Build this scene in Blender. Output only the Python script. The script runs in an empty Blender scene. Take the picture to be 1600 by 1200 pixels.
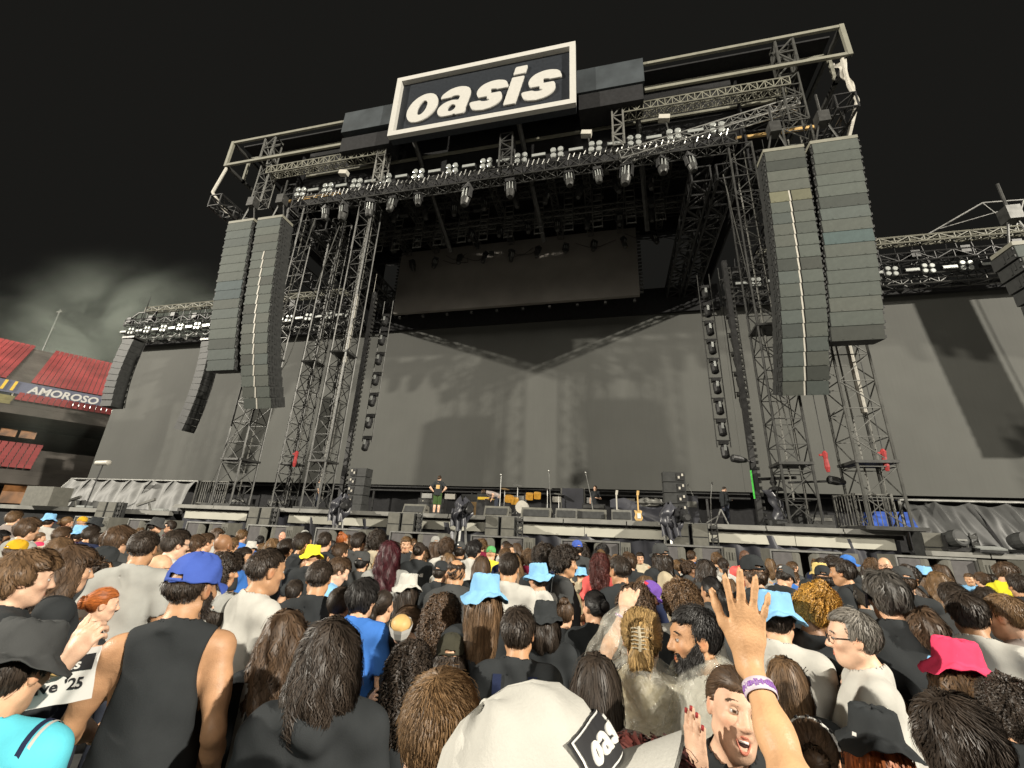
import bpy, bmesh, math, random
import numpy as np
from mathutils import Vector, Matrix
R = math.radians
S = bpy.context.scene
C = S.collection
rnd = random.Random(7)

# ------------------------------------------------------------------ camera
cam = bpy.data.cameras.new("camera")
cam.sensor_width = 36.0
cam.lens = 36.0 * 662.0 / 1600.0
cam.clip_start, cam.clip_end = 0.05, 2000
camo = bpy.data.objects.new("camera", cam)
C.objects.link(camo)
_y, _p, _r = R(13.55), R(19.12), R(2.556)
_f = Vector((-math.sin(_y) * math.cos(_p), math.cos(_y) * math.cos(_p), math.sin(_p)))
_r0 = Vector((math.cos(_y), math.sin(_y), 0))
_u0 = _r0.cross(_f)
_rt = _r0 * math.cos(_r) + _u0 * math.sin(_r)
_up = _u0 * math.cos(_r) - _r0 * math.sin(_r)
CAM = Vector((0, 0, 1.85))
camo.matrix_world = Matrix(((_rt.x, _up.x, -_f.x, CAM.x), (_rt.y, _up.y, -_f.y, CAM.y), (_rt.z, _up.z, -_f.z, CAM.z), (0, 0, 0, 1)))
S.camera = camo

# ------------------------------------------------------------------ night sky, stadium floodlights and one added fill lamp
W = bpy.data.worlds.new("World")
S.world = W
W.use_nodes = True
_bg = W.node_tree.nodes["Background"]
_bg.inputs[0].default_value = (1.0, 0.97, 0.86, 1)
_bg.inputs[1].default_value = 0.0066
S.view_settings.view_transform = 'Standard'
S.view_settings.look = 'None'
S.view_settings.exposure = 0.6
S.view_settings.gamma = 1.0
S.view_settings.use_curve_mapping = False

def flood(name, pos, aim, power, radius, color=(1, 0.95, 0.86), cone=135):
    l = bpy.data.lights.new(name, 'SPOT')
    l.energy = power; l.shadow_soft_size = radius; l.color = color
    l.spot_size = R(cone); l.spot_blend = 0.3
    o = bpy.data.objects.new(name, l); C.objects.link(o)
    o.location = pos
    o.rotation_euler = (Vector(aim) - Vector(pos)).to_track_quat('-Z', 'Y').to_euler()
    return o
WARM = (1, 0.93, 0.80)
flood("floodlight_mast_west", (-108, -43, 50), (-4, 12, 5), 640000, 1.0, WARM)
flood("floodlight_mast_east", (96, -43, 54), (-4, 12, 5), 700000, 1.0, WARM)
flood("added_soft_fill", (5, -75, 50), (-4, 12, 5), 75000, 14, WARM)  # added soft fill high behind the camera, lifts the shadows

S.cycles.max_bounces = 5
S.cycles.diffuse_bounces = 3
S.cycles.glossy_bounces = 3
S.cycles.transmission_bounces = 4
S.cycles.volume_bounces = 0
S.cycles.transparent_max_bounces = 12
S.cycles.volume_step_rate = 4.0

# ------------------------------------------------------------------ materials
MATS = {}
def mat(name, col, rough=0.7, metal=0.0, var=0.25, scale=6.0, bump=0.0, bscale=40.0, stretch=None, obcol=False, spec=0.3, island=0.0, vcol=False, sheen=0.0):
    m = bpy.data.materials.new(name); m.use_nodes = True
    nt = m.node_tree; N = nt.nodes; L = nt.links
    b = N["Principled BSDF"]
    b.inputs["Roughness"].default_value = rough
    b.inputs["Metallic"].default_value = metal
    b.inputs["Specular IOR Level"].default_value = spec
    if sheen:
        b.inputs["Sheen Weight"].default_value = sheen
    tc = N.new("ShaderNodeTexCoord"); mp = N.new("ShaderNodeMapping")
    L.new(tc.outputs["Object"], mp.inputs[0])
    if stretch: mp.inputs["Scale"].default_value = stretch
    nz = N.new("ShaderNodeTexNoise"); nz.inputs["Scale"].default_value = scale; nz.inputs["Detail"].default_value = 5
    L.new(mp.outputs[0], nz.inputs["Vector"])
    mr = N.new("ShaderNodeMapRange")
    mr.inputs["From Min"].default_value = 0.3; mr.inputs["From Max"].default_value = 0.7
    mr.inputs["To Min"].default_value = 1 - var; mr.inputs["To Max"].default_value = 1 + var
    L.new(nz.outputs[0], mr.inputs[0])
    mx = N.new("ShaderNodeMix"); mx.data_type = 'RGBA'; mx.blend_type = 'MULTIPLY'
    mx.inputs[0].default_value = 1
    if obcol:
        oi = N.new("ShaderNodeObjectInfo"); L.new(oi.outputs["Color"], mx.inputs[6])
    else:
        mx.inputs[6].default_value = (*col, 1)
    L.new(mr.outputs[0], mx.inputs[7])
    out = mx.outputs[2]
    if vcol:
        at = N.new("ShaderNodeAttribute"); at.attribute_name = "tint"
        m2 = N.new("ShaderNodeMix"); m2.data_type = 'RGBA'; m2.blend_type = 'MULTIPLY'; m2.inputs[0].default_value = 1
        L.new(out, m2.inputs[6]); L.new(at.outputs["Color"], m2.inputs[7]); out = m2.outputs[2]
    if island:
        g = N.new("ShaderNodeNewGeometry")
        m3 = N.new("ShaderNodeMapRange"); m3.inputs["To Min"].default_value = 1 - island; m3.inputs["To Max"].default_value = 1 + island
        L.new(g.outputs["Random Per Island"], m3.inputs[0])
        m2 = N.new("ShaderNodeMix"); m2.data_type = 'RGBA'; m2.blend_type = 'MULTIPLY'; m2.inputs[0].default_value = 1
        L.new(out, m2.inputs[6]); L.new(m3.outputs[0], m2.inputs[7]); out = m2.outputs[2]
    L.new(out, b.inputs["Base Color"])
    if bump:
        n2 = N.new("ShaderNodeTexNoise"); n2.inputs["Scale"].default_value = bscale; n2.inputs["Detail"].default_value = 4
        L.new(mp.outputs[0], n2.inputs["Vector"])
        bp = N.new("ShaderNodeBump"); bp.inputs["Strength"].default_value = bump; bp.inputs["Distance"].default_value = 0.01
        L.new(n2.outputs[0], bp.inputs["Height"]); L.new(bp.outputs[0], b.inputs["Normal"])
    MATS[name] = m
    return m

M_cream = mat("cream_painted_steel", (0.19, 0.186, 0.15), 0.55, var=0.12, scale=3)
M_white = mat("white_sign_paint", (0.44, 0.43, 0.40), 0.6, var=0.04)
M_signblack = mat("sign_black", (0.018, 0.021, 0.026), 0.5, var=0.2)
M_fascia = mat("fascia_blue_grey", (0.04, 0.047, 0.052), 0.6, var=0.3, scale=1)
M_black = mat("black_cloth", (0.012, 0.012, 0.013), 0.85, var=0.3, bump=0.3, bscale=8)
M_dark = mat("dark_steel", (0.035, 0.035, 0.035), 0.45, 0.4, var=0.35)
M_alu = mat("worn_aluminium", (0.42, 0.42, 0.40), 0.38, 0.85, var=0.25, scale=4)
M_alud = mat("dark_aluminium", (0.07, 0.07, 0.067), 0.45, 0.6, var=0.3, scale=4)
M_alu2 = mat("tower_aluminium", (0.095, 0.095, 0.088), 0.45, 0.5, var=0.25, scale=4)
M_steel = mat("bare_scaffold_steel", (0.15, 0.148, 0.135), 0.5, 0.3, var=0.25, scale=5)
M_box = mat("speaker_grille", (0.2, 0.215, 0.19), 0.75, var=0.1, scale=5, bump=0.15, bscale=300, obcol=True)
M_boxd = mat("speaker_cabinet_black", (0.035, 0.036, 0.035), 0.6, var=0.25)
M_grille = mat("sub_grille", (0.10, 0.095, 0.095), 0.8, var=0.15, bump=0.2, bscale=300)
M_subcase = mat("sub_case", (0.12, 0.117, 0.10), 0.65, var=0.15)
M_video = mat("ceiling_screen", (0.17, 0.158, 0.142), 0.7, var=0.12, scale=0.6)
M_lip = mat("stage_lip_silver", (0.22, 0.217, 0.20), 0.5, 0.2, var=0.18, scale=2)
M_band = mat("cream_stage_band", (0.42, 0.41, 0.35), 0.7, var=0.08, scale=2)
M_skirt = mat("skirt_pvc", (0.045, 0.046, 0.055), 0.38, var=0.35, scale=1.2, bump=0.25, bscale=3, spec=0.5)
M_tarp = mat("grey_tarpaulin", (0.13, 0.13, 0.125), 0.62, var=0.25, scale=2, bump=0.2, bscale=4, spec=0.5)
M_tarpd = mat("black_tarpaulin", (0.045, 0.046, 0.045), 0.5, var=0.3, scale=2, bump=0.2, bscale=4, spec=0.5)
M_lens = mat("lamp_glass", (0.5, 0.52, 0.5), 0.2, 0.5, var=0.1)
M_pale = mat("pale_plastic", (0.42, 0.40, 0.35), 0.5, var=0.1)
M_red = mat("red_plastic", (0.30, 0.03, 0.03), 0.6, var=0.2)
M_blue = mat("blue_tarp", (0.03, 0.09, 0.42), 0.5, var=0.3)
M_yel = mat("yellow_vinyl", (0.75, 0.5, 0.05), 0.5, var=0.2)
M_brown = mat("brown_tolex", (0.14, 0.09, 0.04), 0.7, var=0.3)
M_wood = mat("maple_wood", (0.55, 0.36, 0.14), 0.5, var=0.2)
M_gold = mat("golden_drum", (0.5, 0.26, 0.04), 0.3, 0.2, var=0.2)
M_seat = mat("red_seat", (0.25, 0.042, 0.042), 0.6, var=0.35, scale=0.25)
M_conc = mat("stand_concrete", (0.1, 0.09, 0.08), 0.85, var=0.3, scale=0.4)
M_stair = mat("stair_concrete", (0.22, 0.20, 0.10), 0.85, var=0.3, scale=0.8)
M_banner = mat("banner_blue", (0.13, 0.14, 0.20), 0.7, var=0.15, scale=0.3)
M_field = mat("pitch_cover", (0.09, 0.09, 0.085), 0.8, var=0.35, scale=1.5, bump=0.2, bscale=12)
M_deck = mat("deck_ply", (0.11, 0.105, 0.10), 0.7, var=0.4, scale=2)
M_ink = mat("print_black", (0.02, 0.02, 0.022), 0.7, var=0.1)
M_inkw = mat("print_white", (0.62, 0.61, 0.58), 0.7, var=0.05)
M_green = mat("green_tape", (0.1, 0.7, 0.1), 0.5)

def wallmat():
    m = mat("mesh_screen", (0.080, 0.081, 0.074), 0.8, var=0.06, scale=0.35)
    nt = m.node_tree; N = nt.nodes; L = nt.links
    b = N["Principled BSDF"]
    tc = N.new("ShaderNodeTexCoord"); sp = N.new("ShaderNodeSeparateXYZ"); L.new(tc.outputs["Object"], sp.inputs[0])
    prev = b.inputs["Base Color"].links[0].from_socket
    n = N.new("ShaderNodeTexNoise"); n.inputs["Scale"].default_value = 9
    mp = N.new("ShaderNodeMapping"); mp.inputs["Scale"].default_value = (1, 1, 0.05)
    L.new(tc.outputs["Object"], mp.inputs[0]); L.new(mp.outputs[0], n.inputs["Vector"])
    mr = N.new("ShaderNodeMapRange"); mr.inputs["To Min"].default_value = 0.94; mr.inputs["To Max"].default_value = 1.06
    L.new(n.outputs[0], mr.inputs[0])
    mx = N.new("ShaderNodeMix"); mx.data_type = 'RGBA'; mx.blend_type = 'MULTIPLY'; mx.inputs[0].default_value = 1
    L.new(prev, mx.inputs[6]); L.new(mr.outputs[0], mx.inputs[7]); L.new(mx.outputs[2], b.inputs["Base Color"])
    return m
M_wall = wallmat()

# ------------------------------------------------------------------ mesh helpers
class MB:
    def __init__(s): s.v = []; s.f = []
    def add(s, vs, fs):
        n = len(s.v); s.v.extend(tuple(v) for v in vs); s.f.extend(tuple(i + n for i in f) for f in fs)
        return s
    def box(s, c, d, rot=None, taper=1.0):
        x, y, z = d[0] / 2, d[1] / 2, d[2] / 2
        vs = []
        for k in (-1, 1):
            t = taper if k > 0 else 1
            for a, b in ((-1, -1), (1, -1), (1, 1), (-1, 1)):
                vs.append(Vector((a * x * t, b * y * t, k * z)))
        if rot is not None:
            q = Matrix(rot) if not isinstance(rot, Matrix) else rot
            vs = [q @ v for v in vs]
        c = Vector(c)
        return s.add([v + c for v in vs], [(3, 2, 1, 0), (4, 5, 6, 7), (0, 1, 5, 4), (1, 2, 6, 5), (2, 3, 7, 6), (3, 0, 4, 7)])
    def box2(s, a, b): 
        return s.box([(a[i] + b[i]) / 2 for i in range(3)], [abs(b[i] - a[i]) for i in range(3)])
    def tube(s, a, b, r, n=6, r2=None):
        a, b = Vector(a), Vector(b); d = (b - a)
        if d.length < 1e-6: return s
        q = d.to_track_quat('Z', 'Y').to_matrix(); r2 = r if r2 is None else r2
        vs = []
        for p, rr in ((a, r), (b, r2)):
            for k in range(n):
                t = 2 * math.pi * (k + .5) / n
                vs.append(p + q @ Vector((rr * math.cos(t), rr * math.sin(t), 0)))
        fs = [(k, (k + 1) % n, n + (k + 1) % n, n + k) for k in range(n)]
        fs += [tuple(range(n))[::-1], tuple(range(n, 2 * n))]
        return s.add(vs, fs)
    def poly(s, pts, r, n=6):
        for a, b in zip(pts, pts[1:]): s.tube(a, b, r, n)
        return s
    def lathe(s, prof, c=(0, 0, 0), n=16, axis=None):
        c = Vector(c); q = Matrix.Identity(3) if axis is None else Vector(axis).to_track_quat('Z', 'Y').to_matrix()
        vs = []
        for r, z in prof:
            for k in range(n):
                t = 2 * math.pi * k / n
                vs.append(c + q @ Vector((r * math.cos(t), r * math.sin(t), z)))
        fs = []
        for i in range(len(prof) - 1):
            for k in range(n):
                k2 = (k + 1) % n
                fs.append((i * n + k, i * n + k2, (i + 1) * n + k2, (i + 1) * n + k))
        fs.append(tuple(range(n))[::-1]); fs.append(tuple(range((len(prof) - 1) * n, len(prof) * n)))
        return s.add(vs, fs)
    def truss(s, a, b, w, h, n, r=0.03, rb=0.018, up=(0, 0, 1), sides=4):
        a, b = Vector(a), Vector(b); d = (b - a).normalized(); u = Vector(up); sd = d.cross(u).normalized(); u = sd.cross(d).normalized()
        off = [sd * w / 2 + u * h / 2, -sd * w / 2 + u * h / 2, -sd * w / 2 - u * h / 2, sd * w / 2 - u * h / 2]
        for o in off: s.tube(a + o, b + o, r, 5)
        for i in range(n):
            p, q = a + (b - a) * (i / n), a + (b - a) * ((i + 1) / n)
            for k in range(sides):
                o1, o2 = off[k], off[(k + 1) % 4]
                if i % 2: o1, o2 = o2, o1
                s.tube(p + o1, q + o2, rb, 4)
                s.tube(p + off[k], p + off[(k + 1) % 4], rb, 4)
        for k in range(4): s.tube(b + off[k], b + off[(k + 1) % 4], rb, 4)
        return s
    def build(s, name, m, parent=None, smooth=False, me=None):
        o0 = Vector((0, 0, 0)); p = parent
        while p is not None: o0 += Vector(p.location); p = p.parent
        me = bpy.data.meshes.new(name)
        me.from_pydata([(v[0] - o0.x, v[1] - o0.y, v[2] - o0.z) for v in s.v], [], s.f)
        if smooth: me.shade_smooth()
        me.materials.append(m)
        o = bpy.data.objects.new(name, me); C.objects.link(o)
        if parent is not None: o.parent = parent
        return o

def tag(o, label=None, cat=None, group=None, kind=None):
    if label: o["label"] = label
    if cat: o["category"] = cat
    if group: o["group"] = group
    if kind: o["kind"] = kind
    return o
def thing(name, loc, label, cat, group=None, rz=0.0):
    o = bpy.data.objects.new(name, None); C.objects.link(o)
    o.location = loc; o.rotation_euler = (0, 0, rz); o.empty_display_size = 0.1
    return tag(o, label, cat, group)
def copy_tree(o, parent=None):
    c = o.copy(); C.objects.link(c)
    if parent is not None: c.parent = parent
    for ch in list(o.children): copy_tree(ch, c)
    return c
def grid_mesh(name, nu, nv, fn, m, parent=None, smooth=True, thick=0.0):
    b = MB()
    for j in range(nv + 1):
        for i in range(nu + 1): b.v.append(tuple(fn(i / nu, j / nv)))
    for j in range(nv):
        for i in range(nu):
            a = j * (nu + 1) + i
            b.f.append((a, a + 1, a + nu + 2, a + nu + 1))
    o = b.build(name, m, parent, smooth)
    if thick:
        md = o.modifiers.new("thickness", 'SOLIDIFY'); md.thickness = thick
    return o

# ------------------------------------------------------------------ naive surface nets on a rectilinear grid
def surface_nets(d, xs, ys, zs):
    nx, ny, nz = d.shape
    ins = d < 0
    c = ins[:-1, :-1, :-1].astype(np.int8)
    cnt = np.zeros((nx - 1, ny - 1, nz - 1), np.int8)
    for i in (0, 1):
        for j in (0, 1):
            for k in (0, 1):
                cnt += ins[i:nx - 1 + i, j:ny - 1 + j, k:nz - 1 + k]
    act = (cnt > 0) & (cnt < 8)
    idx = -np.ones(act.shape, np.int64)
    I, J, K = np.nonzero(act)
    idx[I, J, K] = np.arange(len(I))
    acc = np.zeros((len(I), 3)); num = np.zeros(len(I))
    E = []
    for a in ((0, 0), (0, 1), (1, 0), (1, 1)):
        E += [((0, *a), (1, *a)), ((a[0], 0, a[1]), (a[0], 1, a[1])), ((*a, 0), (*a, 1))]
    for p, q in E:
        dp = d[I + p[0], J + p[1], K + p[2]]; dq = d[I + q[0], J + q[1], K + q[2]]
        m = (dp < 0) != (dq < 0)
        t = np.where(m, dp / np.where(np.abs(dp - dq) < 1e-12, 1, dp - dq), 0)
        X = xs[I + p[0]] * (1 - t) + xs[I + q[0]] * t
        Y = ys[J + p[1]] * (1 - t) + ys[J + q[1]] * t
        Z = zs[K + p[2]] * (1 - t) + zs[K + q[2]] * t
        acc[m] += np.stack([X, Y, Z], 1)[m]; num[m] += 1
    V = acc / num[:, None]
    F = []
    for ax in range(3):
        o1, o2 = [(1, 2), (2, 0), (0, 1)][ax]
        sl0 = [slice(1, -1)] * 3; sl0[ax] = slice(0, -1)
        sl1 = [slice(1, -1)] * 3; sl1[ax] = slice(1, None)
        A = ins[tuple(sl0)]; B = ins[tuple(sl1)]
        P = np.array(np.nonzero(A != B))
        fl = A[tuple(P)]
        base = P.copy()
        for k in range(3):
            if k != ax: base[k] += 1
        def cell(d1, d2):
            c = base.copy(); c[o1] -= d1; c[o2] -= d2
            return idx[c[0], c[1], c[2]]
        q = np.stack([cell(1, 1), cell(0, 1), cell(0, 0), cell(1, 0)], 1)
        q[~fl] = q[~fl][:, ::-1]
        F.append(q)
    F = np.concatenate(F)
    F = F[(F >= 0).all(1)]
    return V, F
def np_mesh(name, V, F, mats, smooth=True, tint=None):
    me = bpy.data.meshes.new(name)
    k = F.shape[1]
    me.vertices.add(len(V)); me.vertices.foreach_set("co", np.asarray(V, np.float32).ravel())
    me.loops.add(F.size); me.loops.foreach_set("vertex_index", F.astype(np.int32).ravel())
    me.polygons.add(len(F)); me.polygons.foreach_set("loop_start", np.arange(0, F.size, k, dtype=np.int32))
    me.update(calc_edges=True); me.validate()
    if smooth: me.shade_smooth()
    if tint is not None:
        a = me.attributes.new("tint", 'FLOAT_COLOR', 'POINT')
        a.data.foreach_set("color", np.concatenate([tint, np.ones((len(V), 1))], 1).astype(np.float32).ravel())
    for m in mats: me.materials.append(m)
    return me

# ------------------------------------------------------------------ lettering
def seg2(X, Y, pts, w):
    r = np.full(X.shape, 9.0)
    for (ax, ay), (bx, by) in zip(pts, pts[1:]):
        dx, dy = bx - ax, by - ay
        t = np.clip(((X - ax) * dx + (Y - ay) * dy) / max(dx * dx + dy * dy, 1e-9), 0, 1)
        r = np.minimum(r, np.hypot(X - ax - t * dx, Y - ay - t * dy))
    return r - w
def cat2(p, n=6):
    p = [np.array(q, float) for q in p]; p = [2 * p[0] - p[1]] + p + [2 * p[-1] - p[-2]]
    o = []
    for i in range(1, len(p) - 2):
        for k in range(n):
            t = k / n
            o.append(0.5 * (2 * p[i] + (p[i + 1] - p[i - 1]) * t + (2 * p[i - 1] - 5 * p[i] + 4 * p[i + 1] - p[i + 2]) * t * t + (3 * p[i] - p[i - 1] - 3 * p[i + 1] + p[i + 2]) * t ** 3))
    return [tuple(q) for q in o] + [tuple(p[-2])]
def ell(X, Y, cx, cy, rx, ry):
    return (np.hypot((X - cx) / rx, (Y - cy) / ry) - 1) * min(rx, ry)
def glyph(ch, X, Y):
    if ch == 'o':
        return np.maximum(ell(X, Y, .5, .5, .5, .54), -ell(X, Y, .5, .5, .15, .28))
    if ch == 'i':
        b = lambda x0, y0, x1, y1: np.maximum(np.abs(X - (x0 + x1) / 2) - (x1 - x0) / 2, np.abs(Y - (y0 + y1) / 2) - (y1 - y0) / 2)
        return np.minimum(b(0, -.02, .38, 1.0), b(0, 1.1, .38, 1.4))
    if ch == 's':
        p = cat2([(.86, .70), (.76, .83), (.5, .88), (.26, .82), (.19, .70), (.28, .58), (.5, .51), (.70, .44), (.77, .31), (.68, .18), (.46, .12), (.2, .17), (.08, .31)])
        d = seg2(X, Y, p, .158)
        d = np.maximum(d, -np.maximum(np.abs(X - .86) - .36, np.abs(Y - .615) - .06))
        return np.maximum(d, -np.maximum(np.abs(X - .08) - .36, np.abs(Y - .40) - .06))
    if ch == 'a':
        d = seg2(X, Y, cat2([(.1, .76), (.25, .88), (.5, .90), (.70, .82), (.75, .65), (.75, .2), (.78, .1)]), .165)
        d = np.minimum(d, ell(X, Y, .38, .27, .40, .30))
        d = np.maximum(d, -ell(X, Y, .44, .27, .13, .13))
        d = np.maximum(d, -np.maximum(np.abs(X - .2) - .34, np.abs(Y - .635) - .055))
        return np.maximum(d, -.02 - Y)
    return X * 0 + 1
_gl = {}
def letter_mesh(ch, shear=.24, n=46):
    if ch not in _gl:
        xs = np.linspace(-.25, 1.6, n); ys = np.linspace(-.15, 1.55, n); zs = np.array([-.3, -.15, 0, .15, .3])
        X, Y = np.meshgrid(xs, ys, indexing='ij')
        g = glyph(ch, X - shear * Y, Y)
        d = np.maximum(g[:, :, None] + zs[None, None] * 0, np.abs(zs)[None, None] - .16 + 0 * g[:, :, None])
        V, F = surface_nets(d, xs, ys, zs)
        V[:, 2] = np.where(V[:, 2] > 0, .5, -.5)
        _gl[ch] = (V, F)
    return _gl[ch]
ADV = {'o': 1.12, 'a': 1.10, 's': 1.06, 'i': .56}
def logo_letters(word, origin, ux, uy, un, size, depth, m, parent, name="letter", widen=1.0):
    """letters one by one; ux along the word, uy up, un out of the surface"""
    o, ux, uy, un = Vector(origin), Vector(ux), Vector(uy), Vector(un)
    x = 0; out = []
    off = Vector((0, 0, 0)); p = parent
    while p is not None: off += Vector(p.location); p = p.parent
    for ch in word:
        V, F = letter_mesh(ch)
        P = [o + ux * (x + v[0] * widen) * size + uy * v[1] * size + un * (v[2] + .5) * depth - off for v in V]
        me = np_mesh(name, np.array([tuple(q) for q in P]), F, [m], smooth=False)
        ob = bpy.data.objects.new(name, me); C.objects.link(ob); ob.parent = parent; out.append(ob)
        x += ADV[ch] * widen
    return out
def text_mesh(txt, size, depth, bold=0.0, shear=0.0):
    c = bpy.data.curves.new("lettering", 'FONT'); c.body = txt; c.size = size; c.extrude = depth; c.offset = bold; c.shear = shear; c.resolution_u = 3
    c.align_x = 'CENTER'; c.align_y = 'CENTER'
    o = bpy.data.objects.new("lettering", c); C.objects.link(o)
    dg = bpy.context.evaluated_depsgraph_get()
    me = bpy.data.meshes.new_from_object(o.evaluated_get(dg))
    bpy.data.objects.remove(o); bpy.data.curves.remove(c)
    return me
def text_obj(name, txt, size, depth, mtx, m, parent, bold=0.0, shear=0.0):
    me = text_mesh(txt, size, depth, bold, shear); me.name = name
    off = Vector((0, 0, 0)); p = parent
    while p is not None: off += Vector(p.location); p = p.parent
    me.transform(Matrix.Translation(-off) @ mtx)
    me.materials.clear(); me.materials.append(m)
    o = bpy.data.objects.new(name, me); C.objects.link(o); o.parent = parent
    return o
# ================================================================== SETTING
XC = -6.3
g = MB(); g.add([(-400, -200, -.24), (400, -200, -.24), (400, 500, -.24), (-400, 500, -.24)], [(0, 1, 2, 3)])
tag(g.build("ground", M_field), kind="structure")

# ---- stage deck
st = thing("concert_stage", (XC, 18, 0), "long black stage deck with silver lip, cream band and dark cloth skirt", "stage")
MB().box2((-21.1, 17.75, 2.1), (9.55, 31, 2.38)).build("deck", M_deck, st)
x = -21.1
while x < 9.2:
    x2 = min(x + 2.4, 9.5)
    b = MB().box2((x + .02, 17.5, 2.27), (x2 - .02, 17.74, 2.41)); b.box2((x + .02, 17.44, 2.24), (x2 - .02, 17.497, 2.30))
    b.build("lip_segment", M_lip, st); x = x2
for xa, xb in ((-20.4, -16.8), (-14.5, -12.2), (-12.1, -9.3), (-7.9, -5.1), (-4.0, -1.1), (-1.08, 2.0), (3.3, 6.2), (6.22, 9.2)):
    grid_mesh("band_panel", 14, 2, lambda u, v, xa=xa, xb=xb: (xa + (xb - xa) * u, 17.62 + .012 * math.sin(u * 40 + xa), 1.78 + .36 * v), M_band, st)
xa = -20.6
k = 0
while xa < 9.2:
    xb = min(xa + 3.1, 9.4); ph = k * 1.7
    grid_mesh("skirt_panel", 44, 16, lambda u, v, xa=xa, xb=xb, ph=ph: (xa + (xb - xa) * u, 17.72 - .05 * math.sin(u * 13 + ph + 1.2 * v) * (1 - .5 * v) - .09 * math.exp(-((u - .2 - .3 * ((k * 37) % 10) / 10 - .22 * (1 - v)) * 16) ** 2) - .04 * math.sin(u * 31 + ph * 3 + v * 5), 0.02 + 2.06 * v), M_skirt, st)
    xa = xb; k += 1
MB().box2((-20.9, 17.9, 0), (9.4, 18.0, 2.1)).build("deck_frame", M_black, st)

# side platforms beside the stage
def swag(name, xa, xb, y, z0, z1, m, parent, nsw, flare=0.6):
    def fn(u, v):
        xx = xa + (xb - xa) * u
        p = u * nsw; fr = p - math.floor(p); sag = .14 * math.sin(math.pi * fr) * v ** 3
        y0 = y - flare * (1 - v) - .10 * math.sin(math.pi * fr + .8) ** 2 * math.sin(v * 3.1) - .03 * math.sin(fr * 20 + 6 * v * (1 if fr > .5 else -1)) * math.exp(-((v - .75) * 2.5) ** 2) - .05 * math.sin(u * nsw * 11 + v * 4)
        return (xx, y0, z0 + (z1 - z0) * v - sag)
    return grid_mesh(name, nsw * 16, 22, fn, m, parent)
pl = thing("side_platform", (-30, 18, 0), "low platform beside the stage hung with swagged grey tarpaulin", "platform")
MB().box2((-60, 17.8, 0), (-21.4, 24, 1.95)).build("base", M_black, pl)
MB().box2((-60, 17.55, 1.86), (-21.3, 17.79, 2.06)).build("lip", M_lip, pl)
for i in range(6):
    xa = -31.2 + i * 1.52
    swag("tarpaulin_panel", xa, xa + 1.5, 19.2, 2.1, 3.68, M_tarp, pl, 1)
MB().tube((-31.3, 19.25, 3.7), (-22.0, 19.25, 3.7), .05).build("top_rail", M_alu, pl)
MB().tube((-31.9, 18.6, 2.06), (-31.25, 19.25, 3.7), .05).tube((-22, 19.25, 2.06), (-22, 19.25, 3.7), .05).build("upright", M_alu, pl)
pr_ = thing("side_platform", (14, 16.5, 0), "platform at the stage end draped with shiny black tarpaulin", "platform")
MB().box2((9.7, 16.8, 0), (26, 24, 1.72)).build("base", M_black, pr_)
x = 9.5
while x < 20:
    MB().box2((x + .02, 16.5, 1.68), (x + 1.48, 16.79, 1.82)).build("lip_segment", M_lip, pr_); x += 1.5
for i in range(5):
    xa = 9.85 + i * 2.0
    swag("tarpaulin_panel", xa, xa + 1.98, 18.0, 1.83, 3.42, M_tarpd, pr_, 2, .9)
MB().tube((9.8, 17.98, 3.46), (20, 17.98, 3.46), .05).tube((9.8, 17.98, 1.8), (9.8, 17.98, 3.46), .05).build("top_rail", M_alu, pr_)

# ---- mesh screen behind the stage
vw = thing("screen_wall", (XC, 30, 0), "huge dark grey screen wall crossing the back of the stage", "screen")
MB().box2((-46.9, 30.0, 4.78), (-20.2, 30.25, 18.0)).build("left_panel", M_wall, vw)
MB().box2((-20.19, 30.0, 4.78), (8.19, 30.25, 19.6)).build("middle_panel", M_wall, vw)
MB().box2((8.2, 30.0, 4.78), (34, 30.25, 18.0)).build("right_panel", M_wall, vw)
b = MB()
for xx in range(-46, 35, 4): b.tube((xx, 30.6, 0), (xx, 30.6, 18), .08)
for zz in (4.6, 9, 14): b.tube((-46.5, 30.6, zz), (34, 30.6, zz), .06)
b.build("scaffold", M_dark, vw)
# black sheet put in for the dark void under the screen
bk = thing("dark_void_sheet", (XC, 31.5, 0), "black sheet standing in for the dark void below the screen wall", "backdrop")
grid_mesh("backdrop", 120, 4, lambda u, v: (-46 + 82 * u, 31.5 + .1 * math.sin(u * 260), 5.2 * v), M_black, bk)
tr = thing("backstage_truss", (XC, 28, 0), "horizontal dark pipe rack running under the bottom edge of the screen", "truss")
MB().tube((-20, 28.5, 4.25), (8, 28.5, 4.25), .07).tube((-20, 28.5, 4.5), (8, 28.5, 4.5), .05).build("pipe", M_dark, tr)
for i, xx in enumerate((-12.5, -10.8, -6, -3.4, -1.2, 1.0, 2.6)):
    MB().box((xx, 28.3, 3.9), (.75, .25, .34)).build("floor_lamp_body", M_pale if i % 2 else M_alu, tr)

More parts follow.
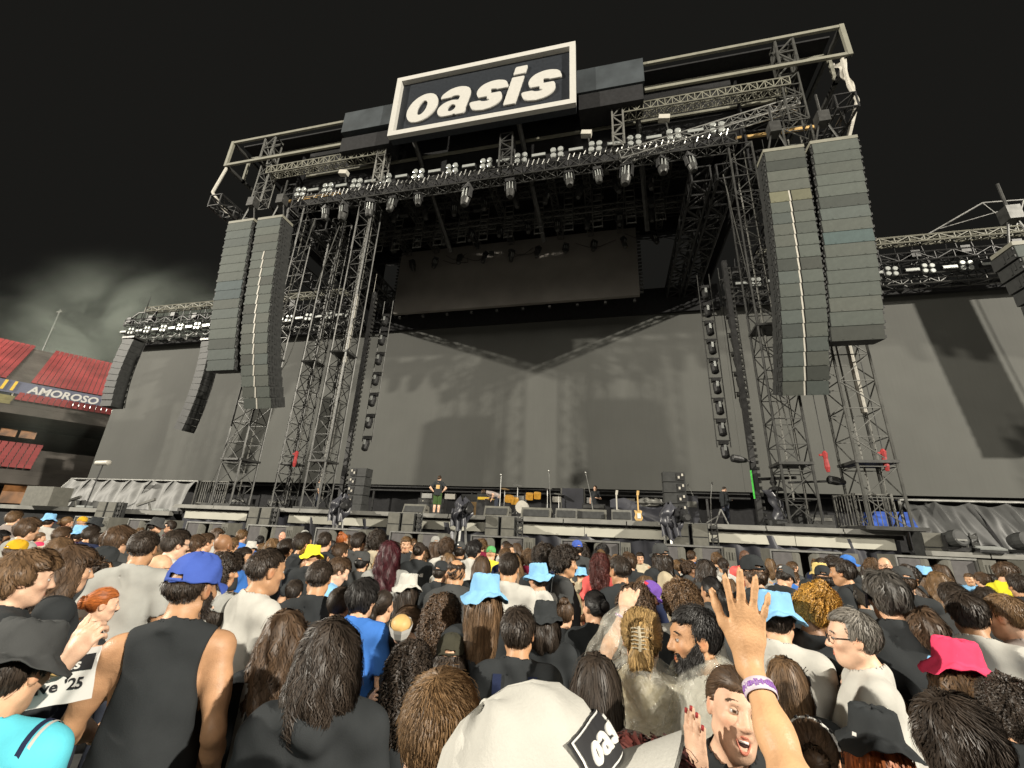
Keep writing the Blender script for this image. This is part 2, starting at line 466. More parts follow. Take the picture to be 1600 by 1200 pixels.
# ================================================================== ROOF
rf = thing("stage_roof", (XC, 17, 20), "open steel stage roof with cream front rails and trusses over the stage", "roof")
def rail(a, b, h, m=M_cream, name="rail"):
    a, b = Vector(a), Vector(b); q = (b - a).to_track_quat('X', 'Z').to_matrix()
    MB().box((a + b) / 2, ((b - a).length, h * .8, h), q).build(name, m, rf)
rail((-24.45, 17, 26.05), (-15.6, 17, 26.05), .17); rail((2.4, 17, 26.05), (11.85, 17, 26.05), .17)
rail((-24.45, 17, 24.1), (-12.9, 17, 24.1), .17); rail((2.4, 17, 24.1), (11.85, 17, 24.1), .17)
rail((-24.2, 18.4, 26.05), (-15, 18.4, 26.05), .2); rail((2.4, 18.4, 26.05), (11.6, 18.4, 26.05), .2)
rail((-19.2, 18.45, 23.63), (9.0, 18.45, 23.63), .15)
MB().box2((-19.5, 18.6, 21.3), (7.1, 18.7, 26.2)).build("light_block_sheet", M_black, rf)  # black sheet added to keep floodlight off the ceiling screen
for sx in (-24.4, 11.8):
    rail((sx, 17, 24.0), (sx, 17, 26.15), .2); rail((sx, 17, 26.05), (sx, 30, 26.05), .2, M_alud); rail((sx, 17, 24.1), (sx, 30, 24.1), .2, M_alud)
    rail((sx, 18.4, 24.0), (sx, 18.4, 26.1), .16)
for sx in (-21.4, 9.25):
    b = MB()
    b.truss((sx, 17.35, 24.15), (sx, 17.35, 26.0), .8, .6, 2, .07, .05, up=(0, 1, 0))
    b.truss((sx, 17.6, 20.8), (sx, 17.6, 23.9), .8, .6, 4, .045, .028, up=(0, 1, 0)); b.build("corner_truss", M_alu2, rf)
for xa, xb in ((-21.2, -12.7), (1.2, 9.2)):
    b = MB().truss((xa, 17.5, 23.35), (xb, 17.5, 23.35), .55, .5, 22, .04, .022); b.build("front_truss", M_cream, rf)
for sx in (-12.9, .95):
    b = MB().truss((sx, 17.5, 20.9), (sx, 17.5, 23.6), .55, .55, 4, .05, .035, up=(0, 1, 0)); b.box((sx, 17.5, 23.62), (.85, .85, .1)); b.build("hanger_truss", M_steel, rf)
MB().truss((-5.1, 17.5, 20.6), (-5.1, 17.5, 23.0), .7, .6, 4, .05, .035, up=(0, 1, 0)).build("hanger_truss", M_alud, rf)
# roof skin and dark steel ceiling
MB().box2((-24.2, 17.6, 26.3), (11.6, 31.5, 26.4)).build("roof_skin", M_black, rf)
for yy in (21, 24, 27, 30): MB().truss((-23.5, yy, 25.3), (11, yy, 25.3), .6, .9, 30, .05, .03).build("ceiling_truss", M_dark, rf)
for yy, zz, m in ((19.6, 22.2, M_alud), (22.0, 23.3, M_dark), (23.5, 22.3, M_alud), (25.5, 23.6, M_alud)):
    MB().truss((-17.5, yy, zz), (5.4, yy, zz), .5, .5, 34, .04, .025).build("ceiling_truss", M_alu2, rf)
for xx in (-15.5, -13.1, -9.6, -6.9, -3.1, -.9, 1.2, 3.9):
    MB().truss((xx, 19.2, 22.9), (xx, 26.5, 22.9), .4, .4, 14, .03, .02).build('ceiling_truss', M_alu2, rf)
for xx in (-11, -4.5, 2):
    b = MB(); b.tube((xx, 17.5, 24), (xx + .7, 23, 19.9), .16, 6); b.build("brace", M_alud, rf)
for sx in (-18.1, -17.0, 4.9, 6.1):
    MB().truss((sx, 18.2, 19.2), (sx, 29.5, 19.2), .9, .9, 12, .07, .045).build("side_truss", M_dark, rf)
for sx in (-19.6, 7.2):
    MB().box2((sx - .05, 18.2, 19.0), (sx + .05, 29.6, 25.2)).build("side_curtain", M_black, rf)
    MB().box((sx, 23.8, 20.6), (.22, 11.4, .3)).build("side_beam", M_dark, rf)
for sx in (-23.2, 10.6):
    MB().truss((sx, 16.2, 20.3), (sx, 29, 20.3), .8, .8, 12, .06, .04).build("outrigger_truss", M_dark, rf)
MB().box2((-20.1, 29.7, 17.7), (8.1, 29.95, 19.8)).build("rear_header", M_black, rf)
MB().box2((-20.5, 27.9, 23.4), (8, 28.2, 26.0)).build("rear_curtain", M_black, rf)
for xx in (-15.3, -14, -12.4, -10.9, -9.2, -7.7, -6.0, -4.0, -2.1, -.3, 1.7, 3.4):
    b = MB(); z0 = 19.75
    for s in (-.28, .28): b.tube((xx + s, 22, z0), (xx + s, 22, 24.2), .035, 5)
    for i in range(9): b.box((xx, 22, z0 + .06 + i * .5), (.56, .06, .06))
    b.build("hanging_ladder", M_alu2, rf)
for k in range(26):
    a = Vector((rnd.uniform(-17, 5), rnd.uniform(19.5, 26), rnd.uniform(21.5, 23.5)))
    MB().box(a, (rnd.choice((.35, .6, .25)), .3, rnd.choice((.35, .25, .6)))).build("rigging_motor", rnd.choice((M_dark, M_boxd, M_alud)), rf)
b = MB()
for k in range(60):
    xa = rnd.uniform(-17, 5); ya = rnd.uniform(19, 27)
    p = [(xa + .9 * t * rnd.uniform(.6, 1.2), ya, 22.2 - .5 * math.sin(t * math.pi / 3) + rnd.uniform(-.05, .05)) for t in range(4)]
    b.poly(p, .02, 4)
tag(b.build("cable_loops", M_dark, rf), kind="stuff")
# pale tarpaulin ends
for sx, pts in ((-24.3, [(-24.4, 17.1, 24.0), (-24.9, 17.1, 22.0), (-23.9, 17.2, 20.8), (-22.9, 17.2, 19.9)]), (11.5, [(11.5, 17.1, 24.0), (11.45, 17.1, 22.2), (11.6, 17.1, 21.2), (10.7, 17.1, 18.7)])):
    MB().poly(pts, .09, 6).build("edge_cable", M_pale, rf)
grid_mesh("torn_cloth", 5, 10, lambda u, v: (11.15 + .5 * u + .18 * v * (1 - u), 17.15 + .1 * math.sin(9 * v + 5 * u), 23.9 - 2.6 * v * (.4 + .6 * u)), M_pale, rf)
MB().box((9.0, 18.6, 21.6), (4.2, .12, .16)).box((-18.5, 18.6, 21.9), (4.2, .12, .16)).build("yellow_beam", M_wood, rf)

# fascia boxes and sign
for xa, xb in ((-15.75, -12.2), (-1.15, 2.4)):
    f = thing("fascia_box", ((xa + xb) / 2, 17, 25), "plain blue grey box panel butting against the %s end of the band sign" % ("left" if xa < -6 else "right"), "fascia panel", "fascia boxes beside the sign")
    b = MB().box2((xa, 16.8, 24.9 if xa < -6 else 24.55), (xb, 18.2, 26.55 if xa < -6 else 26.3)); b.build("front_panel", M_fascia, f)
    MB().box2((xa + .1, 16.9, 23.4), (xb - .1, 18.1, 24.5)).build("lower_panel", M_black, f)
sg = thing("band_sign", (-6.6, 16.5, 23.1), "black rectangular sign reading oasis in thick white italic letters", "sign")
x0, x1, z0, z1 = -12.0, -1.15, 23.12, 27.85
MB().box2((x0 + .02, 16.5, z0 + .02), (x1 - .02, 16.9, z1 - .02)).build("sign_board", M_signblack, sg)
t = .33
for a, c in (((x0, z0), (x1, z0 + t)), ((x0, z1 - t), (x1, z1)), ((x0, z0 + t), (x0 + t, z1 - t)), ((x1 - t, z0 + t), (x1, z1 - t))):
    MB().box2((a[0], 16.22, a[1]), (c[0], 16.5, c[1])).build("frame_bar", M_white, sg)
logo_letters("oasis", (x0 + .72, 16.5, z0 + 1.02), (1, 0, 0), (0, 0, 1), (0, -1, 0), 2.0, .12, M_white, sg, widen=.93)

# ================================================================== TOWERS AND MASTS
def tower(x, y, z0, z1, w, n, label, m, tube=True, red=None):
    t = thing("truss_tower", (x, y, z0), label, "tower", "truss towers holding the roof")
    MB().truss((x, y, z0), (x, y, z1), w, w, n, .05, .024, up=(0, 1, 0)).build("lattice", m, t)
    for zz in (z0 + 2.3, z0 + 8.1): MB().box((x, y, zz), (w * 1.12, w * 1.12, .1)).build("collar", M_alud, t)
    MB().box((x, y, z0 + .06), (w * 1.5, w * 1.5, .12)).build("foot", M_alud, t)
    if tube: MB().tube((x + w * .2, y - w * .1, z0 + (11.8 if x < -10 else 7.4)), (x + w * .2, y - w * .1, z0 + (7.6 if x < -10 else 4.2)), .10, 8).build("cable_sock", M_pale, t)
    MB().tube((x + w * .32, y, z1), (x + w * .32, y, z0 + .5), .03, 6).tube((x - w * .1, y + .1, z1), (x - w * .05, y + .1, z0 + 1), .035, 6).build("cable", M_steel, t)
    if red:
        b = MB(); b.lathe([(.05, -.38), (.09, -.2), (.07, .1), (.1, .3), (.04, .4)], (x + red, y - .55, z0 + 2.35), 7).box((x + red - .08, y - .55, z0 + 2.6), (.22, .08, .07)); b.build("chain_bag", M_red, t); MB().tube((x + red, y - .55, z0 + 2.7), (x + red, y - .55, z1), .015, 4).build("chain", M_dark, t)
    return t
tower(-18.7, 18.4, 2.4, 20.5, 1.15, 17, "aluminium truss tower rising behind the left speaker hangs", M_alud)
tower(-13.95, 18.6, 2.4, 20.5, .92, 20, "slim lattice tower left of the covered speaker stack with bright cable sock", M_alud, True, -1.2)
tower(6.75, 18.4, 2.4, 20.5, 1.05, 18, "dark lattice tower right of the shrouded robotic stage figure", M_alud, False, 1.0)
tower(9.1, 18.0, 2.4, 20.5, 1.2, 17, "thick pale truss tower standing behind the barrier at the stage end", M_alu2, True, .3)
tower(-16.6, 19.6, 2.4, 20.5, .8, 20, "thin dark lattice mast half hidden beside the inner left speaker hang", M_alud, False)
for x, y, lab in ((-12.95, 19, "tall black mast beside the small covered speaker stack"), (5.6, 19, "tall black mast with a green light strip and a cog edge")):
    t = thing("black_mast", (x, y, 2.4), lab, "mast", "black masts on the stage")
    MB().box2((x - .1, y - .1, 2.4), (x + .1, y + .1, 14.5)).build("post", M_dark, t)
    b = MB()
    for i in range(46): b.box((x + .17, y, 2.6 + i * .255), (.10, .1, .12))
    tag(b.build("rack_edge", M_alud, t), kind="stuff")
    if x > 0: MB().box((x - .14, y - .12, 4.0), (.05, .04, 1.1)).build("light_strip", M_green, t)
    MB().box((x, y, 2.43), (.6, .6, .06)).build("base_plate", M_dark, t)
for pts, lab in (([(-17.3, 18, 19.5), (-17.9, 17.6, 9), (-19.2, 17.3, 2.6)], "pale rigging cable sagging beside the left speaker hang"), ([(-15.6, 18.2, 19), (-16.9, 18, 10), (-18.9, 17.8, 5.5)], "thin steel cable running down past the inner left hang"), ([(5.9, 18.2, 19), (6.4, 18, 10), (6.9, 17.9, 4)], "thin steel cable beside the inner right hang")):
    o = MB().poly(pts, .024, 6).build("rigging_cable", M_alu2); tag(o, lab, "cable", "rigging cables")
o = MB().tube((-15.1, 22, 18), (-15.1, 22, 8.0), .012, 4).lathe([(.01, -.12), (.1, 0), (.01, .12)], (-15.1, 22, 7.9), 8).build("plumb_line", M_pale); tag(o, "thin hanging line with a small ball end left of the slim tower", "line")

# ================================================================== LOUDSPEAKERS
def boxmesh(name, w, h, d, ch=.02):
    return MB().box((0, d / 2, 0), (w, d, h))
def line_array(geo, w, d, split, label, seed, side):
    """path: list of box centres; every box is a part, its grilles are sub-parts"""
    path, h, tl = geo
    r2 = random.Random(seed)
    t = thing("line_array", path[0], label, "loudspeaker", "hanging line arrays")
    n = len(path)
    cab = MB().box((0, d / 2, 0), (w, d, h - .03))
    for s in (-1, 1):
        for yy in (.12, .3, .48): cab.box((s * (w / 2 + .015), yy, .05 * (1 if yy < .4 else -1)), (.035, .09, h * .55))
        cab.box((s * (w / 2 + .02), .02, h * .3), (.05, .04, .1)); cab.box((s * (w / 2 + .02), .02, -h * .3), (.05, .04, .1))
    m0 = None; gm = {}
    for i, p in enumerate(path):
        if m0 is None:
            o = cab.build("speaker_box", M_boxd); m0 = o.data
        else:
            o = bpy.data.objects.new("speaker_box", m0); C.objects.link(o)
        o.parent = t; o.location = Vector(p) - Vector(path[0]); o.rotation_euler = (tl[i], 0, 0)
        sp = split and i >= 4
        parts = ((-w / 4 - .015, w / 2 - .07), (w / 4 + .015, w / 2 - .07)) if sp else ((0, w - .05),)
        for k, (cx, ww) in enumerate(parts):
            key = round(ww, 3)
            if key not in gm:
                gb = MB().box((0, -.012, 0), (ww, .03, h - .022))
                for xx in (-ww * .28, ww * .28): gb.box((xx, -.03, -h * .40), (.05, .012, .03))
                q = gb.build("grille", M_box); gm[key] = q.data
            else:
                q = bpy.data.objects.new("grille", gm[key]); C.objects.link(q)
            q.parent = o; q.location = (cx, 0, 0)
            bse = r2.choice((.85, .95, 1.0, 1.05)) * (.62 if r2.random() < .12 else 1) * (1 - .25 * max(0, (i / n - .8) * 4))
            tint = r2.choice(((.155, .162, .145), (.152, .163, .148), (.160, .162, .144), (.145, .160, .152), (.15, .16, .145)))
            if split and i == 4 and side > 0: tint = (.27, .25, .17)
            if (not split) and side > 0 and i == 8: tint = (.13, .18, .185)
            if (not split) and side < 0 and i in (7, 8): tint = (.11, .14, .15)
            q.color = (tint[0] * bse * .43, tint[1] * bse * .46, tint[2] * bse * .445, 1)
        if sp: 
            b = MB().box((0, -.02, 0), (.055, .03, h - .02)) if 'rail' not in gm else None
            if b is not None: q = b.build("rigging_rail", M_pale); gm['rail'] = q.data
            else: q = bpy.data.objects.new("rigging_rail", gm['rail']); C.objects.link(q)
            q.parent = o; q.location = (-.035, 0, 0)
    b = MB().box(Vector(path[0]) + Vector((0, d * .45, h * .5 + .1)), (w * 1.02, d * .95, .16)); b.build("top_bumper", M_cream, t)
    b = MB()
    for s in (-.3, .3):
        top = Vector(path[0]) + Vector((s * w, d * .5, h * .5 + .2))
        b.tube(top, (top.x * 1 - s * w * .7, top.y, top.z + 1.3), .04, 6)
    b.box((path[0][0], path[0][1] + d * .5, path[0][2] + h / 2 + 1.7), (.45, .45, .6)); b.tube((path[0][0], path[0][1] + d * .5, path[0][2] + h / 2 + 1.9), (path[0][0], path[0][1] + d * .5, path[0][2] + h / 2 + 3.2), .05, 6)
    b.build("chain_motor", M_alud, t)
    return t
def hang(xt, xb, yt, zt, zb, n, th):
    """box centres and tilts down a curved hang: the lower boxes swing back and look down"""
    tl = [th * max(0, (i + .5) / n - .35) ** 1.6 / .65 ** 1.6 for i in range(n)]
    h = (zt - zb) / sum(math.cos(t) for t in tl)
    y, z = yt, zt; out = []
    for i, t in enumerate(tl):
        out.append((xt + (xb - xt) * (i + .5) / n, y + math.sin(t) * h / 2, z - math.cos(t) * h / 2)); y += math.sin(t) * h; z -= math.cos(t) * h
    return out, h, tl
line_array(hang(-20.45, -19.25, 16, 18.05, 8.95, 16, .16), 1.72, .75, False, "outer left line array, single column of wide grey boxes", 3, -1)
line_array(hang(-18.45, -17.0, 16, 18.0, 7.05, 20, .36), 1.62, .9, True, "inner left line array, longer with a split grille and curved foot", 4, -1)
line_array(hang(9.62, 8.87, 16, 17.9, 8.9, 16, .16), 1.72, .75, False, "outer right line array, wide grey boxes with one teal box", 5, 1)
line_array(hang(7.7, 7.1, 16, 17.8, 7.05, 20, .36), 1.55, .9, True, "inner right line array with a yellowish box and a split grille below", 6, 1)
# side hang at the right picture edge
line_array(hang(15.2, 16.5, 16.5, 12.4, 5.5, 14, .4), 1.5, 1.0, False, "partly visible line array cut by the right picture edge", 8, -1)
def dark_array(pts, w, d, label):
    t = thing("side_array", pts[0], label, "loudspeaker", "dark side speaker hangs")
    for a, c in zip(pts, pts[1:]):
        a, c = Vector(a), Vector(c); q = Matrix.Rotation(math.atan2(-(c.x - a.x), -(c.z - a.z)) * 1.0, 3, 'Y') if True else None
        MB().box((a + c) / 2, (w, d, (c - a).length * .96), q).build("speaker_box", M_boxd, t)
    b = MB(); b.tube(pts[0], (pts[0][0], pts[0][1], pts[0][2] + 4), .03, 5)
    b.poly([(p[0] + w * .9, p[1] + .2, p[2]) for p in pts], .03, 5)
    b.build("rigging_frame", M_dark, t)
    MB().box((pts[0][0], pts[0][1], pts[0][2] + .1), (w * 1.1, d * 1.2, .15)).build("top_bumper", M_alud, t)
pts = [(-29.9 + .9 * (i / 14 - .35) ** 2 * -1.6 + .2, 24 + .02 * i, 14.6 - i * .49) for i in range(15)]
dark_array(pts, .8, 1.0, "slender curved black speaker column hanging before the left screen")
dark_array([(-36.7 - .6 * math.sin(i / 11 * 1.6), 23.3 + .004 * i * i, 14.9 - i * .49) for i in range(12)], 1.1, .9, "bulky black speaker column hiding the far left end of the screen")
dark_array([(27.6 + .5 * math.sin(i / 16 * 1.6), 24 + .002 * i * i, 20.8 - i * .62) for i in range(17)], 1.7, 1.1, "black speaker column outside the right edge, its shadow on the screen")

# front fills on the stage lip and bass bins in the pit
ff = None
spots = (-24.4, -15.4, -8.5, -4.3, 2.65, 10.15)
fflab = ("far out left on the side platform front", "left of the skirt cable swags", "left of the man in shorts", "under the bent crew member", "under the small right speaker stack", "at the right stage corner")
def front_fill():
    t = thing("front_fill", (0, 0, 0), "", "loudspeaker", "front fill speakers along the stage lip")
    for s in (-.32, .32):
        c = MB().box((s, 0, 0.47), (.56, .5, .9)).build("cabinet", M_boxd, t)
        MB().box((s, -.262, .7), (.50, .02, .42)).build("upper_grille", M_subcase, c); MB().box((s, -.262, .24), (.50, .02, .42)).build("lower_grille", M_subcase, c)
    b = MB()
    for zz in (.15, .4, .62, .82):
        b.box((.78, -.15, zz), (.18, .2, .1)); b.tube((.68, -.2, zz), (.9, -.2, zz + .12), .02, 5)
    b.tube((.72, -.2, .0), (.72, -.2, .95), .025, 5).tube((.9, -.2, .0), (.9, -.2, .95), .025, 5)
    b.build("rigging_plate", M_alud, t)
    return t
ff = front_fill()
for i, xx in enumerate(spots):
    o = ff if i == 0 else copy_tree(ff)
    o.location = (xx, 17.1, 1.45); o["label"] = "pair of grey front fill cabinets " + fflab[i]
sublab = ("below the grey tarpaulin swags", "in front of the left end of the skirt", "left of the covered camera", "below the covered camera and small stack", "behind the pit guard in black", "behind the green capped fan", "behind the blue capped pit worker", "behind the fan in the black jacket photographing", "behind the tilted black cap", "behind the guard in coral with glasses")
def bass_bin():
    t = thing("bass_bin", (0, 0, 0), "", "subwoofer", "bass bins along the front of the pit")
    MB().box2((-.95, 0.05, 0), (-.9, .9, 1.2)).box2((.9, .05, 0), (.95, .9, 1.2)).box2((-.95, .05, 1.2), (.95, .9, 1.25)).box2((-.9, .85, 0), (.9, .9, 1.2)).build("case", M_subcase, t)
    MB().box2((-.95, 0, 1.2), (.95, .05, 1.25)).box2((-.95, 0, 0), (-.91, .05, 1.2)).box2((.91, 0, 0), (.95, .05, 1.2)).build("edge_trim", M_alu, t)
    for s in (-1, 1):
        MB().box((s * .58, .06, .6), (.60, .06, 1.16)).build("grille", M_grille, t)
        b = MB(); b.lathe([(.16, 0), (.16, 1.16)], (s * .27, .16, .02), 12); b.build("port_edge", M_subcase, t)
    b = MB().box((1.12, .1, .92), (.3, .5, .62))
    for xx in (1.04, 1.12, 1.2): b.box((xx, -.16, 1.0), (.03, .02, .22))
    b.build("handle_plate", M_subcase, t)
    return t
o = MB().box2((-24, 14.9, -.24), (13.5, 15.9, .42)).build('bass_riser', M_black); tag(o, 'long low black riser carrying the bass bins', 'riser')
bs = bass_bin()
for i, xx in enumerate((-22.4, -19.3, -16.2, -13.2, -10.1, -7.0, -3.9, -.75, 2.3, 5.5, 8.7, 11.9)):
    o = bs if i == 0 else copy_tree(bs)
    o.location = (xx, 15, .42)
    o["label"] = "wide bass bin with two grey grilles " + (("far left beside the pit entrance", ) + sublab + ("at the far right behind the yellow shirt",))[i]

# small speaker stacks on stage with black covers
def small_stack(x, lab, mir):
    t = thing("speaker_stack", (x, 19, 2.4), lab, "loudspeaker", "small speaker stacks on the stage")
    for i in range(4):
        c = MB().box((x, 19, 2.95 + i * .43), (.85, .6, .40)).build("speaker_box", M_boxd, t)
        MB().box((x - mir * .25, 18.685, 2.95 + i * .43), (.30, .03, .3)).build("horn", M_dark, c)
        MB().box((x - mir * .32, 18.66, 3.02 + i * .43), (.07, .03, .1)).build("badge", M_pale, c); MB().box((x - mir * .18, 18.66, 2.92 + i * .43), (.07, .03, .1)).build("badge", M_pale, c)
    MB().box((x, 19, 2.57), (.9, .7, .33)).build("base_box", M_boxd, t)
small_stack(-12.0, "small black four box stack left of the man in shorts", 1)
small_stack(2.5, "small black four box stack right of the two guitars", -1)
def lumpy(name, c, r, m, parent, seed, n=14):
    r3 = random.Random(seed); ph = [r3.uniform(0, 6) for _ in range(8)]
    def fn(u, v):
        a = 2 * math.pi * u; w = (max(.02, math.sin(math.pi * min(v * .92 + .03, 1))) ** .55) * (1 + .22 * math.sin(3 * a + ph[0] + 2 * v) + .13 * math.sin(7 * a + ph[1] + 4 * v) + .12 * math.sin(5 * v * 3 + ph[4]))
        return (c[0] + r[0] * w * math.cos(a) + .1 * r[0] * math.sin(9 * v + ph[5]), c[1] + r[1] * w * math.sin(a), c[2] + r[2] * (1 - 2 * v) * (1 + .16 * math.sin(2 * a + ph[3]) + .08 * math.sin(5 * a + ph[6])))
    return grid_mesh(name, 40, n + 4, fn, m, parent)
for x, lab, sd in ((-11.4, "camera under a black rain cover before the left speaker stack", 1), (-5.9, "camera under a black rain cover at the stage lip near the bass amplifier", 2), (2.0, "camera under a black rain cover before the right speaker stack", 3)):
    t = thing("covered_camera", (x, 16.9, 0), lab, "camera", "covered cameras at the stage lip")
    lumpy("rain_cover", (x, 16.9, 2.5), (.36, .36, .52), M_skirt, t, sd)
    lumpy("hood", (x + .34, 16.7, 2.62), (.20, .26, .24), M_black, t, sd + 9)
    grid_mesh("hanging_flap", 30, 10, lambda u, v, x=x: (x - .34 + .66 * u, 16.62 - .07 * math.sin(u * 17 + v * 3) * (1.2 - v), 1.85 + .75 * v + .1 * math.sin(u * 9) * (1 - v)), M_skirt, t)
    MB().lathe([(.13, -.2), (.15, .2), (.1, .24)], (x + .45, 16.5, 2.55), 12, (.3, -1, 0)).build("lens", M_dark, t)
    b = MB()
    for s in (-.35, 0, .35): b.tube((x + s * .4, 16.9, 2.2), (x + s * 1.2, 16.9 - .2 * (s == 0), 0), .05, 6)
    b.build("tripod", M_alu, t)

ORD = ("first", "second", "third", "fourth", "fifth", "sixth", "seventh", "eighth", "ninth", "tenth", "eleventh", "twelfth", "thirteenth", "fourteenth", "fifteenth")
# ================================================================== STAGE LAMPS ON THE FRONT TRUSS
ft = thing("lamp_truss", (XC, 18, 20.6), "long black front truss crossing above the stage and carrying the lamps", "truss")
MB().truss((-19, 18, 20.7), (6.6, 18, 20.7), .6, .6, 40, .04, .025).build("lattice", M_alud, ft)
MB().truss((1, 17.7, 20.5), (9.5, 17.7, 22.3), .4, .5, 14, .035, .02).build("raking_brace", M_alu, ft)
b = MB()
for i in range(90):
    xx = -18.8 + i * .28; b.tube((xx, 17.62, 20.9 + rnd.uniform(-.2, .2)), (xx + .12, 17.6, 21.1 + rnd.uniform(-.1, .2)), .03, 5)
tag(b.build("clamps", M_alu, ft), kind="stuff")
def moving_lamp():
    t = thing("moving_lamp", (0, 0, 0), "big moving head lamp hanging nose down under the black front truss", "lamp", "moving head lamps under the front truss")
    MB().box((0, 0, .0), (.5, .4, .25)).build("base", M_dark, t)
    MB().box((-.27, 0, -.35), (.06, .2, .55)).build("yoke_arm", M_dark, t); MB().box((.27, 0, -.35), (.06, .2, .55)).build("yoke_arm", M_dark, t)
    MB().lathe([(.16, .42), (.21, .2), (.23, -.1), (.2, -.42), (.14, -.5)], (0, 0, -.55), 14, (0, .15, 1)).build("head", M_alud, t)
    b = MB()
    for a in (-.8, 0, .8): b.box((.2 * math.sin(a), -.2 * math.cos(a) - .02, -.55), (.05, .03, .75), Matrix.Rotation(a, 3, 'Z'))
    b.build("cooling_fin", M_lens, t)
    return t
ml = moving_lamp()
for i, xx in enumerate((-16.7, -15.4, -13.6, -12.1, -10.5, -7.45, -4.95, -1.7, -.2, 1.35, 3.1, 4.4)):
    o = ml if i == 0 else copy_tree(ml)
    o["label"] = "big nose down lamp under the front truss, %s from the left" % ORD[i]
    o.location = (xx, 18, 20.25); o.rotation_euler = (rnd.uniform(-.12, .12), rnd.uniform(-.15, .15), rnd.uniform(-.6, .6))
    k = .85 + .3 * ((i * 7) % 4) / 3; o.scale = (k, k, k)
for r_i, (yy, rowname) in enumerate(((20.8, "front"), (23.6, "middle"), (26.2, "rear"))):
    for i in range(10):
        o = copy_tree(ml); o.location = (-15.6 + i * 2.05 + .3 * r_i, yy, 21.9); o.rotation_euler = (rnd.uniform(-.3, .3), rnd.uniform(-.2, .2), rnd.uniform(0, 3)); o.scale = (.8, .8, .8)
        o["label"] = "nose down lamp deep under the roof, %s row, %s from the left" % (rowname, ORD[i]); o["group"] = "lamps deep under the roof"
def blinder():
    t = thing("blinder_lamp", (0, 0, 0), "cluster of four round blinder lamps on top of the black front truss", "lamp", "four lamp blinders on the front truss")
    for sx in (-.2, .2):
        for sz in (-.19, .19):
            MB().lathe([(.02, .12), (.15, .03), (.155, -.08), (.12, -.1)], (sx, 0, sz), 12, (0, 1, 0)).build("lamp_head", M_lens, t)
    MB().box((0, .06, 0), (.62, .05, .08)).box((0, .06, 0), (.08, .05, .62)).build("bracket", M_dark, t)
    return t
bl = blinder()
strobe = thing("strobe_bar", (0, 0, 0), "short pale strobe bar between two four lamp blinders on the front truss", "lamp", "strobe bars on the front truss")
MB().box((0, 0, 0), (.8, .2, .24)).build("housing", M_dark, strobe); MB().box((0, -.115, 0), (.74, .03, .17)).build("tube_window", M_lens, strobe)
cx = (-18.45, -16.5, -14.5, -12.55, -10.45, -8.35, -6.3, -4.3, -2.3, -.25, 1.75, 3.7, 5.75)
for i, xx in enumerate(cx):
    o = bl if i == 0 else copy_tree(bl); o["label"] = "four lamp blinder cluster on the front truss, %s from the left" % ORD[i]; o.location = (xx, 17.6, 21.4); o.rotation_euler = (0, rnd.uniform(-.1, .1), 0)
    if i < len(cx) - 1:
        o = strobe if i == 0 else copy_tree(strobe); o["label"] = "pale strobe bar on the front truss, %s from the left" % ORD[i]; o.location = ((xx + cx[i + 1]) / 2, 17.6, 21.35)
for i, (xx, zz) in enumerate(((-.7, 22.3), (3.3, 22.5), (-15.5, 22.3))):
    o = thing("follow_spot", (xx, 17.6, 21.4), ("small pale lamp head on a bent arm above the middle of the front truss", "small pale lamp head on a bent arm near the right end of the front truss", "small pale lamp head on a bent arm near the left end of the front truss")[i], "lamp")
    MB().box((xx, 17.5, zz), (.55, .3, .28), Matrix.Rotation(.2, 3, 'Y')).build("head", M_pale, o); MB().poly([(xx + .1, 17.6, zz - .1), (xx + .15, 17.6, zz - .6), (xx + .35, 17.6, 21.5)], .04).build("arm", M_alud, o)
# vertical lamp ladders beside the stage opening
def lamp_ladder(x, y, z0, z1, n, lab):
    t = thing("lamp_ladder", (x, y, z0), lab, "lamp ladder", "hanging lamp ladders")
    b = MB().tube((x - .28, y, z0), (x - .28, y, z1), .025, 5).tube((x + .28, y, z0), (x + .28, y, z1), .025, 5)
    for i in range(n): b.tube((x - .3, y, z0 + (z1 - z0) * i / n + .3), (x + .3, y, z0 + (z1 - z0) * i / n + .3), .03, 5)
    b.build("cable_pair", M_alud, t)
    for i in range(n):
        zz = z0 + (z1 - z0) * i / n
        q = MB().box((x, y, zz + .2), (.36, .3, .16)).lathe([(.1, .3), (.17, .1), (.17, -.3), (.1, -.36)], (x, y - .05, zz - .15), 10, (0, .3, 1)).build("lamp_head", M_dark, t)
        MB().box((x, y - .22, zz - .05), (.1, .03, .25)).build("label_strip", M_lens, q)
lamp_ladder(-12.6, 20, 6.0, 14.5, 7, "left lamp ladder nearest the middle of the stage")
lamp_ladder(-15.0, 20, 8.2, 16.0, 6, "left lamp ladder beside the slim lattice tower")
lamp_ladder(4.85, 20, 5.7, 14.5, 9, "right lamp ladder nearest the middle of the stage")
lamp_ladder(5.95, 20.3, 8.0, 15, 7, "right lamp ladder hanging beside the black mast")
for x, y, z, lab in ((5.0, 18.6, 4.95, "small black lamp on an arm of the right mast"), (8.1, 18.2, 4.1, "small black lamp on a boom from the right lattice tower")):
    t = thing("boom_lamp", (x, y, z), lab, "lamp")
    MB().lathe([(.08, -.3), (.16, 0), (.16, .25), (.1, .3)], (x, y, z), 12, (-1, -.2, .15)).build("head", M_dark, t)
    MB().tube((x, y, z), (x + (.6 if x < 6 else -1.5), y + .3, z - .05), .04, 6).build("arm", M_dark, t)

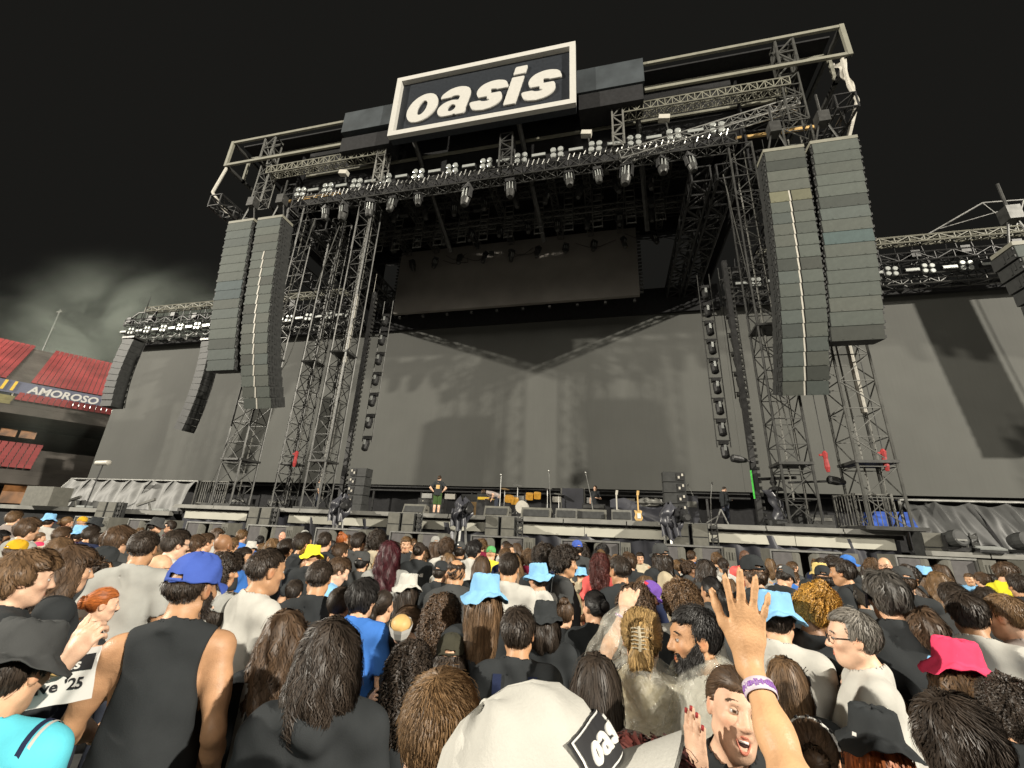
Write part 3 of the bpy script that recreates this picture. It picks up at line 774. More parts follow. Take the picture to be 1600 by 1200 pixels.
# ceiling screen
cs = thing("ceiling_screen", (-7, 27, 20), "large blank dark brown video screen hung high inside the roof", "screen")
MB().box2((-16.5, 27.0, 17.75), (2.35, 27.3, 23.45)).build("screen_face", M_video, cs)
for i in range(18):
    for xx in (2.5, -16.6): MB().box((xx, 27.1, 18 + i * .3), (.25, .2, .07)).build("hanging_bracket", M_alud, cs)
for xx in range(-16, 3, 2): MB().box((xx, 27.3, 17.5), (.18, .2, .16)).build("rim_lamp", M_alud, cs)

# wing trusses over the side screens
def wing(xa, xb, lab):
    t = thing("wing_truss", ((xa + xb) / 2, 29, 18), lab, "truss", "wing trusses over the side screens")
    MB().truss((xa, 29, 18.35), (xb, 29, 18.35), .7, .7, int((xb - xa) / 1.0), .05, .03).build("lower_truss", M_alud, t)
    MB().truss((xa, 28.6, 19.8), (xb, 28.6, 19.8), .6, .6, int((xb - xa) / 1.0), .05, .03).build("middle_truss", M_dark, t)
    b = MB().truss((xa + 2, 28.6, 21.2), (xb, 28.6, 21.2), .45, .45, int((xb - xa) / .9), .06, .04); b.build("upper_truss", M_cream, t)
    b = MB()
    r4 = random.Random(int(xa * 10))
    for i in range(int((xb - xa) / .9)):
        xx = xa + .4 + i * .9; b.tube((xx, 28.7, 18.4), (xx + r4.uniform(-.3, .3), 28.7, 21.1), .035, 5)
        if i % 3 == 0: b.box((xx, 28.5, 20.2 + r4.uniform(-.3, .3)), (.5, .4, .5))
    b.build("hanger", M_dark, t)
    MB().box2((xa + .2, 29.35, 17.7), (xb, 29.7, 18.25)).build("screen_roller", M_black, t)
    for i in range(int((xb - xa) / 2)):
        xx = xa + .6 + i * 2
        o = copy_tree(bl); o.location = (xx + .9, 28.2, 18.75); o["label"] = "four lamp blinder cluster along the %s wing truss, %s from its left end" % ("left" if xa < 0 else "right", ORD[i]); o["group"] = "blinders on the %s wing truss" % ("left" if xa < 0 else "right")
        o = copy_tree(strobe); o.location = (xx, 28.2, 18.7); o["label"] = "pale strobe bar along the %s wing truss, %s from its left end" % ("left" if xa < 0 else "right", ORD[i]); o["group"] = "strobes on the %s wing truss" % ("left" if xa < 0 else "right")
wing(-46.8, -20.5, "busy dark truss with lamps above the left half of the screen wall")
wing(8.6, 33, "busy dark truss with lamps above the right half of the screen wall")
t = thing("delta_frame", (25, 29, 21.4), "faint triangular steel frame rising above the right wing truss", "frame")
MB().poly([(20.5, 29, 21.4), (24.8, 29, 23.9), (27, 29, 23.8), (25.9, 29, 21.5)], .07, 6).tube((24.8, 29, 23.9), (26, 29, 21.5), .05).tube((22, 29, 22.2), (25.5, 29, 23.1), .04).build("lattice", M_alud, t)
t = thing("delta_frame", (-45.5, 29, 20), "faint boxy steel frame at the far left end of the wing truss", "frame")
MB().poly([(-47.2, 28.6, 19.9), (-45.8, 28.6, 21.0), (-43.5, 28.6, 21.0), (-44.2, 28.6, 19.9), (-47.2, 28.6, 19.9)], .06, 6).build("lattice", M_alud, t)

# ================================================================== BARRIERS
def barrier(pts, lab, z0):
    t = thing("steel_barrier", (*pts[0], z0), lab, "barrier", "steel barriers at the stage ends")
    rails = MB(); 
    for a, c in zip(pts, pts[1:]):
        a3, c3 = Vector((*a, z0)), Vector((*c, z0)); n = int((c3 - a3).length / .13)
        rails.tube(a3 + Vector((0, 0, 1.2)), c3 + Vector((0, 0, 1.2)), .035); rails.tube(a3 + Vector((0, 0, .12)), c3 + Vector((0, 0, .12)), .03)
        for i in range(n + 1):
            p = a3 + (c3 - a3) * (i / n); MB().tube(p + Vector((0, 0, .12)), p + Vector((0, 0, 1.2)), .014, 5).build("bar", M_steel, t)
        for p in (a3, c3): rails.tube(p, p + Vector((0, 0, 1.25)), .05)
    rails.build("frame", M_steel, t)
barrier([(-21.4, 19.0), (-20.6, 18.2), (-18.9, 18.2)], "galvanised barrier with vertical bars beside the grey tarpaulin", 2.4)
barrier([(8.2, 18.9), (8.4, 17.9), (9.55, 17.9)], "galvanised barrier with vertical bars round the right tower foot", 2.4)
o = MB().box((10.4, 20, 2.75), (1.4, .8, .5)).box((10.2, 20, 3.05), (.8, .7, .2)).box((10.8, 20, 3.06), (.5, .6, .2)).build("tarp_bundle", M_blue); tag(o, "bright blue bundle behind the right barrier", "bundle")
t = thing("searchlight", (10.3, 16.6, 1.8), "round black searchlight on the right platform lip", "lamp")
MB().lathe([(.05, .3), (.2, .22), (.26, 0), (.25, -.2), (.2, -.22)], (10.3, 16.65, 2.2), 16, (-.3, 1, -.2)).build("head", M_boxd, t); MB().box((10.3, 16.7, 1.9), (.58, .3, .12)).box((10.05, 16.7, 2.1), (.05, .15, .4)).box((10.55, 16.7, 2.1), (.05, .15, .4)).build("yoke", M_dark, t)
MB().box((10.3, 16.39, 2.17), (.3, .02, .05)).build("rim", M_alu, t)
t = thing("searchlight", (11.95, 16.6, 1.8), "second black searchlight cut by the right picture edge", "lamp")
MB().lathe([(.05, .3), (.2, .22), (.26, 0), (.25, -.2), (.2, -.22)], (11.95, 16.65, 2.2), 16, (-.3, 1, -.2)).build("head", M_boxd, t); MB().box((11.95, 16.7, 1.9), (.5, .3, .12)).build("yoke", M_dark, t)
t = thing("floor_light", (11.05, 16.55, 1.82), "flat pale floor light on the right platform lip", "lamp"); MB().box((11.05, 16.55, 1.9), (.7, .3, .1)).build("housing", M_dark, t); MB().box((11.05, 16.5, 1.97), (.66, .25, .04), Matrix.Rotation(.3, 3, 'X')).build("lens", M_lens, t)
for xx in (-30.6, -28.5, -23.4):
    t = thing("floor_bracket", (xx, 18, 2.06), "angled pale bracket lying %s below the grey swags" % {-30.6: "leftmost", -28.5: "second", -23.4: "rightmost"}[xx], "bracket")
    MB().box((xx, 17.9, 2.45), (1.1, .12, .12), Matrix.Rotation(-.3, 3, 'Y')).build("arm", M_steel, t); MB().tube((xx + .3, 18, 2.06), (xx + .1, 18, 2.4), .05).build("leg", M_steel, t); MB().box((xx + 1.2, 17.8, 2.12), (.7, .3, .1)).build("lens_block", M_lens, t)
t = thing("shotgun_microphone", (-26.8, 17.6, 2.0), "fuzzy pale rod microphone on a stand above the grey tarpaulin", "microphone")
MB().lathe([(.05, -.5), (.13, -.42), (.14, .42), (.05, .5)], (-26.8, 17.6, 4.4), 12, (1, 0, .02)).build("windshield", M_pale, t); MB().tube((-26.95, 17.6, 2.0), (-26.75, 17.6, 4.3), .03).build("stand", M_dark, t)
t = thing("speaker_cabinet", (-29.9, 17.4, 2.06), "grey speaker cabinet left of the grey tarpaulin", "loudspeaker")
MB().box((-30.2, 17.5, 2.55), (1.0, .9, 1.0)).build("left_cabinet", M_subcase, t); MB().box((-29.15, 17.45, 2.55), (1.0, .9, .98)).build("right_cabinet", M_subcase, t)

# ================================================================== BACKLINE
def amp(x, y, w, h, lab, m=M_dark, face=None, z=2.4):
    t = thing("amplifier", (x, y, z), lab, "amplifier")
    MB().box((x, y, z + h / 2), (w, .5, h)).build("cabinet", m, t)
    MB().box((x, y - .26, z + h * .38), (w * .86, .02, h * .6)).build("grille", face or M_boxd, t)
    MB().box((x, y - .26, z + h * .84), (w * .86, .02, h * .18)).build("control_panel", M_alud, t)
    for s in (-.3, .3): MB().box((x + s * w, y - .275, z + h * .84), (.05, .02, .05)).build("knob", M_pale, t)
amp(-9.6, 22.5, 1.5, .95, "low black amplifier left of the man in shorts")
amp(-7.4, 23, 1.3, 1.25, "brown fronted amplifier right of the man in shorts", M_boxd, M_brown)
t = thing("amplifier", (-5.9, 20.5, 2.4), "tall black amplifier with a yellow front strip", "amplifier")
MB().box((-5.9, 20.5, 2.95), (.95, .5, 1.1)).build("cabinet", M_boxd, t); MB().box((-5.9, 20.23, 3.28), (.85, .02, .12)).build("yellow_strip", M_yel, t); MB().box((-5.9, 20.23, 2.8), (.85, .02, .75)).build("grille", M_dark, t)
for x, y, w, lab in ((-9.0, 19.2, 1.1, "grey floor monitor left of the man in shorts"), (-4.9, 18.7, 1.1, "grey floor monitor beside the bent crew member"), (-3.2, 18.9, 1.3, "grey floor monitor below the golden drums"), (-.9, 19.0, 1.3, "grey floor monitor left of the keyboard player"), (.35, 18.6, .8, "pale wedge monitor before the white guitar"), (-1.9, 18.8, .9, "dark floor monitor below the cymbals")):
    t = thing("floor_monitor", (x, y, 2.4), lab, "monitor")
    MB().add([(x - w / 2, y - .3, 2.4), (x + w / 2, y - .3, 2.4), (x + w / 2, y + .35, 2.4), (x - w / 2, y + .35, 2.4), (x - w / 2, y - .1, 2.85), (x + w / 2, y - .1, 2.85), (x + w / 2, y + .3, 2.75), (x - w / 2, y + .3, 2.75)],
             [(3, 2, 1, 0), (4, 5, 6, 7), (0, 1, 5, 4), (1, 2, 6, 5), (2, 3, 7, 6), (3, 0, 4, 7)]).build("cabinet", M_subcase if w > 1 else M_steel, t)
    MB().box((x, y - .22, 2.62), (w * .85, .03, .3), Matrix.Rotation(-.4, 3, 'X')).build("grille", M_boxd, t)
    MB().box((x + w / 2 + .01, y, 2.6), (.02, .2, .06)).build("handle", M_dark, t)
dk = thing("drum_kit", (-4.4, 23, 2.4), "drum kit with golden shells beside silver cymbal stands", "drum kit")
MB().box((-4.0, 23.2, 2.55), (3.4, 2.2, .3)).build("riser", M_dark, dk)
MB().lathe([(.32, -.22), (.33, -.2), (.33, .2), (.32, .22)], (-4.6, 22.6, 3.05), 20, (0, 1, 0)).build("bass_drum", M_pale, dk)
for i, (x, z, r) in enumerate(((-5.3, 3.45, .22), (-4.2, 3.6, .2), (-3.8, 3.65, .18), (-5.0, 3.35, .2))):
    MB().lathe([(r, -.16), (r * 1.05, -.15), (r * 1.05, .15), (r, .16)], (x, 22.5, z), 16, (.1, -.3, 1)).build("tom_drum", M_gold, dk)
for x, z in ((-5.6, 4.0), (-3.3, 4.1), (-2.7, 3.8), (-4.9, 4.2)):
    q = MB().lathe([(.01, .02), (.26, -.03), (.27, -.035), (.01, 0)], (x, 22.7, z), 18, (.15, -.2, 1)).build("cymbal", M_brown if x < -5 else M_alu, dk)
    MB().tube((x, 22.7, 2.7), (x, 22.7, z), .02).tube((x, 22.7, 2.9), (x + .2, 22.5, 2.7), .015).tube((x, 22.7, 2.9), (x - .2, 22.5, 2.7), .015).build("cymbal_stand", M_alu, dk)
MB().lathe([(.2, 0), (.2, .08)], (-4.9, 23.4, 3.1), 14).tube((-4.9, 23.4, 2.7), (-4.9, 23.4, 3.1), .03).build("stool", M_dark, dk)
t = thing("speaker_cabinet", (-2.0, 23, 2.4), "tall dark cabinet left of the keyboard player", "loudspeaker"); MB().box((-2.0, 23.2, 3.25), (1.1, .6, 1.7)).build("cabinet", M_skirt, t); MB().box((-2.6, 23, 3.25), (.07, .1, 1.75)).box((-1.4, 23, 3.25), (.07, .1, 1.75)).build("corner_post", M_steel, t)
t = thing("effects_rack", (-.9, 21, 2.4), "black equipment rack in front of the keyboard player", "rack"); MB().box((-.85, 21, 2.8), (1.05, .6, .8)).build("case", M_dark, t)
for i in range(4): MB().box((-.85, 20.68, 2.5 + i * .19), (.95, .04, .13)).build("drawer_unit", M_alud if i % 2 else M_boxd, t)
t = thing("tarp_cover", (1.4, 21, 2.4), "dark cover thrown over gear behind the two guitars", "cover")
grid_mesh("cloth", 30, 16, lambda u, v: (-.1 + 2.6 * u, 21.2 - .5 * (1 - v) + .1 * math.sin(u * 9 + v * 7) * (1 - v), 2.4 + v * (.95 + .18 * math.sin(u * 6 + .4)) + .02 * math.sin(u * 30)), M_skirt, t)
lumpy("bundle", (1.7, 21.3, 3.35), (.55, .3, .2), M_steel, t, 12)
def guitar(x, m, hd, lab):
    t = thing("electric_guitar", (x, 19.2, 2.4), lab, "guitar")
    out = [(-.05, .40), (.06, .44), (.15, .40), (.12, .27), (.17, .12), (.12, 0.0), (0, -.03), (-.12, 0), (-.17, .12), (-.12, .27), (-.17, .42), (-.1, .42)]
    z0 = 2.47; n = len(out)
    b = MB(); b.add([(x + a * 1.0, 19.2, z0 + c) for a, c in out] + [(x + a, 19.25, z0 + c) for a, c in out], [tuple(range(n)), tuple(range(n, 2 * n))[::-1]] + [(i, n + i, n + (i + 1) % n, (i + 1) % n) for i in range(n)]); b.build("body", m, t)
    MB().box((x, 19.19, z0 + .72), (.055, .03, .66)).build("neck", M_wood if hd is M_wood else M_pale, t)
    MB().box((x + .02, 19.2, z0 + 1.13), (.10, .03, .19), Matrix.Rotation(.15, 3, 'Y')).build("headstock", hd, t)
    MB().box((x + .02, 19.185, z0 + .2), (.14, .02, .2)).build("pickguard", M_inkw, t)
    b = MB().tube((x - .15, 19.2, 2.4), (x, 19.35, 2.9), .02).tube((x + .15, 19.2, 2.4), (x, 19.35, 2.9), .02).tube((x, 19.5, 2.4), (x, 19.35, 2.9), .02); b.build("stand", M_dark, t)
guitar(-.02 + .2, M_pale, M_pale, "cream electric guitar on a stand, left one of the pair")
guitar(1.05, M_wood, M_wood, "pale yellow bass guitar with maple neck, right one of the pair")
for x, y, z, dx, lab in ((-5.15, 20, 4.35, 0, "straight microphone stand left of the drums"), (-3.0, 21, 4.7, .15, "thin microphone stand above the cymbals"), (-1.15, 20, 4.5, .35, "boom microphone stand left of the keyboard player"), (3.3, 20.5, 4.1, .4, "boom microphone stand right of the small stack"), (4.3, 20.5, 4.2, -.2, "microphone stand beside the man in black")):
    t = thing("microphone_stand", (x, y, 2.4), lab, "microphone")
    MB().tube((x + dx, y, 2.42), (x + dx * .6, y, 3.5), .02).tube((x + dx * .6, y, 3.5), (x, y, z), .014).build("pole", M_alu, t)
    MB().lathe([(.18, 0), (.18, .02), (.03, .04)], (x + dx, y, 2.4), 12).build("base", M_dark, t); MB().lathe([(.02, -.12), (.03, 0), (.045, .06), (.02, .1)], (x, y, z), 10, (-.3, -.8, .5)).build("microphone", M_alu, t)
t = thing("shrouded_spotlight", (6.3, 19, 2.4), "follow spot wrapped in twisted black cloth left of the right lattice tower", "spotlight")
MB().box((6.2, 19, 2.55), (.75, .5, .3)).build("base_case", M_boxd, t)
grid_mesh("wrap", 20, 20, lambda u, v: (6.25 + .1 * math.sin(v * 4) - .15 * v + (.2 + .05 * math.sin(v * 14 + u * 12.6)) * math.cos(6.283 * u), 19 + .2 * math.sin(6.283 * u), 2.7 + 1.1 * v), M_skirt, t)
MB().lathe([(.3, -.06), (.22, .05), (.1, .1)], (6.3, 19, 3.85), 14).build("shade", M_dark, t); MB().lathe([(.08, -.12), (.14, 0), (.05, .2)], (6.25, 19, 4.1), 10).build("head", M_dark, t)
MB().tube((5.7, 19.3, 4.25), (7.2, 19.3, 4.35), .06).build("arm", M_dark, t)
t = thing("flight_case", (7.0, 19.6, 2.4), "black flight case with bright metal edges by the right lattice tower", "case")
MB().box((7.05, 19.6, 2.85), (.6, .5, .85)).build("case", M_boxd, t); MB().box((6.74, 19.33, 2.85), (.05, .05, .9)).box((7.36, 19.33, 2.85), (.05, .05, .9)).box((7.05, 19.33, 3.29), (.62, .05, .05)).build("edge_trim", M_alu, t)
t = thing("folding_chair", (4.2, 19.4, 2.4), "folded silver stand left of the man in black", "stand"); MB().poly([(4.0, 19.4, 2.4), (4.3, 19.4, 3.05), (4.55, 19.4, 2.4)], .03).poly([(3.7, 19.4, 2.5), (4.2, 19.4, 2.8)], .03).build("frame", M_alu, t); MB().box((4.25, 19.4, 2.75), (.3, .05, .04)).build("seat", M_dark, t)
for x, y, w, h, m, lab in ((-9.75, 23.2, .7, .5, M_alud, "small silver amplifier head on the left backline"), (-17.0, 20, 1.4, .5, M_dark, "low dark gear pile left of the standing man"), (-19.6, 20, 1.2, .5, M_dark, "low dark gear pile behind the left barrier"), (-6.9, 24.5, 1.0, .4, M_alud, "silver fronted box behind the brown amplifier"), (3.2, 20.2, .7, 1.2, M_skirt, "dark cabinet right of the small stack"), (8.2, 20.5, .9, .6, M_alud, "tangle of silver gear behind the right barrier")):
    t = thing("equipment_case", (x, y, 2.4), lab, "case"); MB().box((x, y, 2.4 + h / 2), (w, .6, h)).build("case", m, t); MB().box((x, y - .31, 2.4 + h * .7), (w * .8, .02, h * .2)).build("face_plate", M_steel, t)

# ================================================================== STADIUM STAND AT THE LEFT
U_, N_ = Vector((.52, .855, 0)), Vector((-.855, .52, 0))
P0 = Vector((-68.5, 36, 0))
def sp(s, t, z): return P0 + U_ * s + N_ * t + Vector((0, 0, z))
sd = thing("stadium_stand", (-75, 40, 0), "tiered stadium stand with red seats and a long blue banner", "stand")
s0, s1 = -60, 70
def slab(b, s0, s1, t0, t1, z0, z1):
    vs = [sp(s, t, z) for z in (z0, z1) for s, t in ((s0, t0), (s1, t0), (s1, t1), (s0, t1))]
    b.add(vs, [(3, 2, 1, 0), (4, 5, 6, 7), (0, 1, 5, 4), (1, 2, 6, 5), (2, 3, 7, 6), (3, 0, 4, 7)])
b = MB()
for i in range(3): slab(b, s0, s1, i * .9, 6, 13.6 + i * .45, 13.6 + (i + 1) * .45)
for i in range(19): slab(b, s0, s1, 6.6 + i * .75, 24, 17.2 + i * .45, 17.2 + (i + 1) * .45)
slab(b, s0, s1, 0.0, 24, 12.6, 13.59); slab(b, s0, s1, 14, 25, 0, 12.5); slab(b, s0, s1, 5.8, 24, 13.6, 14.9)
for i in range(7): slab(b, s0, s1, -9 + i * .9, 8, 5.2 + i * .45, 5.2 + (i + 1) * .45)
slab(b, s0, s1, -9.1, 8, 4.3, 5.19)
b.build("concrete_terrace", M_conc, sd)
b = MB(); r5 = random.Random(5)
def seats(rows, t0, dt, z0, dz, sa, sb):
    for i in range(rows):
        s = sa
        while s < sb:
            if not any(abs(s - c) < 1.0 for c in (-24, -13, -3.2, 9, 20)):
                p = sp(s, t0 + i * dt + .45, z0 + i * dz + .28)
                w = .24
                b.add([p + U_ * -w + N_ * -.2, p + U_ * w + N_ * -.2, p + U_ * w + N_ * .2, p + U_ * -w + N_ * .2, p + U_ * -w + N_ * .28 + Vector((0, 0, .42)), p + U_ * w + N_ * .28 + Vector((0, 0, .42))], [(0, 1, 2, 3), (3, 2, 5, 4)])
            s += .55
seats(3, 0, .9, 14.05, .45, -14, 22); seats(19, 6.6, .75, 17.65, .45, -16, 24); seats(7, -9, .9, 5.65, .45, -16, 2)
tag(b.build("seat_rows", M_seat, sd), kind="stuff")
b = MB()
for c in (-3.2, 9):
    for i in range(3): slab(b, c - .9, c + .9, i * .9 - .02, 6, 13.62 + i * .45, 14.06 + i * .45)
b.build("stair_flight", M_stair, sd)
for i in range(9):
    b = MB(); slab(b, -8 + i * 2.6, -8 + i * 2.6 + 2.3, 5.6, 5.7, 15.0, 16.2); b.build("box_window", M_lens if i in (4, 5) else M_fascia, sd)
    b = MB(); slab(b, -8.2 + i * 2.6, -8.05 + i * 2.6, 5.5, 5.6, 14.9, 16.3); b.build("window_post", M_pale, sd)
b = MB(); slab(b, -5.0, 8.5, 5.4, 5.5, 15.9, 17.5); bn = b.build("banner", M_banner, sd)
def banner_text(txt, s, z, size, m, shear=0.0):
    o = sp(s, 5.36, z)
    mtx = Matrix(((U_.x, 0, -N_.x, o.x), (U_.y, 0, -N_.y, o.y), (0, 1, 0, o.z), (0, 0, 0, 1)))
    text_obj("lettering", txt, size, .01, mtx, m, bn, bold=.03 * size, shear=shear)
banner_text("11", -3.6, 16.75, 1.7, M_yel, .15); banner_text("AMOROSO", 1.6, 16.65, 1.35, M_inkw, .15)
def at_b(s, z): return sp(s, 5.36, z)
b = MB(); b.add([at_b(6.2, 17.2), at_b(8.0, 17.2), at_b(7.9, 16.9), at_b(6.3, 16.9)], [(0, 1, 2, 3)]); b.add([at_b(6.3, 16.8), at_b(6.9, 16.8), at_b(7.1, 16.2)], [(0, 1, 2)]); b.add([at_b(7.3, 16.8), at_b(7.9, 16.8), at_b(7.1, 16.2)], [(0, 1, 2)]); b.build("crest", M_inkw, bn)
def emit(name, col, st):
    m = bpy.data.materials.new(name); m.use_nodes = True; q = m.node_tree.nodes["Principled BSDF"]
    q.inputs["Base Color"].default_value = (.1, .05, .02, 1); q.inputs["Emission Color"].default_value = (*col, 1); q.inputs["Emission Strength"].default_value = st
    n = m.node_tree.nodes.new("ShaderNodeTexNoise"); n.inputs["Scale"].default_value = .9; n.inputs["Detail"].default_value = 3
    r = m.node_tree.nodes.new("ShaderNodeMapRange"); r.inputs["From Min"].default_value = .35; r.inputs["From Max"].default_value = .65; r.inputs["To Min"].default_value = .1 * st; r.inputs["To Max"].default_value = 1.5 * st
    m.node_tree.links.new(n.outputs[0], r.inputs[0]); m.node_tree.links.new(r.outputs[0], q.inputs["Emission Strength"]); return m
M_glow = emit("lit_concourse", (1.0, .42, .14), .16)
for sa, sb, ta, z0, z1 in ((-2.6, -1.2, 5.6, 10.5, 11.4), (-.9, .5, 5.6, 10.5, 11.4)):
    b = MB(); slab(b, sa, sb, ta, ta + .1, z0, z1); b.build("lit_window", M_glow, sd)
for i in range(9):
    b = MB(); sa = -14 + i * 2.4; slab(b, sa, sa + 1.7, -6.6, -6.5, 2.4, 4.2); b.build("lit_window", M_glow, sd)
t = thing("light_mast", (-95, 60, 0), "faint thin mast behind the left stand", "mast")
MB().tube((-100, 50, 20), (-101, 50.5, 38), .12).build("pole", M_alud, t); MB().box((-101, 50.5, 37.5), (1.5, .2, .3)).box((-100.8, 50.5, 34), (.8, .2, .3)).build("lamp_bar", M_steel, t)

# drifting smoke over the left stand
me = bpy.data.meshes.new("smoke")
bm = bmesh.new(); bmesh.ops.create_icosphere(bm, subdivisions=3, radius=1); bm.to_mesh(me); bm.free()
o = bpy.data.objects.new("smoke", me); C.objects.link(o); tag(o, kind="stuff")
o.location = (-92, 54, 31); o.scale = (42, 18, 20)
m = bpy.data.materials.new("smoke"); m.use_nodes = True; nt = m.node_tree; nt.nodes.clear()
out = nt.nodes.new("ShaderNodeOutputMaterial"); pv = nt.nodes.new("ShaderNodeVolumePrincipled"); nt.links.new(pv.outputs[0], out.inputs["Volume"])
pv.inputs["Color"].default_value = (.66, .74, .66, 1); pv.inputs["Anisotropy"].default_value = 0.2
tc = nt.nodes.new("ShaderNodeTexCoord"); nz = nt.nodes.new("ShaderNodeTexNoise"); nz.inputs["Scale"].default_value = 2.0; nz.inputs["Detail"].default_value = 6; nz.inputs["Distortion"].default_value = .8
ln = nt.nodes.new("ShaderNodeVectorMath"); ln.operation = 'LENGTH'; nt.links.new(tc.outputs["Object"], ln.inputs[0]); nt.links.new(tc.outputs["Object"], nz.inputs["Vector"])
fa = nt.nodes.new("ShaderNodeMapRange"); fa.inputs["From Min"].default_value = 1; fa.inputs["From Max"].default_value = .0; fa.interpolation_type = "SMOOTHERSTEP"; nt.links.new(ln.outputs["Value"], fa.inputs[0])
cr = nt.nodes.new("ShaderNodeMapRange"); cr.inputs["From Min"].default_value = .44; cr.inputs["From Max"].default_value = .70; cr.inputs["To Max"].default_value = .17; nt.links.new(nz.outputs[0], cr.inputs[0])
mu = nt.nodes.new("ShaderNodeMath"); mu.operation = 'MULTIPLY'; nt.links.new(fa.outputs[0], mu.inputs[0]); nt.links.new(cr.outputs[0], mu.inputs[1]); nt.links.new(mu.outputs[0], pv.inputs["Density"])
me.materials.append(m)
o2 = o.copy(); o2.name = 'smoke'; C.objects.link(o2); o2.location = (-60, 33, 15); o2.scale = (17, 8, 13); m3 = m.copy(); o2.data = me.copy(); o2.data.materials[0] = m3
for n_ in m3.node_tree.nodes:
    if n_.type == 'MAP_RANGE' and abs(n_.inputs['To Max'].default_value - .17) < .01: n_.inputs['To Max'].default_value = .014
# ================================================================== PEOPLE: bodies, hair and clothing grown from smooth distance fields
class Field:
    def __init__(s, xs, ys, zs):
        s.xs, s.ys, s.zs = (np.asarray(a, np.float32) for a in (xs, ys, zs))
        s.d = np.full((len(xs), len(ys), len(zs)), .12, np.float32)
    def sl(s, lo, hi):
        r = []
        for a, l, h in ((s.xs, lo[0], hi[0]), (s.ys, lo[1], hi[1]), (s.zs, lo[2], hi[2])):
            i, j = np.searchsorted(a, l), np.searchsorted(a, h); r.append(slice(max(i - 1, 0), min(j + 1, len(a))))
        return r
    def pts(s, q):
        return np.meshgrid(s.xs[q[0]], s.ys[q[1]], s.zs[q[2]], indexing='ij', sparse=True)
    def prim(s, p, grow, q):
        X, Y, Z = s.pts(q)
        if p[0] == 'e':
            c, r = p[1], np.array(p[2]) + grow
            x, y, z = X - c[0], Y - c[1], Z - c[2]
            if len(p) > 3 and p[3] is not None:
                m = p[3]; x, y, z = (m[0][0] * x + m[1][0] * y + m[2][0] * z, m[0][1] * x + m[1][1] * y + m[2][1] * z, m[0][2] * x + m[1][2] * y + m[2][2] * z)
            k0 = np.sqrt((x / r[0]) ** 2 + (y / r[1]) ** 2 + (z / r[2]) ** 2)
            k1 = np.sqrt((x / r[0] ** 2) ** 2 + (y / r[1] ** 2) ** 2 + (z / r[2] ** 2) ** 2)
            return k0 * (k0 - 1) / np.maximum(k1, 1e-6)
        a, b = np.array(p[1]), np.array(p[2]); ab = b - a
        t = np.clip(((X - a[0]) * ab[0] + (Y - a[1]) * ab[1] + (Z - a[2]) * ab[2]) / max(ab @ ab, 1e-9), 0, 1)
        return np.sqrt((X - a[0] - t * ab[0]) ** 2 + (Y - a[1] - t * ab[1]) ** 2 + (Z - a[2] - t * ab[2]) ** 2) - (p[3] + grow + (p[4] - p[3]) * t)
    def add(s, p, k=.02, op='u', grow=0.0):
        m = k + .06
        if p[0] == 'e':
            r = max(p[2]) + grow + m; lo = [c - r for c in p[1]]; hi = [c + r for c in p[1]]
        else:
            r = max(p[3], p[4]) + grow + m
            lo = [min(p[1][i], p[2][i]) - r for i in range(3)]; hi = [max(p[1][i], p[2][i]) + r for i in range(3)]
        q = tuple(s.sl(lo, hi)); d1 = s.d[q]; d2 = s.prim(p, grow, q)
        if op == 's': d2 = -d2
        if k < 1e-4:
            s.d[q] = np.minimum(d1, d2) if op == 'u' else np.maximum(d1, d2); return
        if op == 'u':
            h = np.clip(.5 + .5 * (d1 - d2) / k, 0, 1); s.d[q] = d1 * (1 - h) + d2 * h - k * h * (1 - h)
        else:
            h = np.clip(.5 - .5 * (d1 - d2) / k, 0, 1); s.d[q] = d1 * (1 - h) + d2 * h + k * h * (1 - h)
    def cut(s, fn):
        X, Y, Z = np.meshgrid(s.xs, s.ys, s.zs, indexing='ij', sparse=True); s.d = np.maximum(s.d, fn(X, Y, Z)).astype(np.float32)
    def ripple(s, fn):
        X, Y, Z = np.meshgrid(s.xs, s.ys, s.zs, indexing='ij', sparse=True); s.d = (s.d + fn(X, Y, Z)).astype(np.float32)
    def mesh(s): return surface_nets(s.d, s.xs, s.ys, s.zs)
def axis(lo, hi, coarse, fines):
    """grid lines: coarse everywhere, finer inside the given (a, b, step) bands"""
    v = lo; out = [lo]
    while v < hi:
        st = coarse
        for a, b, f in fines:
            if a - coarse <= v <= b: st = min(st, f)
        v += st; out.append(v)
    return np.array(out)

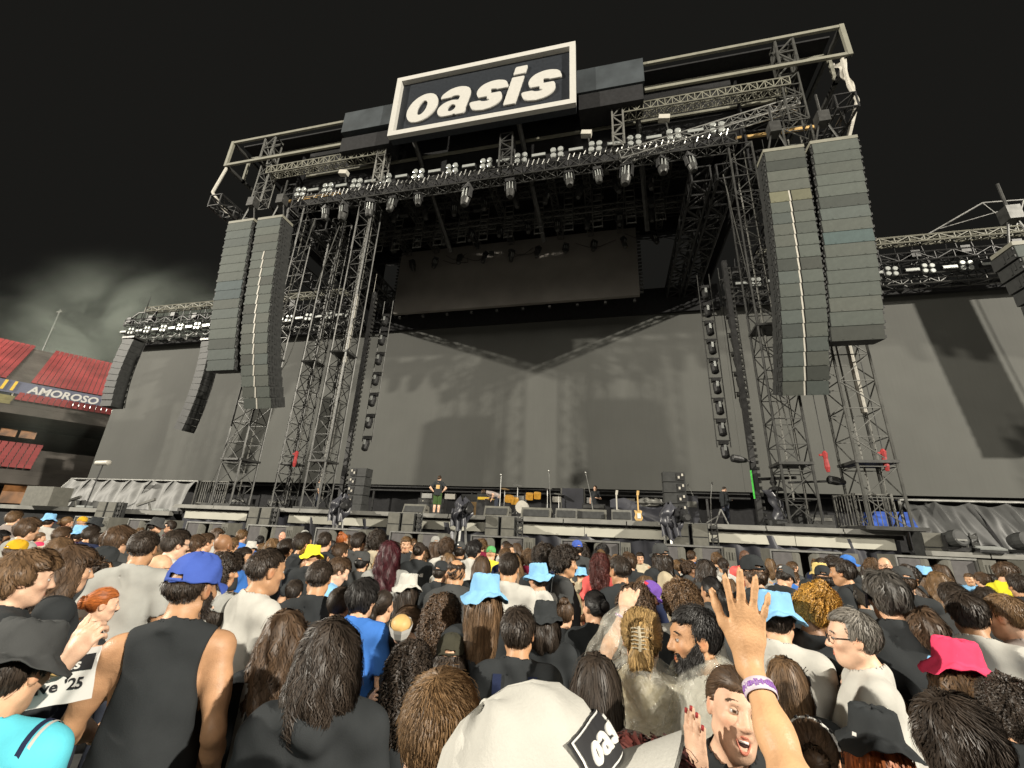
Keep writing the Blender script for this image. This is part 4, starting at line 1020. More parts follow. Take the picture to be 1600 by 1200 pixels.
def rot_zx(yaw, pitch, roll=0.0):
    return Matrix.Rotation(yaw, 4, 'Z') @ Matrix.Rotation(pitch, 4, 'X') @ Matrix.Rotation(roll, 4, 'Y')
def head_prims(fem=False, mouth=0.0):
    j = .9 if fem else 1.0
    L = [(('e', (0, -.012, .03), (.0745, .094, .088)), .01, 'u'), (('e', (0, .028, -.028), (.063, .064, .086)), .04, 'u'),
         (('e', (0, .052, -.093 - mouth * .6), (.036 * j, .031, .026 + mouth * .2)), .035, 'u'), (('c', (-.05 * j, .0, -.06), (-.02, .055, -.095), .020, .018), .03, 'u'), (('c', (.05 * j, .0, -.06), (.02, .055, -.095), .020, .018), .03, 'u'),
         (('c', (-.034, .076, .026), (.034, .076, .026), .012, .012), .02, 'u'),
         (('e', (-.042, .060, -.022), (.024, .022, .020)), .02, 'u'), (('e', (.042, .060, -.022), (.024, .022, .020)), .02, 'u'),
         (('e', (-.031, .096, .004), (.018, .016, .013)), .012, 's'), (('e', (.031, .096, .004), (.018, .016, .013)), .012, 's'),
         (('c', (0, .086, .012), (0, .107, -.030), .0085, .0135), .012, 'u'), (('e', (-.013, .096, -.034), (.009, .010, .008)), .008, 'u'), (('e', (.013, .096, -.034), (.009, .010, .008)), .008, 'u'),
         (('c', (-.020, .082, -.060), (.020, .082, -.060), .0075, .0075), .008, 'u'), (('c', (-.016, .083, -.072 - mouth), (.016, .083, -.072 - mouth), .008, .008), .008, 'u'),
         (('c', (-.022, .094, -.0655 - mouth / 2), (.022, .094, -.0655 - mouth / 2), .0025 + mouth * .42, .0025 + mouth * .42), .003, 's')]
    for s in (-1, 1):
        L += [(('e', (s * .078, -.008, -.006), (.010, .020, .031)), .008, 'u'), (('e', (s * .090, -.002, -.004), (.007, .010, .016)), .006, 's')]
    return L
HZ = 1.63
NECK = Vector((0, -.012, 1.53))
def head_matrix(hp):
    yaw, pitch, roll = [R(a) for a in hp]
    return Matrix.Translation(NECK) @ rot_zx(yaw, pitch, roll) @ Matrix.Translation(-NECK) @ Matrix.Translation((0, 0.012, HZ))
def xf(p, M):
    q3 = M.to_3x3()
    if p[0] == 'e':
        rr = q3 if len(p) < 4 or p[3] is None else q3 @ Matrix(p[3])
        return ('e', tuple(M @ Vector(p[1])), p[2], [list(r) for r in rr])
    return ('c', tuple(M @ Vector(p[1])), tuple(M @ Vector(p[2])), p[3], p[4])
ARMS = {   # shoulder, elbow, wrist, fingertip direction, back-of-hand normal for the right arm (x>0); left mirrors
    'down': ((.172, -.01, 1.410), (.245, -.03, 1.13), (.25, .06, .89), (0, .15, -1), (1, 0, 0)),
    'bent': ((.172, -.01, 1.410), (.255, -.02, 1.13), (.15, .21, 1.13), (-.5, .8, .35), (.3, .1, .9)),
    'phone': ((.172, -.01, 1.410), (.25, .10, 1.20), (.12, .27, 1.36), (-.3, .35, 1), (.4, -.7, .2)),
    'cross': ((.172, -.01, 1.410), (.25, .02, 1.15), (-.02, .20, 1.17), (-1, .1, .2), (.1, .9, .2)),
    'hips': ((.172, -.01, 1.410), (.36, -.08, 1.20), (.19, -.02, 1.03), (-.7, .6, -.4), (.5, -.5, .5)),
    'swing': ((.172, -.01, 1.410), (.23, -.10, 1.14), (.24, .05, .94), (0, .5, -1), (1, 0, 0)),
}
def body_prims(arms, fem=False, ak=1.0):
    w = .90 if fem else 1.0
    L = [(('e', (0, .005, 1.27), (.162 * w, .108, .19)), .04), (('e', (0, -.005, 1.34), (.150 * w, .092, .12)), .04), (('e', (0, .0, 1.08), (.142 * w, .100, .16)), .06), (('e', (0, -.005, .94), (.165, .115, .13)), .06),
         (('c', (0, -.022, 1.40), (0, -.004, 1.56), .060 * w, .053 * w), .03), (('c', (-.12 * w, -.02, 1.42), (.12 * w, -.02, 1.42), .050, .050), .04),
         (('c', (0, -.03, 1.50), (.14 * w, -.02, 1.425), .038, .038), .04), (('c', (0, -.03, 1.50), (-.14 * w, -.02, 1.425), .038, .038), .04)]
    if fem: L += [(('e', (s * .075, .085, 1.27), (.062, .055, .06)), .03) for s in (-1, 1)]
    for s, a in ((1, arms[0]), (-1, arms[1])):
        sh, el, wr = [np.array((s * p[0] * (w if i == 0 else 1), p[1], p[2])) for i, p in enumerate(a[:3])]
        L += [(('e', tuple(sh), (.056, .058, .058)), .04), (('c', tuple(sh), tuple(el), .049 * w, .039 * w), .03), (('c', tuple(sh * .6 + el * .4), tuple(sh * .4 + el * .6), .048 * w, .046 * w), .03),
              (('c', tuple(el), tuple(el * .6 + wr * .4), .040 * w * ak, .041 * w * ak), .02), (('c', tuple(el * .65 + wr * .35), tuple(wr), .040 * w * ak, .026 * w * ak), .02)]
    return L
def leg_prims():
    L = []
    for s in (-1, 1):
        L += [(('c', (s * .088, 0, .92), (s * .095, .01, .50), .088, .056), .05), (('c', (s * .095, .01, .50), (s * .10, -.03, .10), .054, .040), .03), (('e', (s * .098, -.025, .36), (.050, .055, .11)), .04),
              (('c', (s * .10, -.03, .05), (s * .11, .14, .035), .042, .034), .03)]
    return L
# hand in wrist space: wrist at origin, fingers along +Z, back of the hand towards +Y, thumb towards -X (a right hand seen from its back)
def hand_prims(curl=.25, spread=.10, thumb=.7):
    L = [(('e', (0, 0, .048), (.040, .015, .050)), .015), (('c', (0, 0, -.02), (0, 0, .03), .026, .027), .02), (('e', (-.022, -.008, .035), (.018, .014, .028)), .012)]
    for i, (x, z0, ln) in enumerate(((-.029, .088, .072), (-.009, .094, .080), (.012, .090, .074), (.031, .080, .058))):
        a = spread * (i - 1.4); p = np.array((x, 0, z0 - .012)); th = -.05
        r = (.0092, .0095, .009, .008)[i]
        for k, f in enumerate((.46, .30, .24)):
            th += curl * (.7, 1.1, .8)[k]
            dr = np.array((math.sin(a) * math.cos(th), -math.sin(th), math.cos(a) * math.cos(th)))
            q = p + dr * ln * f; L.append((('c', tuple(p), tuple(q), r * (1.04 - .05 * k), r * (.98 - .06 * k)), .006 if k == 0 else .003)); p = q
    p = np.array((-.028, -.004, .022))
    for k, f in enumerate((.040, .032, .026)):
        a = thumb * (1.0, .75, .6)[k]
        q = p + np.array((-math.sin(a), -.25 * (k + .6) * .5, math.cos(a))) * f; L.append((('c', tuple(p), tuple(q), .0125 - .0012 * k, .0115 - .0013 * k), .008)); p = q
    return L
def hand_matrix(wr, fd, nb, mirror):
    z = Vector(fd).normalized(); y = Vector(nb); y = (y - z * y.dot(z)).normalized(); x = y.cross(z)
    M = Matrix(((x.x, y.x, z.x, wr[0]), (x.y, y.y, z.y, wr[1]), (x.z, y.z, z.z, wr[2]), (0, 0, 0, 1)))
    return M @ Matrix.Scale(-1, 4, (1, 0, 0)) if mirror else M
_hand_cache = {}
def hand_geo(curl, spread, thumb):
    k = (curl, spread, thumb)
    if k not in _hand_cache:
        f = Field(np.arange(-.09, .08, .0055), np.arange(-.10, .05, .0055), np.arange(-.045, .20, .0055))
        for p, kk in hand_prims(*k): f.add(p, kk)
        _hand_cache[k] = f.mesh()
    return _hand_cache[k]
def skin_tint(V, Mh, lips=(1.0, .62, .58), stub=0.0):
    """natural colouring of a face, in head space: lips, ears, cheeks"""
    Mi = np.array(Mh.inverted()); h = V @ Mi[:3, :3].T + Mi[:3, 3]
    T = np.ones((len(V), 3))
    def blob(c, r, col, p=2):
        w = np.exp(-(((h - c) / r) ** 2).sum(1) * p)[:, None]; T[:] = T * (1 - w) + T * np.array(col) * w
    blob((0, .09, -.066), (.026, .02, .014), lips); blob((.045, .07, -.03), (.025, .03, .025), (1.05, .88, .84)); blob((-.045, .07, -.03), (.025, .03, .025), (1.05, .88, .84)); blob((0, .11, -.03), (.015, .02, .015), (1.04, .88, .82))
    for s in (-1, 1): blob((s * .082, -.005, -.006), (.016, .025, .03), (1.05, .82, .76))
    if stub:
        w = np.clip((-.03 - h[:, 2]) / .02, 0, 1) * np.clip((h[:, 1] + .02) / .03, 0, 1) * (h[:, 2] > -.14); T *= (1 - stub * w)[:, None]
        w = np.clip((h[:, 2] + .03) / .03, 0, 1) * np.clip((-h[:, 1] + .0) / .02, 0, 1); T *= (1 - stub * w)[:, None]
    return T
M_skin = mat("skin", (.6, .36, .22), 0.48, var=.13, scale=22, obcol=True, vcol=True, bump=.16, bscale=210, spec=.4)
M_hair = mat("hair", (.05, .03, .02), 0.5, var=.18, scale=14, obcol=True, island=.38, spec=.4)
M_cloth = mat("cotton_cloth", (.1, .1, .1), 0.9, var=.14, scale=7, obcol=True, bump=.10, bscale=180, spec=.15)
M_fine = mat("woven_hat_cloth", (.1, .1, .1), 0.88, var=.10, scale=12, obcol=True, bump=.15, bscale=320, spec=.15)
M_plain = mat("plain_coloured", (.1, .1, .1), 0.5, var=.06, obcol=True)
M_trou = mat("denim", (.03, .035, .05), 0.9, var=.2, scale=8, bump=.2, bscale=80)
M_shoe = mat("shoe_leather", (.04, .04, .04), 0.6, var=.2)
M_phone = mat("phone_black", (.015, .015, .017), 0.2, var=.1)
M_eye = mat("eyeball", (1, 1, 1), 0.15, var=.02, vcol=True, spec=.6)
def clear_film():
    m = bpy.data.materials.new("clear_raincoat"); m.use_nodes = True; nt = m.node_tree; N = nt.nodes; L = nt.links; N.clear()
    o = N.new("ShaderNodeOutputMaterial"); mx = N.new("ShaderNodeMixShader"); t = N.new("ShaderNodeBsdfTransparent"); g = N.new("ShaderNodeBsdfPrincipled")
    t.inputs[0].default_value = (.93, .93, .9, 1); g.inputs["Base Color"].default_value = (.72, .7, .62, 1); g.inputs["Roughness"].default_value = .08; g.inputs["Specular IOR Level"].default_value = .9
    tc = N.new("ShaderNodeTexCoord"); n = N.new("ShaderNodeTexNoise"); n.inputs["Scale"].default_value = 16; n.inputs["Detail"].default_value = 6; n.inputs["Distortion"].default_value = 1.2
    L.new(tc.outputs["Object"], n.inputs["Vector"]); b = N.new("ShaderNodeBump"); b.inputs["Strength"].default_value = 1.0; b.inputs["Distance"].default_value = .03; L.new(n.outputs[0], b.inputs["Height"]); L.new(b.outputs[0], g.inputs["Normal"])
    r = N.new("ShaderNodeMapRange"); r.inputs["From Min"].default_value = .35; r.inputs["From Max"].default_value = .7; r.inputs["To Min"].default_value = .12; r.inputs["To Max"].default_value = .42; L.new(n.outputs[0], r.inputs[0]); L.new(r.outputs[0], mx.inputs[0])
    L.new(t.outputs[0], mx.inputs[1]); L.new(g.outputs[0], mx.inputs[2]); L.new(mx.outputs[0], o.inputs["Surface"]); return m
M_film = clear_film()

POSES = {  # name: (right arm, left arm, head (yaw left+, pitch up+, roll), female)
    'm_fwd': ('down', 'bent', (0, -4, 0), False), 'm_left': ('bent', 'down', (28, -5, 0), False), 'm_right': ('down', 'cross', (-28, -5, 0), False), 'm_down': ('bent', 'bent', (6, -26, 0), False),
    'f_fwd': ('cross', 'down', (0, -4, 0), True), 'f_left': ('down', 'bent', (30, -6, 0), True), 'f_right': ('bent', 'cross', (-30, -6, 0), True), 'f_down': ('bent', 'bent', (-5, -26, 3), True),
    'm_phone': ('phone', 'bent', (0, 2, 0), False), 'f_phone': ('phone', 'down', (4, 0, 0), True), 'm_up': ('down', 'down', (0, 8, 0), False), 'f_up': ('bent', 'down', (6, 8, -4), True),
    'hips': ('hips', 'hips', (-8, -2, 0), False), 'stand': ('down', 'down', (-20, 0, 0), False),
}
def arm_of(a): return ARMS[a] if isinstance(a, str) else a
_bodies, _cloth = {}, {}
AX = lambda: (axis(-.62, .62, .019, [(-.095, .095, .0078)]), axis(-.34, .50, .019, [(-.12, .14, .0072)]), axis(-.02, 2.0, .022, [(1.47, 1.78, .0072)]))
def pose_def(pose):
    a, b, hp, fem = POSES[pose][:4]
    return arm_of(a), arm_of(b), hp, fem, (POSES[pose][4] if len(POSES[pose]) > 4 else {})
def bend_matrix(ex):
    a = ex.get('bend', 0)
    return Matrix.Translation((0, 0, .98)) @ Matrix.Rotation(-a, 4, 'X') @ Matrix.Translation((0, 0, -.98)) if a else Matrix.Identity(4)
def body_mesh(pose):
    if pose in _bodies: return _bodies[pose]
    ar, al, hp, fem, ex = pose_def(pose)
    Mh = head_matrix(hp)
    ax = ex.get('axes') or AX()
    if pose == 'REACH': ax = (axis(-.62, 1.0, .019, [(-.095, .095, .0078)]), ax[1], ax[2])
    f = Field(*ax)
    B = bend_matrix(ex)
    for p, k in body_prims((ar, al), fem, ex.get('armr', 1)): f.add(xf(p, B), k)
    for p, k in leg_prims(): f.add(p, k)
    for p, k, op in head_prims(fem, ex.get('mouth', 0)): f.add(xf(p, B @ Mh), k, op)
    Mh = B @ Mh
    hands = ex.get('hands', {})
    parts = []
    for s, a, key in ((1, ar, 'r'), (-1, al, 'l')):
        wr = (s * a[2][0], a[2][1], a[2][2]); fd = (s * a[3][0], a[3][1], a[3][2]); nb = (s * a[4][0], a[4][1], a[4][2])
        hs = hands.get(key, (.32, .05, .5))
        M0 = B @ hand_matrix(wr, fd, nb, s > 0); hk = ex.get('handk', (1, 1)); M = M0 @ Matrix.Diagonal((hk[0], hk[0], hk[1], 1))
        if key in ex.get('fused', ''):
            Mn = M
            for p, k in hand_prims(*hs):
                p = ('c', tuple(Mn @ Vector(p[1])), tuple(Mn @ Vector(p[2])), p[3] * hk[0], p[4] * hk[0]) if p[0] == 'c' else ('e', tuple(Mn @ Vector(p[1])), (p[2][0] * hk[0], p[2][1] * hk[0], p[2][2] * hk[1]), [list(r) for r in (M0 @ Matrix.Scale(-1, 4, (1, 0, 0)) if s > 0 else Mn).to_3x3()])
                f.add(p, k)
        else:
            V, F = hand_geo(*hs); A = np.array(M); V2 = V @ A[:3, :3].T + A[:3, 3]; parts.append((V2, F[:, ::-1] if s > 0 else F))
    V, F = f.mesh()
    if ex.get('bend'): pass
    for V2, F2 in parts: F = np.concatenate([F, F2 + len(V)]); V = np.concatenate([V, V2])
    me = np_mesh("body", V, F, [M_skin], tint=skin_tint(V, Mh, stub=ex.get('stub', .0)))
    _bodies[pose] = (me, Mh, fem)
    return _bodies[pose]
def wrinkle(amp, ph=0.0):
    return lambda X, Y, Z: amp * (np.sin(21 * Z + 9 * X + 5 * Y + ph + 2 * np.sin(11 * X)) * np.sin(13 * X - 7 * Z + 6 * Y) + .7 * np.sin(38 * X + 12 * Z + ph) * np.sin(26 * Z - 17 * Y))
def cloth_mesh(kind, pose):
    key = (kind, pose)
    if key in _cloth: return _cloth[key]
    ar, al, hp, fem, ex = pose_def(pose)
    near = ex.get('near', False)
    st = .011 if near else .016
    f = Field(axis(-.62, .62, st, [(-.1, .1, .0105)]), axis(-.34, .5, st, [(-.11, .09, .0105)]), axis(.80, 1.99 if kind in ('long', 'hood', 'poncho') else 1.62, st, [(1.41, 1.53, .0075)]))
    gr = {'tee': .014, 'tank': .009, 'long': .018, 'hood': .026, 'poncho': .045}[kind]
    P = body_prims((ar, al), fem)
    nt = 8 + (2 if fem else 0)
    for p, k in P[:4] + P[5:nt]: f.add(p, k + .02, grow=gr)
    f.add(('c', (0, 0, 1.2), (0, 0, .9), .13, .14), .08, grow=gr)
    for s, a, base in ((1, ar, nt), (-1, al, nt + 5)):
        sh, el, wr = [np.array((s * q[0], q[1], q[2])) for q in a[:3]]
        if kind == 'tank': f.add(('e', tuple(sh * .9), (.02, .02, .02)), .02); continue
        end = sh + (el - sh) * (.68 if kind == 'tee' else 1.0)
        f.add(('e', tuple(sh), (.055, .057, .057)), .04, grow=gr)
        f.add(('c', tuple(sh), tuple(end), .050, .056 if kind == 'tee' else .046), .03, grow=gr)
        if kind in ('long', 'hood', 'poncho'): f.add(('c', tuple(el), tuple(el + (wr - el) * (.98 if kind != 'poncho' else .8)), .044, .032), .03, grow=gr)
        else:
            dirn = (el - sh) / np.linalg.norm(el - sh)
            f.add(('e', tuple(end + dirn * .07), (.07, .07, .07)), .0, 's')
    if kind == 'hood':
        f.add(('c', (-.075, -.085, 1.475), (.075, -.085, 1.475), .055, .055), .04); f.add(('c', (-.09, -.02, 1.485), (-.02, -.11, 1.44), .042, .05), .03); f.add(('c', (.09, -.02, 1.485), (.02, -.11, 1.44), .042, .05), .03)
    f.ripple(wrinkle(.0062 if kind == 'tee' else .0045 if kind == 'tank' else .008 if kind != 'poncho' else .011, len(pose)))
    # neck opening, arm holes, hem
    f.add(('c', (0, -.026 if kind != 'tank' else -.015, 1.455), (0, .01, 1.62), .068 if kind != 'hood' else .06, .075), .004, 's')
    if kind in ('tee', 'long', 'tank'):
        rg = [(.071 * math.cos(t), -.017 + .070 * math.sin(t), 1.474 - .030 * math.sin(t) - (.004 if kind == 'tank' else 0)) for t in np.linspace(0, 6.2832, 19)]
        for q0, q1 in zip(rg, rg[1:]): f.add(('c', q0, q1, .0120, .0120), .014)
    if kind == 'tank':
        f.add(('c', (0, .06, 1.45), (0, .16, 1.40), .08, .08), .01, 's')
        for s in (-1, 1):
            f.add(('e', (s * .215, -.02, 1.36), (.095, .20, .17)), .015, 's'); f.add(('e', (s * .19, -.03, 1.22), (.045, .085, .12)), .015, 's')
    f.cut(lambda X, Y, Z: .87 - Z + 0 * X + 0 * Y)
    V, F = f.mesh()
    if ex.get('bend'): A = np.array(bend_matrix(ex)); V = V @ A[:3, :3].T + A[:3, 3]
    name = {'tee': 'shirt', 'tank': 'tank_top', 'long': 'jacket', 'hood': 'hoodie', 'poncho': 'rain_poncho'}[kind]
    _cloth[key] = np_mesh(name, V, F, [M_film if kind == 'poncho' else M_cloth])
    return _cloth[key]
_legs = {}
def leg_meshes():
    if not _legs:
        f = Field(axis(-.3, .3, .017, []), axis(-.25, .3, .017, []), axis(.03, 1.06, .018, []))
        f.add(('e', (0, -.005, .94), (.165, .115, .10)), .05, grow=.012)
        for p, k in leg_prims():
            if p[0] == 'c' and p[1][2] < .2: continue
            f.add(p, k, grow=.013)
        f.ripple(wrinkle(.004)); f.cut(lambda X, Y, Z: np.maximum(Z - 1.0, .07 - Z) + 0 * X + 0 * Y)
        V, F = f.mesh(); _legs['trousers'] = np_mesh("trousers", V, F, [M_trou])
        f.cut(lambda X, Y, Z: .50 - Z + 0 * X + 0 * Y); f.add(('c', (-.092, .006, .80), (-.10, .01, .50), .10, .092), .03); f.add(('c', (.092, .006, .80), (.10, .01, .50), .10, .092), .03); f.cut(lambda X, Y, Z: .47 - Z + 0 * X + 0 * Y)
        V, F = f.mesh(); _legs['shorts'] = np_mesh("shorts", V, F, [M_cloth])
        for s in (-1, 1):
            f = Field(axis(s * .1 - .1, s * .1 + .12, .012, []), axis(-.14, .26, .012, []), axis(-.03, .16, .012, []))
            f.add(('c', (s * .10, -.04, .05), (s * .112, .15, .04), .05, .042), .02); f.add(('c', (s * .1, -.03, .06), (s * .1, -.03, .12), .05, .05), .02); f.cut(lambda X, Y, Z: -Z + .004 + 0 * X + 0 * Y)
            V, F = f.mesh(); _legs['shoe%d' % s] = np_mesh("shoe", V, F, [M_shoe])
    return _legs

# ------------------------------------------------------------------ hair
_hair = {}
CRAN = ('e', (0, -.012, .03), (.0745, .094, .088))
def hairline(X, Y, Z, back=-.085, side=-.02, front=.055):
    """positive where no hair grows: face, ears, nape"""
    face = np.minimum(Y - .030 - .35 * np.clip(Z - .0, -1, .05), front - Z + .25 * np.maximum(Y - .05, 0)) 
    face = np.minimum(Y - .022, front - Z)
    nape = np.maximum(back - Z, -9) + 0 * X
    ear = np.minimum(np.minimum(side - Z, np.abs(X) - .055), Y + .030)
    return np.maximum(np.maximum(face, nape), ear)
HAIR = {  # style: (volume list, clip, ribbon count, length, width, wave, lift)
    'short':    dict(g=.014, n=3600, ln=.030, w=.0034, clip=(-.065, .0, .062), lift=.008, wave=.003, stub=(-.09, -.01)),
    'crop':     dict(g=.009, n=5200, ln=.016, w=.0021, clip=(-.08, -.01, .062), lift=.004, wave=.001, stub=(-.10, -.02)),
    'fade':     dict(g=.010, n=3200, ln=.02, w=.003, clip=(-.02, .03, .064), lift=.006, wave=.002, stub=(-.085, -.01)),
    'buzz':     dict(g=.0035, n=2600, ln=.007, w=.0022, clip=(-.07, .0, .062), lift=.002, wave=.0),
    'wavy':     dict(g=.022, n=3000, ln=.055, w=.005, clip=(-.10, -.01, .056), lift=.010, wave=.008),
    'curly':    dict(g=.036, n=3000, ln=.05, w=.005, clip=(-.10, -.02, .052), lift=.014, wave=.016, curl=True),
    'balding':  dict(g=.008, n=2400, ln=.02, w=.003, clip=(-.085, .0, .07), lift=.004, wave=.003, bald=True),
    'receding': dict(g=.011, n=3000, ln=.03, w=.0032, clip=(-.09, -.005, .078), lift=.005, wave=.003),
    'long':     dict(g=.016, n=3600, ln=.20, w=.005, clip=(-9, -9, .056), lift=.004, wave=.002, fall=.34),
    'longwavy': dict(g=.024, n=3800, ln=.16, w=.006, clip=(-9, -9, .052), lift=.010, wave=.012, fall=.33),
    'longcurly':dict(g=.034, n=3800, ln=.10, w=.006, clip=(-9, -9, .05), lift=.016, wave=.02, fall=.30, curl=True),
    'lobwavy':  dict(g=.024, n=3800, ln=.13, w=.006, clip=(-9, -9, .052), lift=.012, wave=.014, fall=.20),
    'bob':      dict(g=.018, n=3200, ln=.12, w=.005, clip=(-9, -9, .054), lift=.006, wave=.006, fall=.17),
    'bun':      dict(g=.009, n=3000, ln=.06, w=.004, clip=(-.075, .0, .056), lift=.003, wave=.001, add=[('e', (0, -.125, .015), (.045, .038, .045))], crown=(0, -.12, .015)),
    'topbun':   dict(g=.009, n=3000, ln=.06, w=.004, clip=(-.075, .0, .056), lift=.004, wave=.003, add=[('e', (0, -.06, .125), (.042, .042, .035))], crown=(0, -.06, .12)),
    'updo':     dict(g=.020, n=3600, ln=.045, w=.005, clip=(-.075, .0, .054), lift=.014, wave=.014, curl=True, add=[('e', (0, -.03, .11), (.062, .07, .05)), ('e', (.04, -.07, .10), (.04, .04, .035))], crown=(0, -.03, .12)),
    'tail':     dict(g=.009, n=3400, ln=.09, w=.004, clip=(-.075, .0, .056), lift=.003, wave=.003, add=[('c', (0, -.115, .0), (0, -.155, -.06), .026, .034), ('c', (0, -.155, -.06), (0, -.135, -.22), .034, .018)], crown=(0, -.115, .0), tail=True),
    'clip':     dict(g=.012, n=3400, ln=.10, w=.004, clip=(-.09, .0, .056), lift=.006, wave=.006, add=[('c', (0, -.115, .05), (0, -.105, -.07), .040, .030), ('c', (.02, -.11, -.05), (.03, -.1, -.14), .02, .012), ('c', (-.02, -.11, -.05), (-.035, -.1, -.12), .02, .012)], crown=(0, -.125, .03)),
}
def hair_mesh(style, seed=0, dense=1.0, hat=None):
    key = (style, seed, dense, hat)
    if key in _hair: return _hair[key]
    h = HAIR[style]; rg = np.random.default_rng(hash(style) % 1000 if False else sum(map(ord, style)) + seed)
    st = .0085
    fall = h.get('fall', 0)
    f = Field(np.arange(-.19, .19, st), np.arange(-.24, .14, st), np.arange(-.44 if fall else -.28, .20, st))
    f.add(CRAN, .01, grow=h['g'])
    if fall:
        w = .085 + h['g']
        f.add(('e', (0, -.045, -.06), (w, .075 + h['g'], .13)), .04); f.add(('e', (0, -.075, -fall * .62), (w * .98, .052 + h['g'] * .5, fall * .55)), .05)
        for s in (-1, 1): f.add(('e', (s * .068, .0, -fall * .40), (.026 + h['g'] * .6, .042 + h['g'] * .4, fall * .48)), .03)
    for p in h.get('add', []): f.add(p, .02)
    a = h['wave'] + (.004 if h['g'] > .015 else 0)
    if a > .002:
        ph = rg.uniform(0, 6, 4)
        f.ripple(lambda X, Y, Z: min(a, .011) * (np.sin(48 * X + ph[0] + 9 * Z) * np.sin(42 * Y + ph[1]) * np.sin(36 * Z + ph[2]) + .6 * np.sin(70 * X - 30 * Y + 16 * Z + ph[3])))
    X, Y, Z = np.meshgrid(f.xs, f.ys, f.zs, indexing='ij', sparse=True)
    b, sd_, fr = h['clip']
    if fall:
        face = np.minimum(np.minimum(Y - .020 - .02 * (Z > 0), fr - Z), .075 - np.abs(X) + .3 * np.maximum(-Z - .08, 0)); cl = face
        cl = np.maximum(cl, np.minimum(Y - .045, fr - Z))
        inner = np.sqrt((X / .060) ** 2 + ((Y + .012) / .052) ** 2) * .055 - .055; cl = np.maximum(cl, np.where(Z < -.10, -inner, -1))
    else:
        cl = hairline(X, Y, Z, b, sd_, fr)
        if h.get('tail') or h.get('add'): cl = np.where(Y < -.10, -1, cl)
    if h.get('bald'): cl = np.maximum(cl, .062 - np.sqrt(X ** 2 + (Y + .045) ** 2 * .8 + (Z - .125) ** 2)); cl = np.maximum(cl, np.minimum(Y - .0, .07 - np.abs(X)) * (Z > .05))
    rough = .004 * np.sin(90 * X + 3) * np.sin(80 * Y) * np.sin(70 * Z + 1) + .003 * np.sin(150 * X - 120 * Z + 90 * Y)
    cl = cl + rough
    f.d = f.d + h['g'] * np.clip((cl + .022) / .022, 0, 1) ** 2 * (0 if fall else .9)
    if hat: cl = np.maximum(cl, Z - hat + 0 * X + .0 * Y); cl = np.maximum(cl, np.sqrt((X / .084) ** 2 + ((Y + .012) / .10) ** 2) * .09 - .09 + np.where(Z < .0, -1, 0))
    f.d = np.maximum(f.d, cl).astype(np.float32)
    V, F = f.mesh()
    # ribbons combed along the surface
    g = np.stack(np.gradient(f.d, st), -1)
    lo = np.array([f.xs[0], f.ys[0], f.zs[0]]); nn = np.array(f.d.shape)
    def samp(A, p):
        q = np.clip((p - lo) / st, 0, nn - 1.001); i = q.astype(int); t = q - i; o = 0
        for dx in (0, 1):
            for dy in (0, 1):
                for dz in (0, 1):
                    w = np.where(dx, t[:, 0], 1 - t[:, 0]) * np.where(dy, t[:, 1], 1 - t[:, 1]) * np.where(dz, t[:, 2], 1 - t[:, 2])
                    v = A[i[:, 0] + dx, i[:, 1] + dy, i[:, 2] + dz]; o = o + (w[:, None] * v if v.ndim > 1 else w * v)
        return o
    n = int(h['n'] * dense * .66)
    qa = V[F]; ar = np.linalg.norm(np.cross(qa[:, 2] - qa[:, 0], qa[:, 3] - qa[:, 1]), axis=1)
    fi = rg.choice(len(F), n, p=ar / ar.sum()); u, v = rg.random((2, n, 1))
    p = (qa[fi, 0] * (1 - u) + qa[fi, 1] * u) * (1 - v) + (qa[fi, 3] * (1 - u) + qa[fi, 2] * u) * v
    crown = np.array(h.get('crown', (0, -.05, .14)))
    steps = 9 if h.get('curl') else 5; ln = h['ln'] * rg.uniform(.6, 1.15, (n, 1)); off = rg.uniform(-.001, h['lift'], n); fly = rg.random(n) < .05; off = np.where(fly, off + .007, off)
    ph = rg.uniform(0, 6.28, n)
    wd = h['w'] * dense ** -.75 * rg.uniform(.6, 1.3, (n, 1)) * np.where(fly, .3, 1)[:, None]
    rib = []
    p = p - (samp(f.d, p))[:, None] * 0
    for k in range(steps + 1):
        nr = samp(g, p); nr /= np.maximum(np.linalg.norm(nr, axis=1, keepdims=True), 1e-6)
        d = p - crown
        if h.get('add') and not h.get('curl'): d = -d * np.where(p[:, 1:2] > -.12, 1, -1)
        d = d / np.maximum(np.linalg.norm(d, axis=1, keepdims=True), 1e-6)
        if fall or h.get('tail'): 
            dn = np.clip((.06 - p[:, 2:3]) / .1, 0, 1) if fall else (p[:, 1:2] < -.125) * 1.0
            d = d * (1 - dn) + np.array((0, 0, -1.0)) * dn
        if style in ('short', 'wavy', 'receding', 'crop', 'fade'): d = d + np.array((.35, .25, 0)) * (p[:, 2:3] > .06)
        sw = np.sin(ph + k * (1.5 if not h.get('curl') else 2.4))[:, None]
        sd2 = np.cross(d, nr)
        d = d + sd2 * sw * min(1.6, h['wave'] * (45 if not h.get('curl') else 75)) + sd2 * rg.normal(0, .12, (n, 1))
        d = d - nr * (d * nr).sum(1, keepdims=True); d /= np.maximum(np.linalg.norm(d, axis=1, keepdims=True), 1e-6)
        side = np.cross(d, nr); tp = 1 - .75 * (k / steps) ** 2
        lift = off + (k / steps) ** 1.5 * h['lift'] * .9
        c = p + nr * lift[:, None] + (nr * np.cos(ph + k * 1.9)[:, None] * h['wave'] * .35 if h.get('curl') else 0)
        if hat: c = np.where((c[:, 2] > hat)[:, None], c * np.array((.8, .8, 0)) + np.array((0, 0, hat)), c)
        rib.append(np.stack([c - side * wd * tp, c + side * wd * tp + nr * .0012], 1))
        p0 = p; p = p + d * ln / steps
        p = p - (samp(f.d, p))[:, None] * nr * .8
